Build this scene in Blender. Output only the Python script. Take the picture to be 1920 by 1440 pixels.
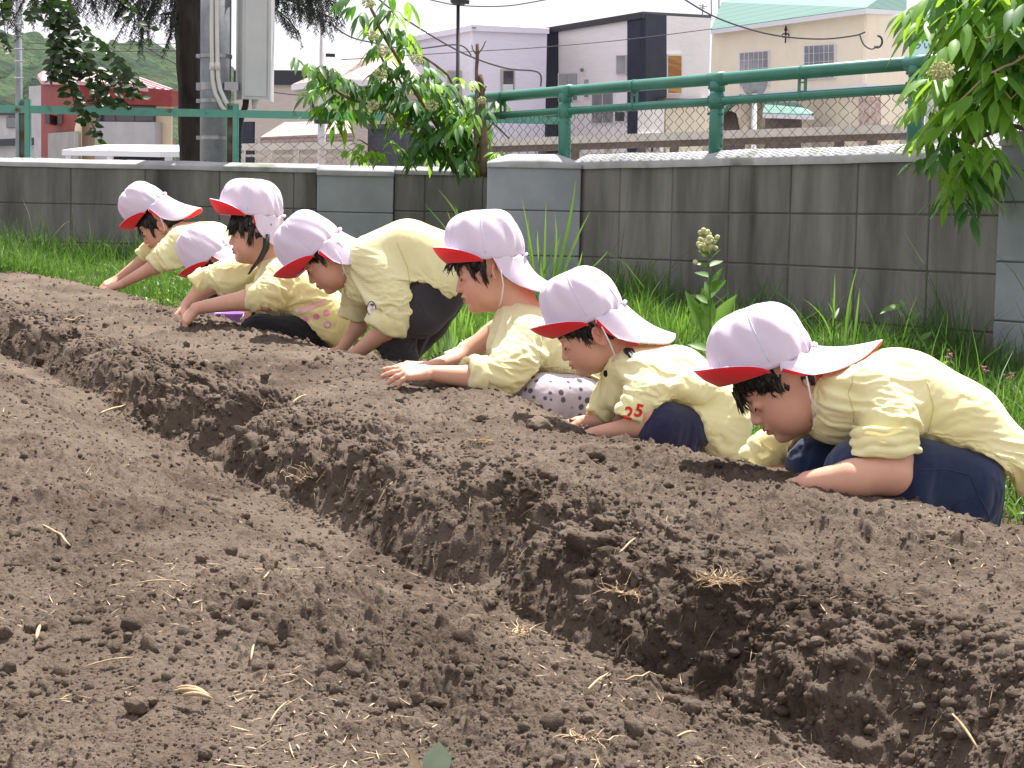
import bpy, bmesh, math, random
import numpy as np
from mathutils import Vector, Matrix

for _o in list(bpy.data.objects):
    bpy.data.objects.remove(_o)
SC = bpy.context.scene
COL = SC.collection
R = math.radians
rnd = random.Random(7)
rs = np.random.RandomState(11)

# ---------------------------------------------------------------- camera
F_PX = 3400.0
PITCH = math.atan(297.0 / F_PX)
ROLL = 0.021
cam_data = bpy.data.cameras.new("camera")
cam = bpy.data.objects.new("camera", cam_data)
COL.objects.link(cam)
cam_data.sensor_width = 36.0
cam_data.lens = F_PX / 1920.0 * 36.0
cam_data.clip_start = 0.05
cam_data.clip_end = 5000
CAM_ROT = Matrix.Rotation(math.pi / 2 - PITCH, 3, 'X') @ Matrix.Rotation(ROLL, 3, 'Z')
CAM_POS = Vector((0, 0, 0.6))
cam.matrix_world = Matrix.Translation(CAM_POS) @ CAM_ROT.to_4x4()
SC.camera = cam

# ---------------------------------------------------------------- sky, sun, exposure
SUN_EL, SUN_AZ = R(66), R(24)          # azimuth measured from +Y towards +X
world = bpy.data.worlds.new("World")
SC.world = world
world.use_nodes = True
wn, wl = world.node_tree.nodes, world.node_tree.links
wn.clear()
w_out = wn.new('ShaderNodeOutputWorld')
w_sky = wn.new('ShaderNodeTexSky')
w_sky.sky_type = 'NISHITA'
w_sky.sun_disc = False
w_sky.sun_elevation = SUN_EL
w_sky.sun_rotation = SUN_AZ
w_sky.air_density = 1.0
w_sky.dust_density = 3.0
w_bg = wn.new('ShaderNodeBackground'); w_bg.inputs[1].default_value = 0.12
w_cl = wn.new('ShaderNodeBackground'); w_cl.inputs[0].default_value = (0.95, 0.93, 1.0, 1); w_cl.inputs[1].default_value = 0.49
w_mix = wn.new('ShaderNodeMixShader')
w_tc = wn.new('ShaderNodeTexCoord')
w_map = wn.new('ShaderNodeMapping'); w_map.inputs['Scale'].default_value = (1.2, 1.2, 3.5)
w_noise = wn.new('ShaderNodeTexNoise'); w_noise.inputs['Scale'].default_value = 2.2; w_noise.inputs['Detail'].default_value = 6
w_ramp = wn.new('ShaderNodeValToRGB')
w_ramp.color_ramp.elements[0].position = 0.30; w_ramp.color_ramp.elements[0].color = (.78, .78, .78, 1)
w_ramp.color_ramp.elements[1].position = 0.62; w_ramp.color_ramp.elements[1].color = (1, 1, 1, 1)
wl.new(w_tc.outputs['Generated'], w_map.inputs[0]); wl.new(w_map.outputs[0], w_noise.inputs['Vector'])
wl.new(w_noise.outputs[0], w_ramp.inputs[0]); wl.new(w_ramp.outputs[0], w_mix.inputs[0])
wl.new(w_sky.outputs[0], w_bg.inputs[0])
wl.new(w_bg.outputs[0], w_mix.inputs[1]); wl.new(w_cl.outputs[0], w_mix.inputs[2]); wl.new(w_mix.outputs[0], w_out.inputs[0])

sun_data = bpy.data.lights.new("sun", 'SUN')
sun_data.energy = 5.0
sun_data.angle = R(0.6)
sun_data.color = (1.0, 0.965, 0.9)
sun = bpy.data.objects.new("sun", sun_data)
COL.objects.link(sun)
_sd = Vector((math.sin(SUN_AZ) * math.cos(SUN_EL), math.cos(SUN_AZ) * math.cos(SUN_EL), math.sin(SUN_EL)))
sun.rotation_euler = _sd.to_track_quat('Z', 'Y').to_euler()
sun.location = _sd * 30

SC.render.engine = 'CYCLES'
SC.view_settings.view_transform = 'Standard'
SC.view_settings.look = 'None'
SC.view_settings.exposure = 1.24
SC.view_settings.gamma = 1.0
SC.cycles.max_bounces = 7
SC.cycles.transparent_max_bounces = 8

# ---------------------------------------------------------------- placing helpers
def ray(px, py):
    return CAM_ROT @ Vector(((px - 960) / F_PX, (720 - py) / F_PX, -1.0))

def at(px, py, Y):
    """the point at world depth Y seen at photo pixel px, py"""
    d = ray(px, py)
    return CAM_POS + d * (Y / d.y)

def tag(o, label=None, cat=None, group=None, kind=None):
    if label: o['label'] = label
    if cat: o['category'] = cat
    if group: o['group'] = group
    if kind: o['kind'] = kind
    return o

def empty(name, loc, label=None, cat=None, group=None, rz=0.0):
    o = bpy.data.objects.new(name, None)
    COL.objects.link(o)
    o.location = loc
    o.rotation_euler = (0, 0, rz)
    o.empty_display_size = 0.1
    return tag(o, label, cat, group)

def link_mesh(name, verts, faces, mats=None, parent=None, smooth=False, mat_idx=None, world_space=True):
    me = bpy.data.meshes.new(name)
    if isinstance(verts, np.ndarray) and isinstance(faces, np.ndarray):
        me.vertices.add(len(verts)); me.vertices.foreach_set('co', verts.astype(np.float32).ravel())
        k = faces.shape[1]
        me.loops.add(faces.size); me.loops.foreach_set('vertex_index', faces.astype(np.int32).ravel())
        me.polygons.add(len(faces))
        me.polygons.foreach_set('loop_start', np.arange(0, faces.size, k, dtype=np.int32))
        me.update(calc_edges=True)
        me.validate()
    else:
        me.from_pydata([tuple(v) for v in verts], [], [tuple(f) for f in faces])
        me.update()
    if mats is not None:
        for m in (mats if isinstance(mats, (list, tuple)) else [mats]):
            me.materials.append(m)
    if mat_idx is not None:
        me.polygons.foreach_set('material_index', np.asarray(mat_idx, dtype=np.int32))
    if smooth:
        me.polygons.foreach_set('use_smooth', np.ones(len(me.polygons), dtype=bool))
    o = bpy.data.objects.new(name, me)
    COL.objects.link(o)
    if parent is not None:
        o.parent = parent
        if world_space:
            o.matrix_parent_inverse = pinv(parent)
    return o

def pinv(p):
    m = Matrix.Translation(p.location) @ p.rotation_euler.to_matrix().to_4x4()
    q = p.parent
    if q is not None:
        m = q.matrix_parent_local(m) if False else m
    return m.inverted()

class MB:
    """collects boxes, tubes and prisms in world space, built as one mesh"""
    def __init__(s):
        s.v = []; s.f = []
    def add(s, v, f):
        n = len(s.v)
        s.v += [tuple(x) for x in v]
        s.f += [tuple(i + n for i in q) for q in f]
        return s
    def box(s, a, b, ch=0.0):
        x0, y0, z0 = a; x1, y1, z1 = b
        return s.obox(Vector(((x0 + x1) / 2, (y0 + y1) / 2, (z0 + z1) / 2)), Vector((1, 0, 0)), Vector((0, 1, 0)), Vector((0, 0, 1)),
                      abs(x1 - x0) / 2, abs(y1 - y0) / 2, abs(z1 - z0) / 2, ch)
    def obox(s, c, ux, uy, uz, hx, hy, hz, ch=0.0):
        if ch <= 0:
            v = [c + ux * (i * hx) + uy * (j * hy) + uz * (k * hz) for k in (-1, 1) for j in (-1, 1) for i in (-1, 1)]
            f = [(0, 2, 3, 1), (4, 5, 7, 6), (0, 1, 5, 4), (2, 6, 7, 3), (0, 4, 6, 2), (1, 3, 7, 5)]
            return s.add(v, f)
        bm = bmesh.new()
        v = [bm.verts.new(c + ux * (i * hx) + uy * (j * hy) + uz * (k * hz)) for k in (-1, 1) for j in (-1, 1) for i in (-1, 1)]
        for f in [(0, 2, 3, 1), (4, 5, 7, 6), (0, 1, 5, 4), (2, 6, 7, 3), (0, 4, 6, 2), (1, 3, 7, 5)]:
            bm.faces.new([v[i] for i in f])
        bmesh.ops.bevel(bm, geom=bm.edges[:], offset=ch, segments=1, affect='EDGES')
        bm.verts.index_update()
        s.add([x.co.copy() for x in bm.verts], [[x.index for x in f.verts] for f in bm.faces])
        bm.free()
        return s
    def beam(s, a, b, w, h, up=Vector((0, 0, 1)), ch=0.0):
        a = Vector(a); b = Vector(b)
        d = (b - a); L = d.length; d.normalize()
        sx = d.cross(up).normalized(); u = sx.cross(d).normalized()
        return s.obox((a + b) / 2, d, sx, u, L / 2, w / 2, h / 2, ch)
    def tube(s, pts, rad, n=8, cap=True):
        pts = [Vector(p) for p in pts]
        if not isinstance(rad, (list, tuple)): rad = [rad] * len(pts)
        base = len(s.v)
        ref = None
        for i, p in enumerate(pts):
            d = (pts[min(i + 1, len(pts) - 1)] - pts[max(i - 1, 0)])
            if d.length < 1e-9: d = Vector((0, 0, 1))
            d.normalize()
            if ref is None:
                ref = d.orthogonal().normalized()
            ref = (ref - d * ref.dot(d))
            ref = ref.normalized() if ref.length > 1e-6 else d.orthogonal().normalized()
            q = d.cross(ref)
            for k in range(n):
                a = 2 * math.pi * k / n
                s.v.append(tuple(p + (ref * math.cos(a) + q * math.sin(a)) * rad[i]))
        for i in range(len(pts) - 1):
            for k in range(n):
                k2 = (k + 1) % n
                s.f.append((base + i * n + k, base + i * n + k2, base + (i + 1) * n + k2, base + (i + 1) * n + k))
        if cap:
            s.f.append(tuple(base + k for k in reversed(range(n))))
            s.f.append(tuple(base + (len(pts) - 1) * n + k for k in range(n)))
        return s
    def prism(s, poly, vec):
        n = len(poly); vec = Vector(vec)
        v = [Vector(p) for p in poly] + [Vector(p) + vec for p in poly]
        f = [tuple(range(n))[::-1], tuple(range(n, 2 * n))] + [(i, (i + 1) % n, n + (i + 1) % n, n + i) for i in range(n)]
        return s.add(v, f)
    def ball(s, c, r, seg=10, ring=7, scale=(1, 1, 1)):
        base = len(s.v)
        for i in range(ring + 1):
            th = math.pi * i / ring
            for k in range(seg):
                a = 2 * math.pi * k / seg
                s.v.append((c[0] + r * scale[0] * math.sin(th) * math.cos(a), c[1] + r * scale[1] * math.sin(th) * math.sin(a), c[2] + r * scale[2] * math.cos(th)))
        for i in range(ring):
            for k in range(seg):
                k2 = (k + 1) % seg
                s.f.append((base + i * seg + k, base + (i + 1) * seg + k, base + (i + 1) * seg + k2, base + i * seg + k2))
        return s
    def build(s, name, m=None, parent=None, smooth=False):
        o = link_mesh(name, s.v, s.f, m, parent, smooth)
        if smooth == 'auto':
            pass
        return o

# ---------------------------------------------------------------- numpy noise
def _hash(ix, iy, iz):
    h = (ix.astype(np.int64) * 374761393 + iy.astype(np.int64) * 668265263 + iz.astype(np.int64) * 2147483647) & 0xffffffff
    h = ((h ^ (h >> 13)) * 1274126177) & 0xffffffff
    h = (h ^ (h >> 16)) & 0xffff
    return h.astype(np.float32) / 32767.5 - 1.0

def vnoise(x, y, z=None):
    x = np.asarray(x, dtype=np.float32); y = np.asarray(y, dtype=np.float32)
    z = np.zeros_like(x) if z is None else np.asarray(z, dtype=np.float32)
    xf, yf, zf = np.floor(x), np.floor(y), np.floor(z)
    u, v, w = x - xf, y - yf, z - zf
    u = u * u * (3 - 2 * u); v = v * v * (3 - 2 * v); w = w * w * (3 - 2 * w)
    xi, yi, zi = xf.astype(np.int64), yf.astype(np.int64), zf.astype(np.int64)
    flat = bool(np.all(z == 0))
    def lay(k):
        a = _hash(xi, yi, zi + k); b = _hash(xi + 1, yi, zi + k)
        c = _hash(xi, yi + 1, zi + k); d = _hash(xi + 1, yi + 1, zi + k)
        return (a * (1 - u) + b * u) * (1 - v) + (c * (1 - u) + d * u) * v
    if flat: return lay(0)
    return lay(0) * (1 - w) + lay(1) * w

def fbm(x, y, z=None, oct=4, gain=0.5):
    s = 0; a = 1.0; f = 1.0
    for i in range(oct):
        s = s + a * vnoise(x * f + 17.3 * i, y * f - 9.1 * i, None if z is None else z * f + 5.7 * i)
        a *= gain; f *= 2.03
    return s

# ---------------------------------------------------------------- materials
def new_mat(name):
    m = bpy.data.materials.new(name); m.use_nodes = True
    nt = m.node_tree
    b = nt.nodes['Principled BSDF']
    return m, nt, b

def c4(c): return (c[0], c[1], c[2], 1.0)

def pmat(name, c1, c2=None, scale=5.0, rough=0.8, bump=0.0, bscale=None, detail=6, lo=0.35, hi=0.65, c3=None, s3=1.0, l3=.5, h3=.7,
         stretch=(1, 1, 1), metallic=0.0, spec=0.3, bdist=0.01, translucent=0.0, tcol=None, coords='Object'):
    m, nt, b = new_mat(name)
    N, L = nt.nodes, nt.links
    b.inputs['Roughness'].default_value = rough
    b.inputs['Metallic'].default_value = metallic
    b.inputs['Specular IOR Level'].default_value = spec
    b.inputs['Base Color'].default_value = c4(c1)
    tc = N.new('ShaderNodeTexCoord'); mp = N.new('ShaderNodeMapping'); mp.inputs['Scale'].default_value = stretch
    L.new(tc.outputs[coords], mp.inputs[0])
    colout = None
    if c2 is not None:
        n = N.new('ShaderNodeTexNoise'); n.inputs['Scale'].default_value = scale; n.inputs['Detail'].default_value = detail; n.inputs['Roughness'].default_value = 0.6
        L.new(mp.outputs[0], n.inputs['Vector'])
        r = N.new('ShaderNodeValToRGB'); r.color_ramp.elements[0].position = lo; r.color_ramp.elements[1].position = hi
        r.color_ramp.elements[0].color = c4(c1); r.color_ramp.elements[1].color = c4(c2)
        L.new(n.outputs[0], r.inputs[0]); colout = r.outputs[0]
        if c3 is not None:
            n3 = N.new('ShaderNodeTexNoise'); n3.inputs['Scale'].default_value = s3; n3.inputs['Detail'].default_value = 5
            L.new(mp.outputs[0], n3.inputs['Vector'])
            r3 = N.new('ShaderNodeValToRGB'); r3.color_ramp.elements[0].position = l3; r3.color_ramp.elements[1].position = h3
            r3.color_ramp.elements[0].color = (0, 0, 0, 1); r3.color_ramp.elements[1].color = (1, 1, 1, 1)
            L.new(n3.outputs[0], r3.inputs[0])
            mx = N.new('ShaderNodeMixRGB'); mx.inputs['Color2'].default_value = c4(c3)
            L.new(r3.outputs[0], mx.inputs['Fac']); L.new(colout, mx.inputs['Color1']); colout = mx.outputs[0]
        L.new(colout, b.inputs['Base Color'])
    if bump > 0:
        nb = N.new('ShaderNodeTexNoise'); nb.inputs['Scale'].default_value = bscale or scale * 3; nb.inputs['Detail'].default_value = 8; nb.inputs['Roughness'].default_value = 0.65
        L.new(mp.outputs[0], nb.inputs['Vector'])
        bp = N.new('ShaderNodeBump'); bp.inputs['Strength'].default_value = bump; bp.inputs['Distance'].default_value = bdist
        L.new(nb.outputs[0], bp.inputs['Height']); L.new(bp.outputs[0], b.inputs['Normal'])
    if translucent > 0:
        t = N.new('ShaderNodeBsdfTranslucent'); t.inputs[0].default_value = c4(tcol or c1)
        if tcol is None and colout is not None: L.new(colout, t.inputs[0])
        ms = N.new('ShaderNodeMixShader'); ms.inputs[0].default_value = translucent
        out = N['Material Output']
        L.new(b.outputs[0], ms.inputs[1]); L.new(t.outputs[0], ms.inputs[2]); L.new(ms.outputs[0], out.inputs[0])
    return m
# ================================================================ ground
DS = Vector((-0.52, 0.854, 0)); DN = Vector((0.854, 0.52, 0))   # along and across the soil beds
def sn(X, Y): return X * -0.52 + Y * 0.854, X * 0.854 + Y * 0.52
_pn = [-2.0, -.6, -.2, .1, .35, .55, .8, 1.0, 1.12, 1.22, 1.31, 1.46, 1.515, 1.535, 1.565, 1.61, 1.68, 1.80, 1.95, 2.08, 2.18, 2.27, 2.38, 2.5, 2.7, 3.2, 12]
_pz = [.02, .08, .08, .01, .0, .05, .10, .118, .105, .060, .008, -.022, -.020, .015, .065, .105, .132, .150, .158, .160, .150, .118, .045, .01, .02, .055, .09]
def low_z(X, Y):
    X = np.asarray(X, dtype=np.float64); Y = np.asarray(Y, dtype=np.float64)
    s, n = sn(X, Y)
    near = np.clip(1 - np.abs(n - 1.6) / .5, 0, 1)
    w = n + near * (.032 * vnoise(s * 2.3 + 3.1, n * 0 + .5) + .028 * vnoise(s * 6.1, n * 0 + 4.5))
    w = w + .02 * vnoise(s * 3 + 9, n * 2)
    p = np.interp(w, _pn, _pz)
    p = p - .030 * np.exp(-((s - 3.15) / .42) ** 2) * np.clip((w - 1.8) / .25, 0, 1) * np.clip((2.6 - w) / .2, 0, 1)
    lf = np.clip((s - 3.0) / 2.0, 0, 1); p = p + .075 * lf * lf * (3 - 2 * lf) * np.clip((1.72 - w) / .22, 0, 1)
    # the far end of the bed dies out towards the lawn
    end = np.clip((s - 7.3) / .8, 0, 1); end = end * end * (3 - 2 * end)
    hi = np.interp(w, [1.5, 1.7, 4], [.0, .06, .08])
    p = p * (1 - end) + np.where(w > 1.5, hi, p * .5 + .02) * end
    z = -.03 + .045 * (s - 1.73) + p
    z = z + .012 * fbm(s * 1.9, n * 2.6, oct=3)
    return z
def zt(x, y): return float(low_z(np.array([x]), np.array([y]))[0])

def soil_detail(X, Y, Z):
    s, n = sn(X, Y)
    near = np.clip(1 - np.abs(n - 1.6) / .5, 0, 1)
    fl = np.exp(-((n - 1.60) / .10) ** 2)                 # steep cut bank: rougher
    fade = np.clip((9.0 - Y) / 3.0, .35, 1)
    a = np.abs(vnoise(s * 12, n * 12, Z * 9)) * .004 * (1 + 1.5 * fl)
    a += np.abs(vnoise(s * 27 + 3, n * 27, Z * 22)) * .0055 * (1 + 1.2 * fl)
    a += vnoise(s * 55, n * 55, Z * 50) * .0048 * (1 + 1.2 * fl)
    a += np.abs(vnoise(s * 110, n * 110 + 7, Z * 90)) * .0058
    a += np.abs(vnoise(s * 230, n * 230 + 3, Z * 190)) * .0038
    # crumb mask: smoother raked patches against cloddy ones
    m = np.clip(.85 + .8 * vnoise(s * 3.3, n * 4.1 + 11), .5, 1.5)
    c = np.clip(vnoise(s * 20 + 40, n * 20 - 12, Z * 15) - .45, 0, 1) * .022 * (1 + .8 * fl)
    c += np.clip(vnoise(s * 42 + 4, n * 42 - 2, Z * 30) - .40, 0, 1) * .020
    c += np.clip(vnoise(s * 85 + 4, n * 85 - 2, Z * 60) - .35, 0, 1) * .012
    # ragged grooves running down the bank, where the hoe broke it
    g = vnoise(s * 13 + 4 + 2 * n, n * 3 - 2, Z * 4)
    gouge = -np.clip(g - .05, 0, 1) * .060 * fl - np.clip(vnoise(s * 34, n * 6, Z * 12) - .1, 0, 1) * .022 * fl
    return (a * m + c * m + gouge - .007) * fade

def soil_pos(X, Y):
    """the displaced soil surface above plan position X, Y"""
    Z = low_z(X, Y); d = soil_detail(X, Y, Z); s, n = sn(X, Y)
    k = 1.15 * np.exp(-((n - 1.60) / .12) ** 2)
    fl = np.exp(-((n - 1.60) / .12) ** 2)
    return np.stack([X - d * k * DN.x, Y - d * k * DN.y, Z + d * (1 - .35 * fl)], -1)

def soil_mesh():
    nt, nr = 1500, 1150
    # columns: dense inside the view, sparser outside it
    u = np.linspace(-1, 1, nt)
    tx = .36 * u + .34 * u ** 5
    v = np.linspace(0, 1, nr)
    inv = (1 / 1.35) * (1 - v) + (1 / 9.7) * v
    yy = 1 / inv
    T, Yg = np.meshgrid(tx, yy)
    X = T * Yg; Y = Yg.copy()
    jit = rs.rand(*X.shape) - .5
    Z = low_z(X, Y)
    ax = np.gradient(Z, axis=1) / np.gradient(X, axis=1)
    d = soil_detail(X, Y, Z)
    # push mostly up, and out of the flank face so it overhangs in places
    s, n = sn(X, Y)
    fl = np.exp(-((n - 1.60) / .12) ** 2)
    k = 1.15 * fl
    Z = Z + d * (1 - .35 * fl)
    X = X - d * k * DN.x; Y = Y - d * k * DN.y
    verts = np.stack([X, Y, Z], -1).reshape(-1, 3)
    idx = np.arange(nt * nr).reshape(nr, nt)
    f = np.stack([idx[:-1, :-1], idx[:-1, 1:], idx[1:, 1:], idx[1:, :-1]], -1).reshape(-1, 4)
    return verts, f

M = {}
M['soil'] = pmat('soil', (.103, .077, .057), (.164, .126, .097), scale=7, rough=.95, bump=.9, bscale=210, detail=9, c3=(.058, .040, .029), s3=2.2, l3=.52, h3=.72, spec=.15, bdist=.004)
M['clod'] = pmat('clod', (.103, .077, .057), (.164, .126, .097), scale=14, rough=.95, bump=.6, bscale=170, spec=.12, bdist=.004)
M['lawn'] = pmat('lawn_soil', (.05, .07, .02), (.10, .085, .055), scale=4, rough=.95, bump=.4, bscale=60)
M['gravel'] = pmat('pale_bounce_ground', (.15, .15, .14), (.22, .21, .20), scale=2, rough=.9)  # unseen ground, made pale to bounce light onto the house fronts
M['asphalt'] = pmat('asphalt', (.24, .235, .23), (.30, .295, .29), scale=3, rough=.9, bump=.3, bscale=80)  # street tone lightened to throw bounce light on the house fronts

sv, sf = soil_mesh()
def add_bump(m, scale, dist, strength):
    nt = m.node_tree; N, L = nt.nodes, nt.links; b = N['Principled BSDF']; old = b.inputs['Normal'].links[0].from_node
    tc = [n for n in N if n.type == 'TEX_COORD'][0]
    v = N.new('ShaderNodeTexNoise'); v.inputs['Scale'].default_value = scale; v.inputs['Detail'].default_value = 6; v.inputs['Roughness'].default_value = .7
    L.new(tc.outputs['Object'], v.inputs['Vector']); bp = N.new('ShaderNodeBump'); bp.inputs['Strength'].default_value = strength; bp.inputs['Distance'].default_value = dist
    L.new(v.outputs[0], bp.inputs['Height']); L.new(bp.outputs[0], old.inputs['Normal'])
add_bump(M['soil'], 55, .014, .8); add_bump(M['clod'], 70, .008, .7)
soil = link_mesh('soil_beds', sv, sf, M['soil'], smooth=True)
tag(soil, 'freshly tilled brown garden soil raised in rounded beds', kind='structure')

# big ground sheet out to the horizon, below the soil
gb = MB()
_g = [(-3000, -200), (3000, -200), (3000, 6000), (-3000, 6000)]
gb.add([(x, y, -.62) for x, y in _g], [(0, 1, 2, 3)])
gr = gb.build('ground', M['gravel']); tag(gr, 'low ground far beyond the garden wall', kind='structure')
rb = MB(); rb.add([(-60, 11.5, -.10), (60, 11.5, -.10), (60, 30, -.10), (-60, 30, -.10)], [(0, 1, 2, 3)])
rd = rb.build('road', M['asphalt']); tag(rd, 'asphalt street behind the block wall', kind='structure')

# lawn strip around the wall foot (sits just over the soil)
def strip_mesh(name, fn, xs, ys, m, label, kind='structure'):
    X, Y = np.meshgrid(xs, ys)
    Z = fn(X, Y)
    v = np.stack([X, Y, Z], -1).reshape(-1, 3)
    idx = np.arange(len(xs) * len(ys)).reshape(len(ys), len(xs))
    f = np.stack([idx[:-1, :-1], idx[:-1, 1:], idx[1:, 1:], idx[1:, :-1]], -1).reshape(-1, 4)
    o = link_mesh(name, v, f, m, smooth=True)
    return tag(o, label, kind=kind)

# ================================================================ block wall
M['block'] = pmat('old_block', (.125, .120, .112), (.225, .215, .20), scale=4.5, rough=.93, bump=.6, bscale=90, c3=(.045, .042, .038), s3=2.6, l3=.52, h3=.74, stretch=(1.7, 1.7, .28), spec=.2, bdist=.003)
M['block_light'] = pmat('grey_block', (.25, .275, .30), (.33, .35, .375), scale=5, rough=.9, bump=.25, bscale=150, c3=(.24, .25, .26), s3=2.3, l3=.55, h3=.8, spec=.2, bdist=.002)
M['coping'] = pmat('mortar_coping', (.30, .30, .31), (.42, .42, .42), scale=6, rough=.85, bump=.25, bscale=90, c3=(.16, .17, .13), s3=5.0, l3=.58, h3=.74, spec=.25, bdist=.003)
M['mortar'] = pmat('mortar', (.08, .074, .068), (.12, .11, .10), scale=9, rough=.95)

ZT = .868
AL = math.atan(2404 / 3400.0)
WD = Vector((math.sin(AL), -math.cos(AL), 0))       # right wall runs towards the camera
WN = Vector((-math.cos(AL), -math.sin(AL), 0))      # its face normal, towards the garden
W0 = Vector((.293, 8.11, 0))
wall = empty('block_wall', (.29, 8.11, .1), 'stepped grey concrete block garden wall with pale pillars and a mortar coping', 'wall')

def block_run(name, origin, d, nrm, length, blk, off, ztop, rows, m, depth=.12, ch=.0035, gap=.0045):
    """a run of stacked blocks along d; face at origin, body behind"""
    mb = MB()
    t = off
    up = Vector((0, 0, 1))
    edges = [0.0]
    while t < length:
        if t > 0.02: edges.append(t)
        t += blk
    edges.append(length)
    for r in range(rows):
        z1 = ztop - r * .2; z0 = z1 - .2
        for a, b in zip(edges[:-1], edges[1:]):
            if b - a < .02: continue
            jut = rnd.uniform(-.0012, .0012)
            c = origin + d * ((a + b) / 2) + up * ((z0 + z1) / 2) - nrm * (depth / 2 - jut)
            mb.obox(c, d, nrm, up, (b - a) / 2 - gap / 2, depth / 2, .1 - gap / 2, ch)
    return mb.build(name, m, wall)

def mortar_core(origin, d, nrm, length, ztop, rows, depth=.12):
    mb = MB()
    c = origin + d * (length / 2) + Vector((0, 0, ztop - rows * .1)) - nrm * (depth / 2)
    mb.obox(c, d, nrm, Vector((0, 0, 1)), length / 2 - .003, depth / 2 - .004, rows * .1 - .003)
    return mb.build('mortar_joints', M['mortar'], wall)

def coping(origin, d, nrm, length, z, h=.045, depth=.12, over=.008, parent=None, ends=0.0):
    """rounded mortar cap, slightly wavy"""
    n = max(4, int(length / .05))
    prof = [(-over, -.012), (-over - .002, h * .25), (-over + .004, h * .42), (.035, h * .80), (.06, h), (depth - .03, h * .9), (depth + over, .004), (depth + over, -.012)]
    v = []; f = []
    k = len(prof)
    for i in range(n + 1):
        t = length * i / n
        e = min(t, length - t)
        sh = 1.0 if ends <= 0 else min(1.0, .25 + .75 * e / ends)
        w = .0015 * math.sin(t * 7.3) + .001 * math.sin(t * 17.1 + 2)
        for (a, b) in prof:
            bb = b * sh if b > 0 else b + w * .6
            v.append(origin + d * t - nrm * (a + w * .25) + Vector((0, 0, z + bb + (w if b > .02 else 0))))
    for i in range(n):
        for j in range(k - 1):
            f.append((i * k + j, (i + 1) * k + j, (i + 1) * k + j + 1, i * k + j + 1))
    f.append(tuple(range(k))); f.append(tuple(n * k + j for j in reversed(range(k))))
    return link_mesh('coping', v, f, M['coping'], parent or wall, smooth=True)

X1 = Vector((1, 0, 0)); NF = Vector((0, -1, 0)); YB = 9.44
# left run, recessed run
L0 = Vector((-4.6, YB, 0))
_xj = (130 - 960) / 360.0
block_run('wall_panel', L0, X1, NF, 3.57, .385, (_xj - L0.x) % .385, ZT - .005, 5, M['block'])
mortar_core(L0, X1, NF, 3.57, ZT - .005, 5)
coping(L0, X1, NF, 3.57, ZT - .005, h=.035)
R0 = Vector((-.632, YB, 0))
block_run('wall_panel', R0, X1, NF, .55, .30, .16, ZT - .005, 5, M['block'])
mortar_core(R0, X1, NF, .55, ZT - .005, 5)
coping(R0, X1, NF, .55, ZT - .005, h=.032)
# pillar one
P0 = Vector((-1.03, YB - .03, 0))
block_run('pillar', P0, X1, NF, .398, .6, .6, ZT - .018, 5, M['block_light'], depth=.18)
mortar_core(P0, X1, NF, .398, ZT - .018, 5, .18)
coping(P0, X1, NF, .398, ZT - .018, h=.042, depth=.18)
# pillar two, at the corner, with its side reaching back to the recess
Q0 = Vector((-.131, 8.085, 0))
block_run('pillar', Q0, X1, NF, .42, .6, .6, ZT, 5, M['block_light'], depth=.22)
mortar_core(Q0, X1, NF, .42, ZT, 5, .22)
block_run('return_panel', Vector((-.085, 8.31, 0)), Vector((0, 1, 0)), Vector((-1, 0, 0)), 1.1, .385, .2, ZT - .004, 5, M['block'])
coping(Q0, X1, NF, .42, ZT, h=.05, depth=.22, ends=.09)
coping(Vector((-.085, 8.31, 0)), Vector((0, 1, 0)), Vector((-1, 0, 0)), 1.1, ZT - .004, h=.035)
# right run towards the camera
WL = 2.36
W1 = W0 - WD * .05
WL += .05
block_run('wall_panel', W1, WD, WN, WL, .352, .318, ZT, 5, M['block'])
mortar_core(W1, WD, WN, WL, ZT, 5)
coping(W1, WD, WN, WL, ZT, h=.055, over=.012)
# pillar three
P3 = W0 + WD * (WL - .048) + WN * .035
block_run('pillar', P3, WD, WN, .42, .6, .6, ZT + .045, 5, M['block_light'], depth=.2)
mortar_core(P3, WD, WN, .42, ZT + .045, 5, .2)
coping(P3, WD, WN, .42, ZT + .045, h=.05, depth=.2, ends=.06)
# the wall goes on outside the frame
W4 = P3 + WD * .425 - WN * .03
block_run('wall_panel', W4, WD, WN, 1.6, .352, .2, ZT, 5, M['block'])
coping(W4, WD, WN, 1.6, ZT, h=.05)

# ================================================================ green pipe fence on the right wall
M['green'] = pmat('green_paint', (.035, .17, .125), (.05, .20, .15), scale=9, rough=.42, bump=.08, bscale=40, c3=(.03, .13, .10), s3=5, l3=.5, h3=.8, spec=.5)
M['green_old'] = pmat('faded_green_paint', (.09, .30, .235), (.13, .34, .27), scale=8, rough=.6, bump=.15, bscale=50, c3=(.13, .055, .025), s3=11, l3=.62, h3=.72, spec=.4)
M['rust'] = pmat('rusty_steel', (.12, .05, .025), (.16, .15, .12), scale=12, rough=.85, bump=.3, bscale=60, lo=.4, hi=.6)
M['wire'] = pmat('net_wire', (.025, .04, .035), (.05, .065, .06), scale=20, rough=.5, metallic=.5, spec=.5)
def fline(px, off=-.06):
    """distance along the fence line where photo column px meets it"""
    d = ray(px, 430); o = W0 + WN * off
    tx = d.x / d.y
    return (tx * o.y - o.x) / (WD.x - tx * WD.y)
def fpt(t, z, off=-.06): return W0 + WN * off + WD * t + Vector((0, 0, z))
pf = empty('pipe_fence', fpt(0, .9), 'green steel pipe fence with two rails and chain link net on the wall top', 'fence')
ZR1, ZR2 = 1.213, 1.123
T0, T1 = fline(880), fline(1990)
mb = MB(); mb.tube([fpt(T0, ZR1), fpt(T1, ZR1)], .0255, 16); mb.build('top_rail', M['green'], pf, True)
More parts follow.
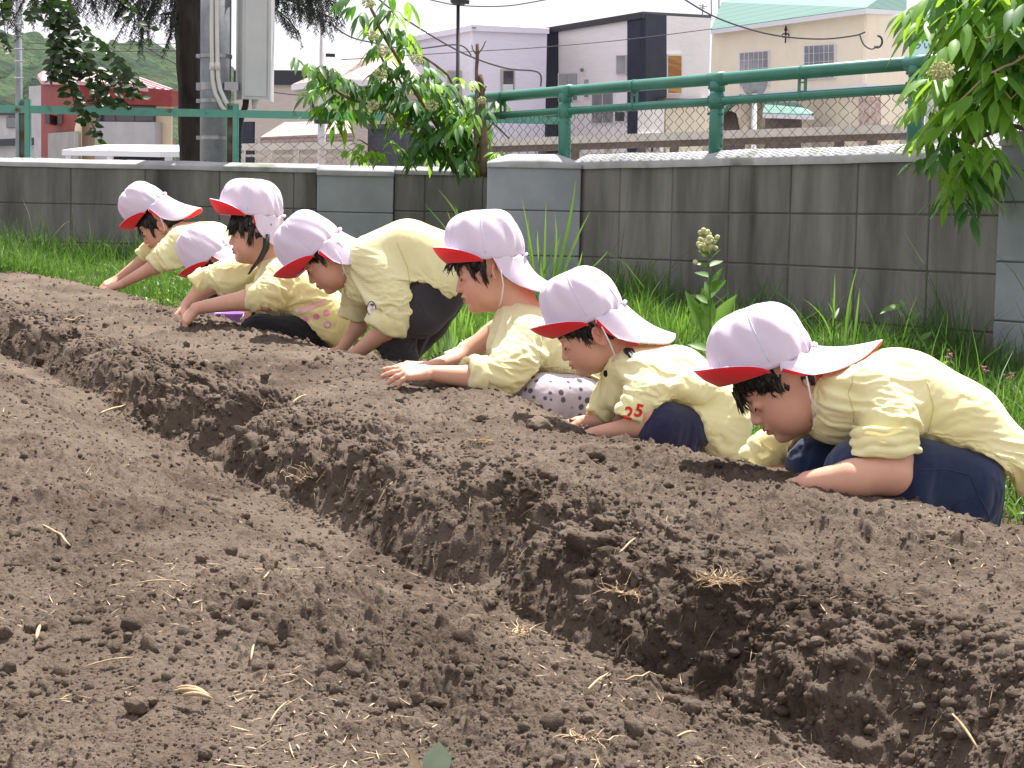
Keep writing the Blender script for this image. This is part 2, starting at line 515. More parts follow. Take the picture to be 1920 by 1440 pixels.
mb = MB(); mb.tube([fpt(T0, ZR2), fpt(T1, ZR2)], .0175, 14); mb.build('middle_rail', M['green'], pf, True)
for px in (1055, 1337, 1708):
    t = fline(px)
    mb = MB(); mb.tube([fpt(t, .84), fpt(t, ZR1 - .012)], .029, 16)
    mb.tube([fpt(t - .05, ZR1), fpt(t + .05, ZR1)], .0285, 16)
    mb.tube([fpt(t - .04, ZR2), fpt(t + .04, ZR2)], .0215, 14)
    mb.tube([fpt(t, ZR2 - .03), fpt(t, ZR2 + .03)], .032, 16)
    mb.tube([fpt(t, ZR1 - .05), fpt(t, ZR1 - .01)], .032, 16)
    for dz in (ZR1 - .035, ZR1 - .008, ZR2 - .015, ZR2 + .018, ZR2 - .05):
        for sg in (-1, 1):
            for wn_ in (1,):
                c = fpt(t + sg * .036, dz) + WN * .012
                mb.ball(c, .0065, 8, 5)
    mb.build('fence_post', M['green'], pf, True)
for px in (938, 1183, 1495):
    t = fline(px)
    mb = MB()
    for sg in (-.017, .017):
        mb.beam(fpt(t + sg, ZR2 - .02), fpt(t + sg, ZR1 - .01), .006, .012, up=WD)
    mb.beam(fpt(t - .017, (ZR1 + ZR2) / 2 + .006), fpt(t + .017, (ZR1 + ZR2) / 2 + .006), .006, .006)
    mb.tube([fpt(t - .006, ZR1), fpt(t + .006, ZR1)], .0275, 14)
    mb.tube([fpt(t - .006, ZR2), fpt(t + .006, ZR2)], .0195, 12)
    mb.build('rail_spacer', M['green'], pf)
def chain_net(pt, t0, t1, z0, z1, cell, rad, arch=False):
    """woven zigzag wires between heights z0 and z1; pt(t, z) gives the point"""
    mb = MB(); n = int((t1 - t0) / (cell)) ; k = 0
    hh = cell * .5
    for i in range(n + 1):
        tc = t0 + i * cell
        for ph in (0,):
            pts = []; z = z1; j = 0
            while z > z0:
                sg = 1 if (j % 2 == 0) else -1
                tt = tc + sg * cell * .5
                o1 = WN * (.0025 * sg)
                wob = .002 * math.sin(i * 2.1 + j * 1.3)
                if j == 0:
                    pts.append(pt(tc - cell * .0, z + .006) + o1)
                    pts.append(pt(tc + cell * .33, z - .008) + o1)
                pts.append(pt(tt - sg * .003, z - cell * .30 + wob) + o1)
                z -= cell * 1.0 / 2 * 1.25; j += 1
            mb.tube(pts, rad, 4, cap=False)
            # mirror wire
            q = [Vector(p) for p in pts]
            pts2 = []; z = z1; j = 0
            while z > z0:
                sg = -1 if (j % 2 == 0) else 1
                tt = tc + sg * cell * .5
                o1 = WN * (.0025 * sg)
                if j == 0:
                    pts2.append(pt(tc, z + .006) + o1)
                    pts2.append(pt(tc - cell * .33, z - .008) + o1)
                pts2.append(pt(tt - sg * .003, z - cell * .30) + o1)
                z -= cell * 1.0 / 2 * 1.25; j += 1
            mb.tube(pts2, rad, 4, cap=False)
    return mb
chain_net(lambda t, z: fpt(t, z), T0, T1, .89, ZR2 - .012, .068, .0016).build('chain_link_net', M['wire'], pf, True)

# older flat rail fence behind the left run
YF = 9.70
zl = at(300, 211, YF).z
of = empty('old_rail_fence', at(435, 300, YF), 'faded green flat rail fence with rusty channel posts behind the left wall', 'fence')
mb = MB(); mb.beam((-4.6, YF - .03, zl), (.25, YF - .03, zl), .006, .040); mb.beam((-4.6, YF - .012, zl + .018), (.25, YF - .012, zl + .018), .036, .005)
for i in range(28):
    mb.ball((-4.5 + i * .168, YF - .034, zl + .004), .006, 6, 4, (1, .6, 1.6))
mb.build('flat_rail', M['green_old'], of)
for px in (-420, 48, 437, 905):
    c = at(px, 230, YF)
    top = zl + .055
    mb = MB()
    mb.box((c.x - .031, YF - .004, .3), (c.x + .031, YF, top)); mb.box((c.x - .031, YF - .03, .3), (c.x - .026, YF - .0045, top)); mb.box((c.x + .026, YF - .03, .3), (c.x + .031, YF - .0045, top))
    mb.box((c.x + .003, YF - .036, .3), (c.x + .028, YF - .0305, top - .004))
    po = mb.build('fence_post', M['green_old'], of)
    mb = MB(); mb.box((c.x - .025, YF - .022, .3), (c.x - .001, YF - .0046, top - .012)); mb.build('rust_streak', M['rust'], po)
def lpt(t, z): return Vector((t, YF - .02 + .01 * math.sin(t * 9), z + (.02 * math.sin(t * 3.1) - .015 * math.sin(t * 7.7)) * max(0, (z - .85) / .2)))
chain_net(lpt, -1.48, -.05, .80, zl - .13, .075, .0014).build('chain_link_net', M['wire'], of, True)
chain_net(lpt, -4.2, -1.6, .80, zl - .26, .075, .0014).build('chain_link_net', M['wire'], of, True)
# ================================================================ implicit surfaces -> mesh
def _cone_bounds(p):
    a, b, ra, rb = p['a'], p['b'], p['ra'], p['rb']
    return np.minimum(a - ra, b - rb), np.maximum(a + ra, b + rb)
def cone(a, b, ra, rb, k=.012, op='u'):
    return dict(t='cone', a=np.array(a, dtype=np.float64), b=np.array(b, dtype=np.float64), ra=ra, rb=rb, k=k, op=op)
def ell(c, r, k=.012, rot=None, op='u'):
    return dict(t='ell', c=np.array(c, dtype=np.float64), r=np.array(r, dtype=np.float64), k=k, rot=np.eye(3) if rot is None else np.array(rot), op=op)
def fn(f, k, op): return dict(t='fn', f=f, k=k, op=op)
def xform(prims, Mx):
    """move local primitives by a rotation*scale + translation matrix (uniform scale)"""
    A = np.array(Mx.to_3x3()); t = np.array(Mx.translation); s = abs(np.linalg.det(A)) ** (1 / 3); Rm = A / s
    out = []
    for p in prims:
        q = dict(p)
        if p['t'] == 'cone':
            q['a'] = A @ p['a'] + t; q['b'] = A @ p['b'] + t; q['ra'] = p['ra'] * s; q['rb'] = p['rb'] * s
        elif p['t'] == 'ell':
            q['c'] = A @ p['c'] + t; q['r'] = p['r'] * s; q['rot'] = Rm @ p['rot']
        q['k'] = p['k'] * s
        out.append(q)
    return out

def sdf_mesh(prims, h, lo=None, hi=None):
    if lo is None:
        L, H = [], []
        for p in prims:
            if p['op'] != 'u' : continue
            if p['t'] == 'cone': a, b = _cone_bounds(p)
            elif p['t'] == 'ell':
                e = np.abs(p['rot']) @ p['r']; a, b = p['c'] - e, p['c'] + e
            else: continue
            L.append(a); H.append(b)
        lo = np.min(L, 0) - 3 * h; hi = np.max(H, 0) + 3 * h
    xs = np.arange(lo[0], hi[0] + h, h); ys = np.arange(lo[1], hi[1] + h, h); zs = np.arange(lo[2], hi[2] + h, h)
    D = np.full((len(xs), len(ys), len(zs)), .06, dtype=np.float32)
    for p in prims:
        k = max(p['k'], 1e-5)
        if p['t'] == 'fn':
            sl = (slice(None),) * 3
            X, Y, Z = xs[:, None, None], ys[None, :, None], zs[None, None, :]
            d = p['f'](X, Y, Z)
        else:
            if p['t'] == 'cone': a, b = _cone_bounds(p)
            else:
                e = np.abs(p['rot']) @ p['r']; a, b = p['c'] - e, p['c'] + e
            m = k + 2.5 * h
            i0 = [max(0, int(np.searchsorted(g, v - m) - 1)) for g, v in zip((xs, ys, zs), a)]
            i1 = [min(len(g), int(np.searchsorted(g, v + m) + 1)) for g, v in zip((xs, ys, zs), b)]
            if any(q <= w for w, q in zip(i0, i1)): continue
            sl = tuple(slice(i, j) for i, j in zip(i0, i1))
            X = xs[sl[0]][:, None, None]; Y = ys[sl[1]][None, :, None]; Z = zs[sl[2]][None, None, :]
            if p['t'] == 'cone':
                ab = p['b'] - p['a']; L2 = float(ab @ ab) + 1e-12
                px, py, pz = X - p['a'][0], Y - p['a'][1], Z - p['a'][2]
                t = np.clip((px * ab[0] + py * ab[1] + pz * ab[2]) / L2, 0, 1)
                d = np.sqrt((px - t * ab[0]) ** 2 + (py - t * ab[1]) ** 2 + (pz - t * ab[2]) ** 2) - (p['ra'] + (p['rb'] - p['ra']) * t)
            else:
                px, py, pz = X - p['c'][0], Y - p['c'][1], Z - p['c'][2]
                Rm = p['rot']
                q = [(px * Rm[0, i] + py * Rm[1, i] + pz * Rm[2, i]) / p['r'][i] for i in range(3)]
                k0 = np.sqrt(q[0] ** 2 + q[1] ** 2 + q[2] ** 2)
                k1 = np.sqrt((q[0] / p['r'][0]) ** 2 + (q[1] / p['r'][1]) ** 2 + (q[2] / p['r'][2]) ** 2) + 1e-9
                d = k0 * (k0 - 1) / k1
        d = d.astype(np.float32)
        cur = D[sl]
        if p['op'] == 'u':
            hh = np.clip(.5 + .5 * (cur - d) / k, 0, 1); D[sl] = cur * (1 - hh) + d * hh - k * hh * (1 - hh)
        else:
            if p['op'] == 's': d = -d
            hh = np.clip(.5 - .5 * (cur - d) / k, 0, 1); D[sl] = cur * (1 - hh) + d * hh + k * hh * (1 - hh)
    D[0], D[-1] = .01, .01; D[:, 0], D[:, -1] = .01, .01; D[:, :, 0], D[:, :, -1] = .01, .01
    return surface_nets(D, np.array([xs[0], ys[0], zs[0]]), h)

def surface_nets(D, org, h):
    ins = D < 0
    nx, ny, nz = D.shape
    cnt = np.zeros((nx - 1, ny - 1, nz - 1), dtype=np.uint8)
    for i in (0, 1):
        for j in (0, 1):
            for k in (0, 1):
                cnt += ins[i:nx - 1 + i, j:ny - 1 + j, k:nz - 1 + k]
    act = np.argwhere((cnt > 0) & (cnt < 8))
    cid = np.full(cnt.shape, -1, dtype=np.int64); cid[act[:, 0], act[:, 1], act[:, 2]] = np.arange(len(act))
    P = np.zeros((len(act), 3)); C = np.zeros(len(act))
    corners = [(i, j, k) for i in (0, 1) for j in (0, 1) for k in (0, 1)]
    val = {c: D[act[:, 0] + c[0], act[:, 1] + c[1], act[:, 2] + c[2]].astype(np.float64) for c in corners}
    for c in corners:
        for ax in range(3):
            if c[ax] == 0:
                e = list(c); e[ax] = 1; e = tuple(e)
                a, b = val[c], val[e]
                m = (a < 0) != (b < 0)
                t = np.where(m, a / np.where(m, a - b, 1), 0)
                q = np.zeros((len(act), 3)); q[:] = c; q[:, ax] += t
                P[m] += q[m]; C[m] += 1
    V = org + (act + P / C[:, None]) * h
    faces = []
    for ax in range(3):
        s0 = [slice(None)] * 3; s1 = [slice(None)] * 3
        s0[ax] = slice(0, -1); s1[ax] = slice(1, None)
        a, b = ins[tuple(s0)], ins[tuple(s1)]
        o1, o2 = [(1, 2), (2, 0), (0, 1)][ax]
        for sgn, msk in ((0, a & ~b), (1, b & ~a)):
            e = np.argwhere(msk)
            e = e[(e[:, o1] > 0) & (e[:, o2] > 0) & (e[:, o1] < D.shape[o1] - 1) & (e[:, o2] < D.shape[o2] - 1)]
            if not len(e): continue
            d1 = np.zeros(3, int); d1[o1] = 1
            d2 = np.zeros(3, int); d2[o2] = 1
            q = [e - d1 - d2, e - d2, e, e - d1]
            ids = [cid[w[:, 0], w[:, 1], w[:, 2]] for w in q]
            if sgn: ids = ids[::-1]
            faces.append(np.stack(ids, -1))
    return V, np.concatenate(faces)

def vnormals(V, Fc):
    a, b, c, d = (V[Fc[:, i]] for i in range(4))
    n = np.cross(c - a, d - b)
    N = np.zeros_like(V)
    for i in range(4): np.add.at(N, Fc[:, i], n)
    return N / (np.linalg.norm(N, axis=1)[:, None] + 1e-12)
def vsmooth(V, Fc, it=1, lam=.5):
    for _ in range(it):
        S = np.zeros_like(V); C = np.zeros(len(V))
        for i in range(4):
            np.add.at(S, Fc[:, i], V[Fc[:, (i + 1) % 4]] + V[Fc[:, (i + 3) % 4]]); np.add.at(C, Fc[:, i], 2)
        V = V + lam * (S / C[:, None] - V)
    return V
def joinm(parts):
    V = []; Fc = []; n = 0
    for v, f in parts:
        V.append(v); Fc.append(f + n); n += len(v)
    return np.concatenate(V), np.concatenate(Fc)
def set_col(o, name, cols):
    at_ = o.data.color_attributes.new(name, 'FLOAT_COLOR', 'POINT')
    c = np.ones((len(o.data.vertices), 4), dtype=np.float32); c[:, :3] = cols
    at_.data.foreach_set('color', c.ravel())
# ================================================================ children: materials
def skin_mat():
    m, nt, b = new_mat('skin')
    N, L = nt.nodes, nt.links
    a = N.new('ShaderNodeAttribute'); a.attribute_name = 'tint'
    tc = N.new('ShaderNodeTexCoord')
    n = N.new('ShaderNodeTexNoise'); n.inputs['Scale'].default_value = 28; n.inputs['Detail'].default_value = 4
    mx = N.new('ShaderNodeMixRGB'); mx.blend_type = 'MULTIPLY'; mx.inputs['Fac'].default_value = 1
    r = N.new('ShaderNodeValToRGB'); r.color_ramp.elements[0].color = (.84, .74, .71, 1); r.color_ramp.elements[1].color = (1, 1, 1, 1)
    L.new(tc.outputs['Object'], n.inputs['Vector']); L.new(n.outputs[0], r.inputs[0])
    L.new(a.outputs['Color'], mx.inputs['Color1']); L.new(r.outputs[0], mx.inputs['Color2']); L.new(mx.outputs[0], b.inputs['Base Color'])
    b.inputs['Roughness'].default_value = .5
    b.inputs['Specular IOR Level'].default_value = .35
    b.inputs['Subsurface Weight'].default_value = .22
    b.inputs['Subsurface Radius'].default_value = (1.0, .35, .2)
    b.inputs['Subsurface Scale'].default_value = .012
    nb = N.new('ShaderNodeTexNoise'); nb.inputs['Scale'].default_value = 420; nb.inputs['Detail'].default_value = 3
    bp = N.new('ShaderNodeBump'); bp.inputs['Strength'].default_value = .12; bp.inputs['Distance'].default_value = .001
    L.new(tc.outputs['Object'], nb.inputs['Vector']); L.new(nb.outputs[0], bp.inputs['Height']); L.new(bp.outputs[0], b.inputs['Normal'])
    return m
SKIN = (.69, .405, .29)
M['skin'] = skin_mat()
def cloth_mat(name, c1, c2, tr=.25, tcol=None, weave=900, bump=.25, rough=.9, sheen=.2, stripe=None):
    m, nt, b = new_mat(name)
    N, L = nt.nodes, nt.links
    tc = N.new('ShaderNodeTexCoord')
    n = N.new('ShaderNodeTexNoise'); n.inputs['Scale'].default_value = 9; n.inputs['Detail'].default_value = 5
    r = N.new('ShaderNodeValToRGB'); r.color_ramp.elements[0].color = c4(c1); r.color_ramp.elements[1].color = c4(c2)
    r.color_ramp.elements[0].position = .35; r.color_ramp.elements[1].position = .65
    L.new(tc.outputs['Object'], n.inputs['Vector']); L.new(n.outputs[0], r.inputs[0])
    col = r.outputs[0]
    if stripe:
        w = N.new('ShaderNodeTexWave'); w.inputs['Scale'].default_value = stripe; w.inputs['Distortion'].default_value = .6
        w.bands_direction = 'DIAGONAL'
        L.new(tc.outputs['Object'], w.inputs['Vector'])
        mx = N.new('ShaderNodeMixRGB'); mx.blend_type = 'MULTIPLY'; mx.inputs['Fac'].default_value = 1
        r2 = N.new('ShaderNodeValToRGB'); r2.color_ramp.elements[0].color = (.84, .84, .80, 1); r2.color_ramp.elements[1].color = (1, 1, 1, 1)
        L.new(w.outputs['Fac'], r2.inputs[0]); L.new(col, mx.inputs['Color1']); L.new(r2.outputs[0], mx.inputs['Color2']); col = mx.outputs[0]
    L.new(col, b.inputs['Base Color'])
    b.inputs['Roughness'].default_value = rough; b.inputs['Specular IOR Level'].default_value = .15
    b.inputs['Sheen Weight'].default_value = sheen; b.inputs['Sheen Roughness'].default_value = .6
    nb = N.new('ShaderNodeTexNoise'); nb.inputs['Scale'].default_value = weave; nb.inputs['Detail'].default_value = 2
    n2 = N.new('ShaderNodeTexNoise'); n2.inputs['Scale'].default_value = 26; n2.inputs['Detail'].default_value = 3; n2.inputs['Distortion'].default_value = .8
    bp = N.new('ShaderNodeBump'); bp.inputs['Strength'].default_value = bump; bp.inputs['Distance'].default_value = .0012
    b2 = N.new('ShaderNodeBump'); b2.inputs['Strength'].default_value = .2; b2.inputs['Distance'].default_value = .006
    L.new(tc.outputs['Object'], nb.inputs['Vector']); L.new(tc.outputs['Object'], n2.inputs['Vector'])
    L.new(n2.outputs[0], b2.inputs['Height']); L.new(b2.outputs[0], bp.inputs['Normal'])
    L.new(nb.outputs[0], bp.inputs['Height']); L.new(bp.outputs[0], b.inputs['Normal'])
    if tr > 0:
        t = N.new('ShaderNodeBsdfTranslucent'); t.inputs[0].default_value = c4(tcol or c2)
        ms = N.new('ShaderNodeMixShader'); ms.inputs[0].default_value = tr
        L.new(b.outputs[0], ms.inputs[1]); L.new(t.outputs[0], ms.inputs[2]); L.new(ms.outputs[0], N['Material Output'].inputs[0])
    return m
M['cap'] = cloth_mat('cap_white_cotton', (.81, .77, .92), (.86, .83, .96), tr=.30, tcol=(.88, .79, 1.0), bump=.15, sheen=.3)
M['cap_red'] = cloth_mat('cap_red_cotton', (.72, .018, .022), (.80, .028, .03), tr=.18, tcol=(.95, .02, .02), bump=.15, sheen=.2)
M['smock'] = cloth_mat('smock_yellow_cotton', (.88, .82, .42), (.91, .86, .50), tr=.15, tcol=(.98, .90, .40), bump=.3)
M['smock_stripe'] = cloth_mat('smock_yellow_fine_stripe', (.88, .83, .46), (.92, .87, .54), tr=.15, tcol=(.98, .90, .46), bump=.3, stripe=85)
M['denim'] = cloth_mat('dark_blue_denim', (.012, .022, .058), (.022, .038, .092), tr=0, bump=.5, weave=600)
M['navy'] = cloth_mat('navy_leggings', (.014, .015, .045), (.022, .022, .06), tr=0, bump=.2)
M['black'] = cloth_mat('black_cloth', (.006, .007, .010), (.012, .013, .017), tr=0, bump=.2)
M['charcoal'] = cloth_mat('charcoal_trousers', (.030, .026, .030), (.044, .039, .043), tr=0, bump=.2)
M['hair'] = pmat('black_hair', (.006, .0045, .004), (.018, .012, .010), scale=60, rough=.42, bump=.6, bscale=220, stretch=(1, 1, .25), spec=.5, bdist=.002)
M['lash'] = pmat('lash', (.02, .012, .01), rough=.7)
M['brow'] = pmat('brow', (.09, .045, .03), rough=.8)
M['mouthline'] = pmat('mouth_line', (.22, .05, .045), rough=.6)
M['elastic'] = pmat('white_elastic', (.75, .72, .78), rough=.8)
M['shoe_blue'] = pmat('blue_shoe', (.08, .16, .42), (.12, .2, .5), scale=20, rough=.6)
M['shoe_grey'] = pmat('grey_shoe', (.30, .30, .32), (.4, .4, .42), scale=20, rough=.6)
M['pink'] = pmat('pink_felt', (.78, .25, .42), (.85, .35, .52), scale=60, rough=.95)
M['pinkpale'] = pmat('pale_pink_ribbon', (.80, .48, .50), (.85, .6, .6), scale=200, rough=.95, lo=.45, hi=.55)
M['redfelt'] = pmat('red_felt', (.62, .03, .03), rough=.95)
M['whitefelt'] = pmat('white_felt', (.8, .78, .74), rough=.95)
M['blackfelt'] = pmat('black_felt', (.02, .02, .02), rough=.95)
M['collarblack'] = pmat('dark_collar', (.012, .012, .014), rough=.9)
def polka():
    m, nt, b = new_mat('polka_dot_cloth'); N, L = nt.nodes, nt.links
    tc = N.new('ShaderNodeTexCoord')
    v = N.new('ShaderNodeTexVoronoi'); v.inputs['Scale'].default_value = 44; v.inputs['Randomness'].default_value = .55
    r = N.new('ShaderNodeValToRGB'); r.color_ramp.interpolation = 'LINEAR'
    r.color_ramp.elements[0].position = .30; r.color_ramp.elements[0].color = (.10, .085, .115, 1)
    r.color_ramp.elements[1].position = .36; r.color_ramp.elements[1].color = (.50, .45, .50, 1)
    L.new(tc.outputs['Object'], v.inputs['Vector']); L.new(v.outputs['Distance'], r.inputs[0]); L.new(r.outputs[0], b.inputs['Base Color'])
    b.inputs['Roughness'].default_value = .9
    return m
M['polka'] = polka()

# ================================================================ children: head, hand, cap
def head_prims(neck_to=(-.055, 0, -.15), age=1.0):
    P = []
    P.append(ell((-.010, 0, .036), (.086, .068, .074), .02))
    P.append(ell((.030, 0, -.010), (.050, .058, .066), .025))
    P.append(ell((.026, 0, -.050), (.044, .044, .034), .03))
    for s in (-1, 1):
        P.append(ell((.040, s * .031, -.034), (.030, .023, .028), .02))
    P.append(ell((.064, 0, -.070), (.016, .017, .012), .016))
    P.append(ell((.050, 0, .040), (.036, .048, .034), .02))                 # forehead
    for s in (-1, 1):
        P.append(ell((.089, s * .028, .006), (.012, .018, .010), .014, op='s'))   # eye socket
    for s in (-1, 1):
        P.append(ell((.0665, s * .029, .004), (.0145, .0155, .0115), .004))      # closed lid over the eye
    P.append(cone((.080, 0, .006), (.0905, 0, -.019), .0055, .0075, .009))       # nose
    P.append(ell((.0895, 0, -.022), (.0085, .0085, .0072), .004))
    for s in (-1, 1):
        P.append(ell((.084, s * .0085, -.024), (.0075, .0055, .0055), .004))
        P.append(ell((.0885, s * .0045, -.0298), (.0025, .0022, .0018), .001, op='s'))
    P.append(ell((.075, 0, -.042), (.012, .019, .013), .008))                    # muzzle
    P.append(ell((.0848, 0, -.0405), (.0058, .0165, .0048), .003))
    P.append(ell((.0825, 0, -.0505), (.0060, .0140, .0050), .003))
    P.append(ell((.090, 0, -.0458), (.006, .020, .0012), .002, op='s'))          # mouth line
    for s in (-1, 1):                                                            # ears
        a = R(12)
        rot = np.array([[math.cos(a), 0, math.sin(a)], [0, 1, 0], [-math.sin(a), 0, math.cos(a)]])
        b_ = s * R(24)
        rz = np.array([[math.cos(b_), -math.sin(b_), 0], [math.sin(b_), math.cos(b_), 0], [0, 0, 1]])
        rt = rz @ rot
        P.append(ell((-.010, s * .0715, -.004), (.0175, .0062, .0275), .003, rot=rt))
        P.append(ell((-.006, s * .0770, -.001), (.0105, .0050, .0175), .0025, rot=rt, op='s'))
        P.append(ell((.001, s * .0730, -.008), (.0042, .0045, .006), .003))
        P.append(ell((-.010, s * .0775, .004), (.0035, .0028, .0095), .002, rot=rt))
    P.append(cone((-.022, 0, -.030), neck_to, .043, .045, .025))
    return P

def tint_head(L):
    """skin colour at head-local points"""
    x, y, z = L[:, 0], L[:, 1], L[:, 2]
    c = np.tile(np.array(SKIN), (len(L), 1))
    def mix(w, col):
        nonlocal c
        c = c * (1 - w[:, None]) + np.array(col) * w[:, None]
    ch = np.exp(-(((x - .055) / .028) ** 2 + ((np.abs(y) - .040) / .022) ** 2 + ((z + .028) / .020) ** 2))
    mix(.40 * ch, (.66, .235, .17))
    no = np.exp(-(((x - .094) / .010) ** 2 + (y / .012) ** 2 + ((z + .022) / .012) ** 2)); mix(.35 * no, (.66, .25, .18))
    ea = np.clip((np.abs(y) - .066) / .008, 0, 1) * (np.abs(z) < .04) * (x < .02); mix(.40 * ea, (.62, .22, .16))
    lip = np.clip(1.3 - (((x - .088) / .013) ** 2 + (y / .0175) ** 2 + ((z + .0455) / .0092) ** 2), 0, 1); mix(np.clip(lip * 2.2, 0, .9), (.50, .125, .105))
    return c

def hand_prims(w, d, up, side, length=.112, curl=.5, spread=1.0, fr=None, curls=None, thumb_out=.7):
    """palm and five fingers; w wrist, d pointing direction, up = back of the hand, side = +1 thumb on the up x d side"""
    d = Vector(d).normalized(); up = Vector(up); up = (up - d * up.dot(d)).normalized(); q = up.cross(d).normalized() * side
    w = Vector(w); s = length / .112
    P = []
    def pt(a, b, c): return w + d * (a * s) + q * (b * s) + up * (c * s)
    kn = [(.052, .0215), (.055, .0075), (.052, -.0065), (.046, -.0195)]
    fl = [.040, .045, .041, .032]; rad = [.0068, .0070, .0067, .0060]
    cs = curls or [curl * .85, curl, curl * 1.05, curl * 1.15]
    for (a, b) in kn:
        P.append(cone(pt(.004, b * .55, 0), pt(a * .96, b, .001), .0125 * s, .0098 * s, .007 * s))
    P.append(cone(pt(.008, .010, -.003), pt(.030, .020, -.005), .0125 * s, .0105 * s, .007 * s))
    for i, (a, b) in enumerate(kn):
        ang = math.atan2(b * .5 * spread, .08)
        fd = (d * math.cos(ang) + q * math.sin(ang)).normalized()
        p = pt(a, b, .001); bend = cs[i] * .5
        seg = [fl[i] * .45, fl[i] * .31, fl[i] * .24]
        r = rad[i] * s
        for j in range(3):
            dr = (fd * math.cos(bend) - up * math.sin(bend)).normalized()
            p2 = p + dr * seg[j] * s
            P.append(cone(p, p2, r, r * .93, .0022))
            p = p2; r *= .93; bend += cs[i] * (.75 if j == 0 else .5)
    # thumb leaves the side of the palm near its base
    t0 = pt(.014, .016, -.004); t1 = t0 + (d * .55 + q * thumb_out - up * .25).normalized() * .030 * s
    t2 = t1 + (d * .85 + q * .28 - up * .35).normalized() * .022 * s; t3 = t2 + (d * .95 + q * .05 - up * .4).normalized() * .014 * s
    P.append(cone(t0, t1, .0105 * s, .0084 * s, .006)); P.append(cone(t1, t2, .0080 * s, .0073 * s, .003)); P.append(cone(t2, t3, .0073 * s, .0062 * s, .003))
    return P

def frame(pitch, yaw=0.0, roll=0.0):
    """columns forward, left, up of something facing the left of the photo"""
    f = Vector((-math.cos(pitch) * math.cos(yaw), -math.sin(yaw) * math.cos(pitch), -math.sin(pitch)))
    l0 = Vector((math.sin(yaw), -math.cos(yaw), 0))
    u = f.cross(l0).normalized()
    l = (l0 * math.cos(roll) + u * math.sin(roll)).normalized(); u = f.cross(l).normalized()
    return Matrix((f, l, u)).transposed()

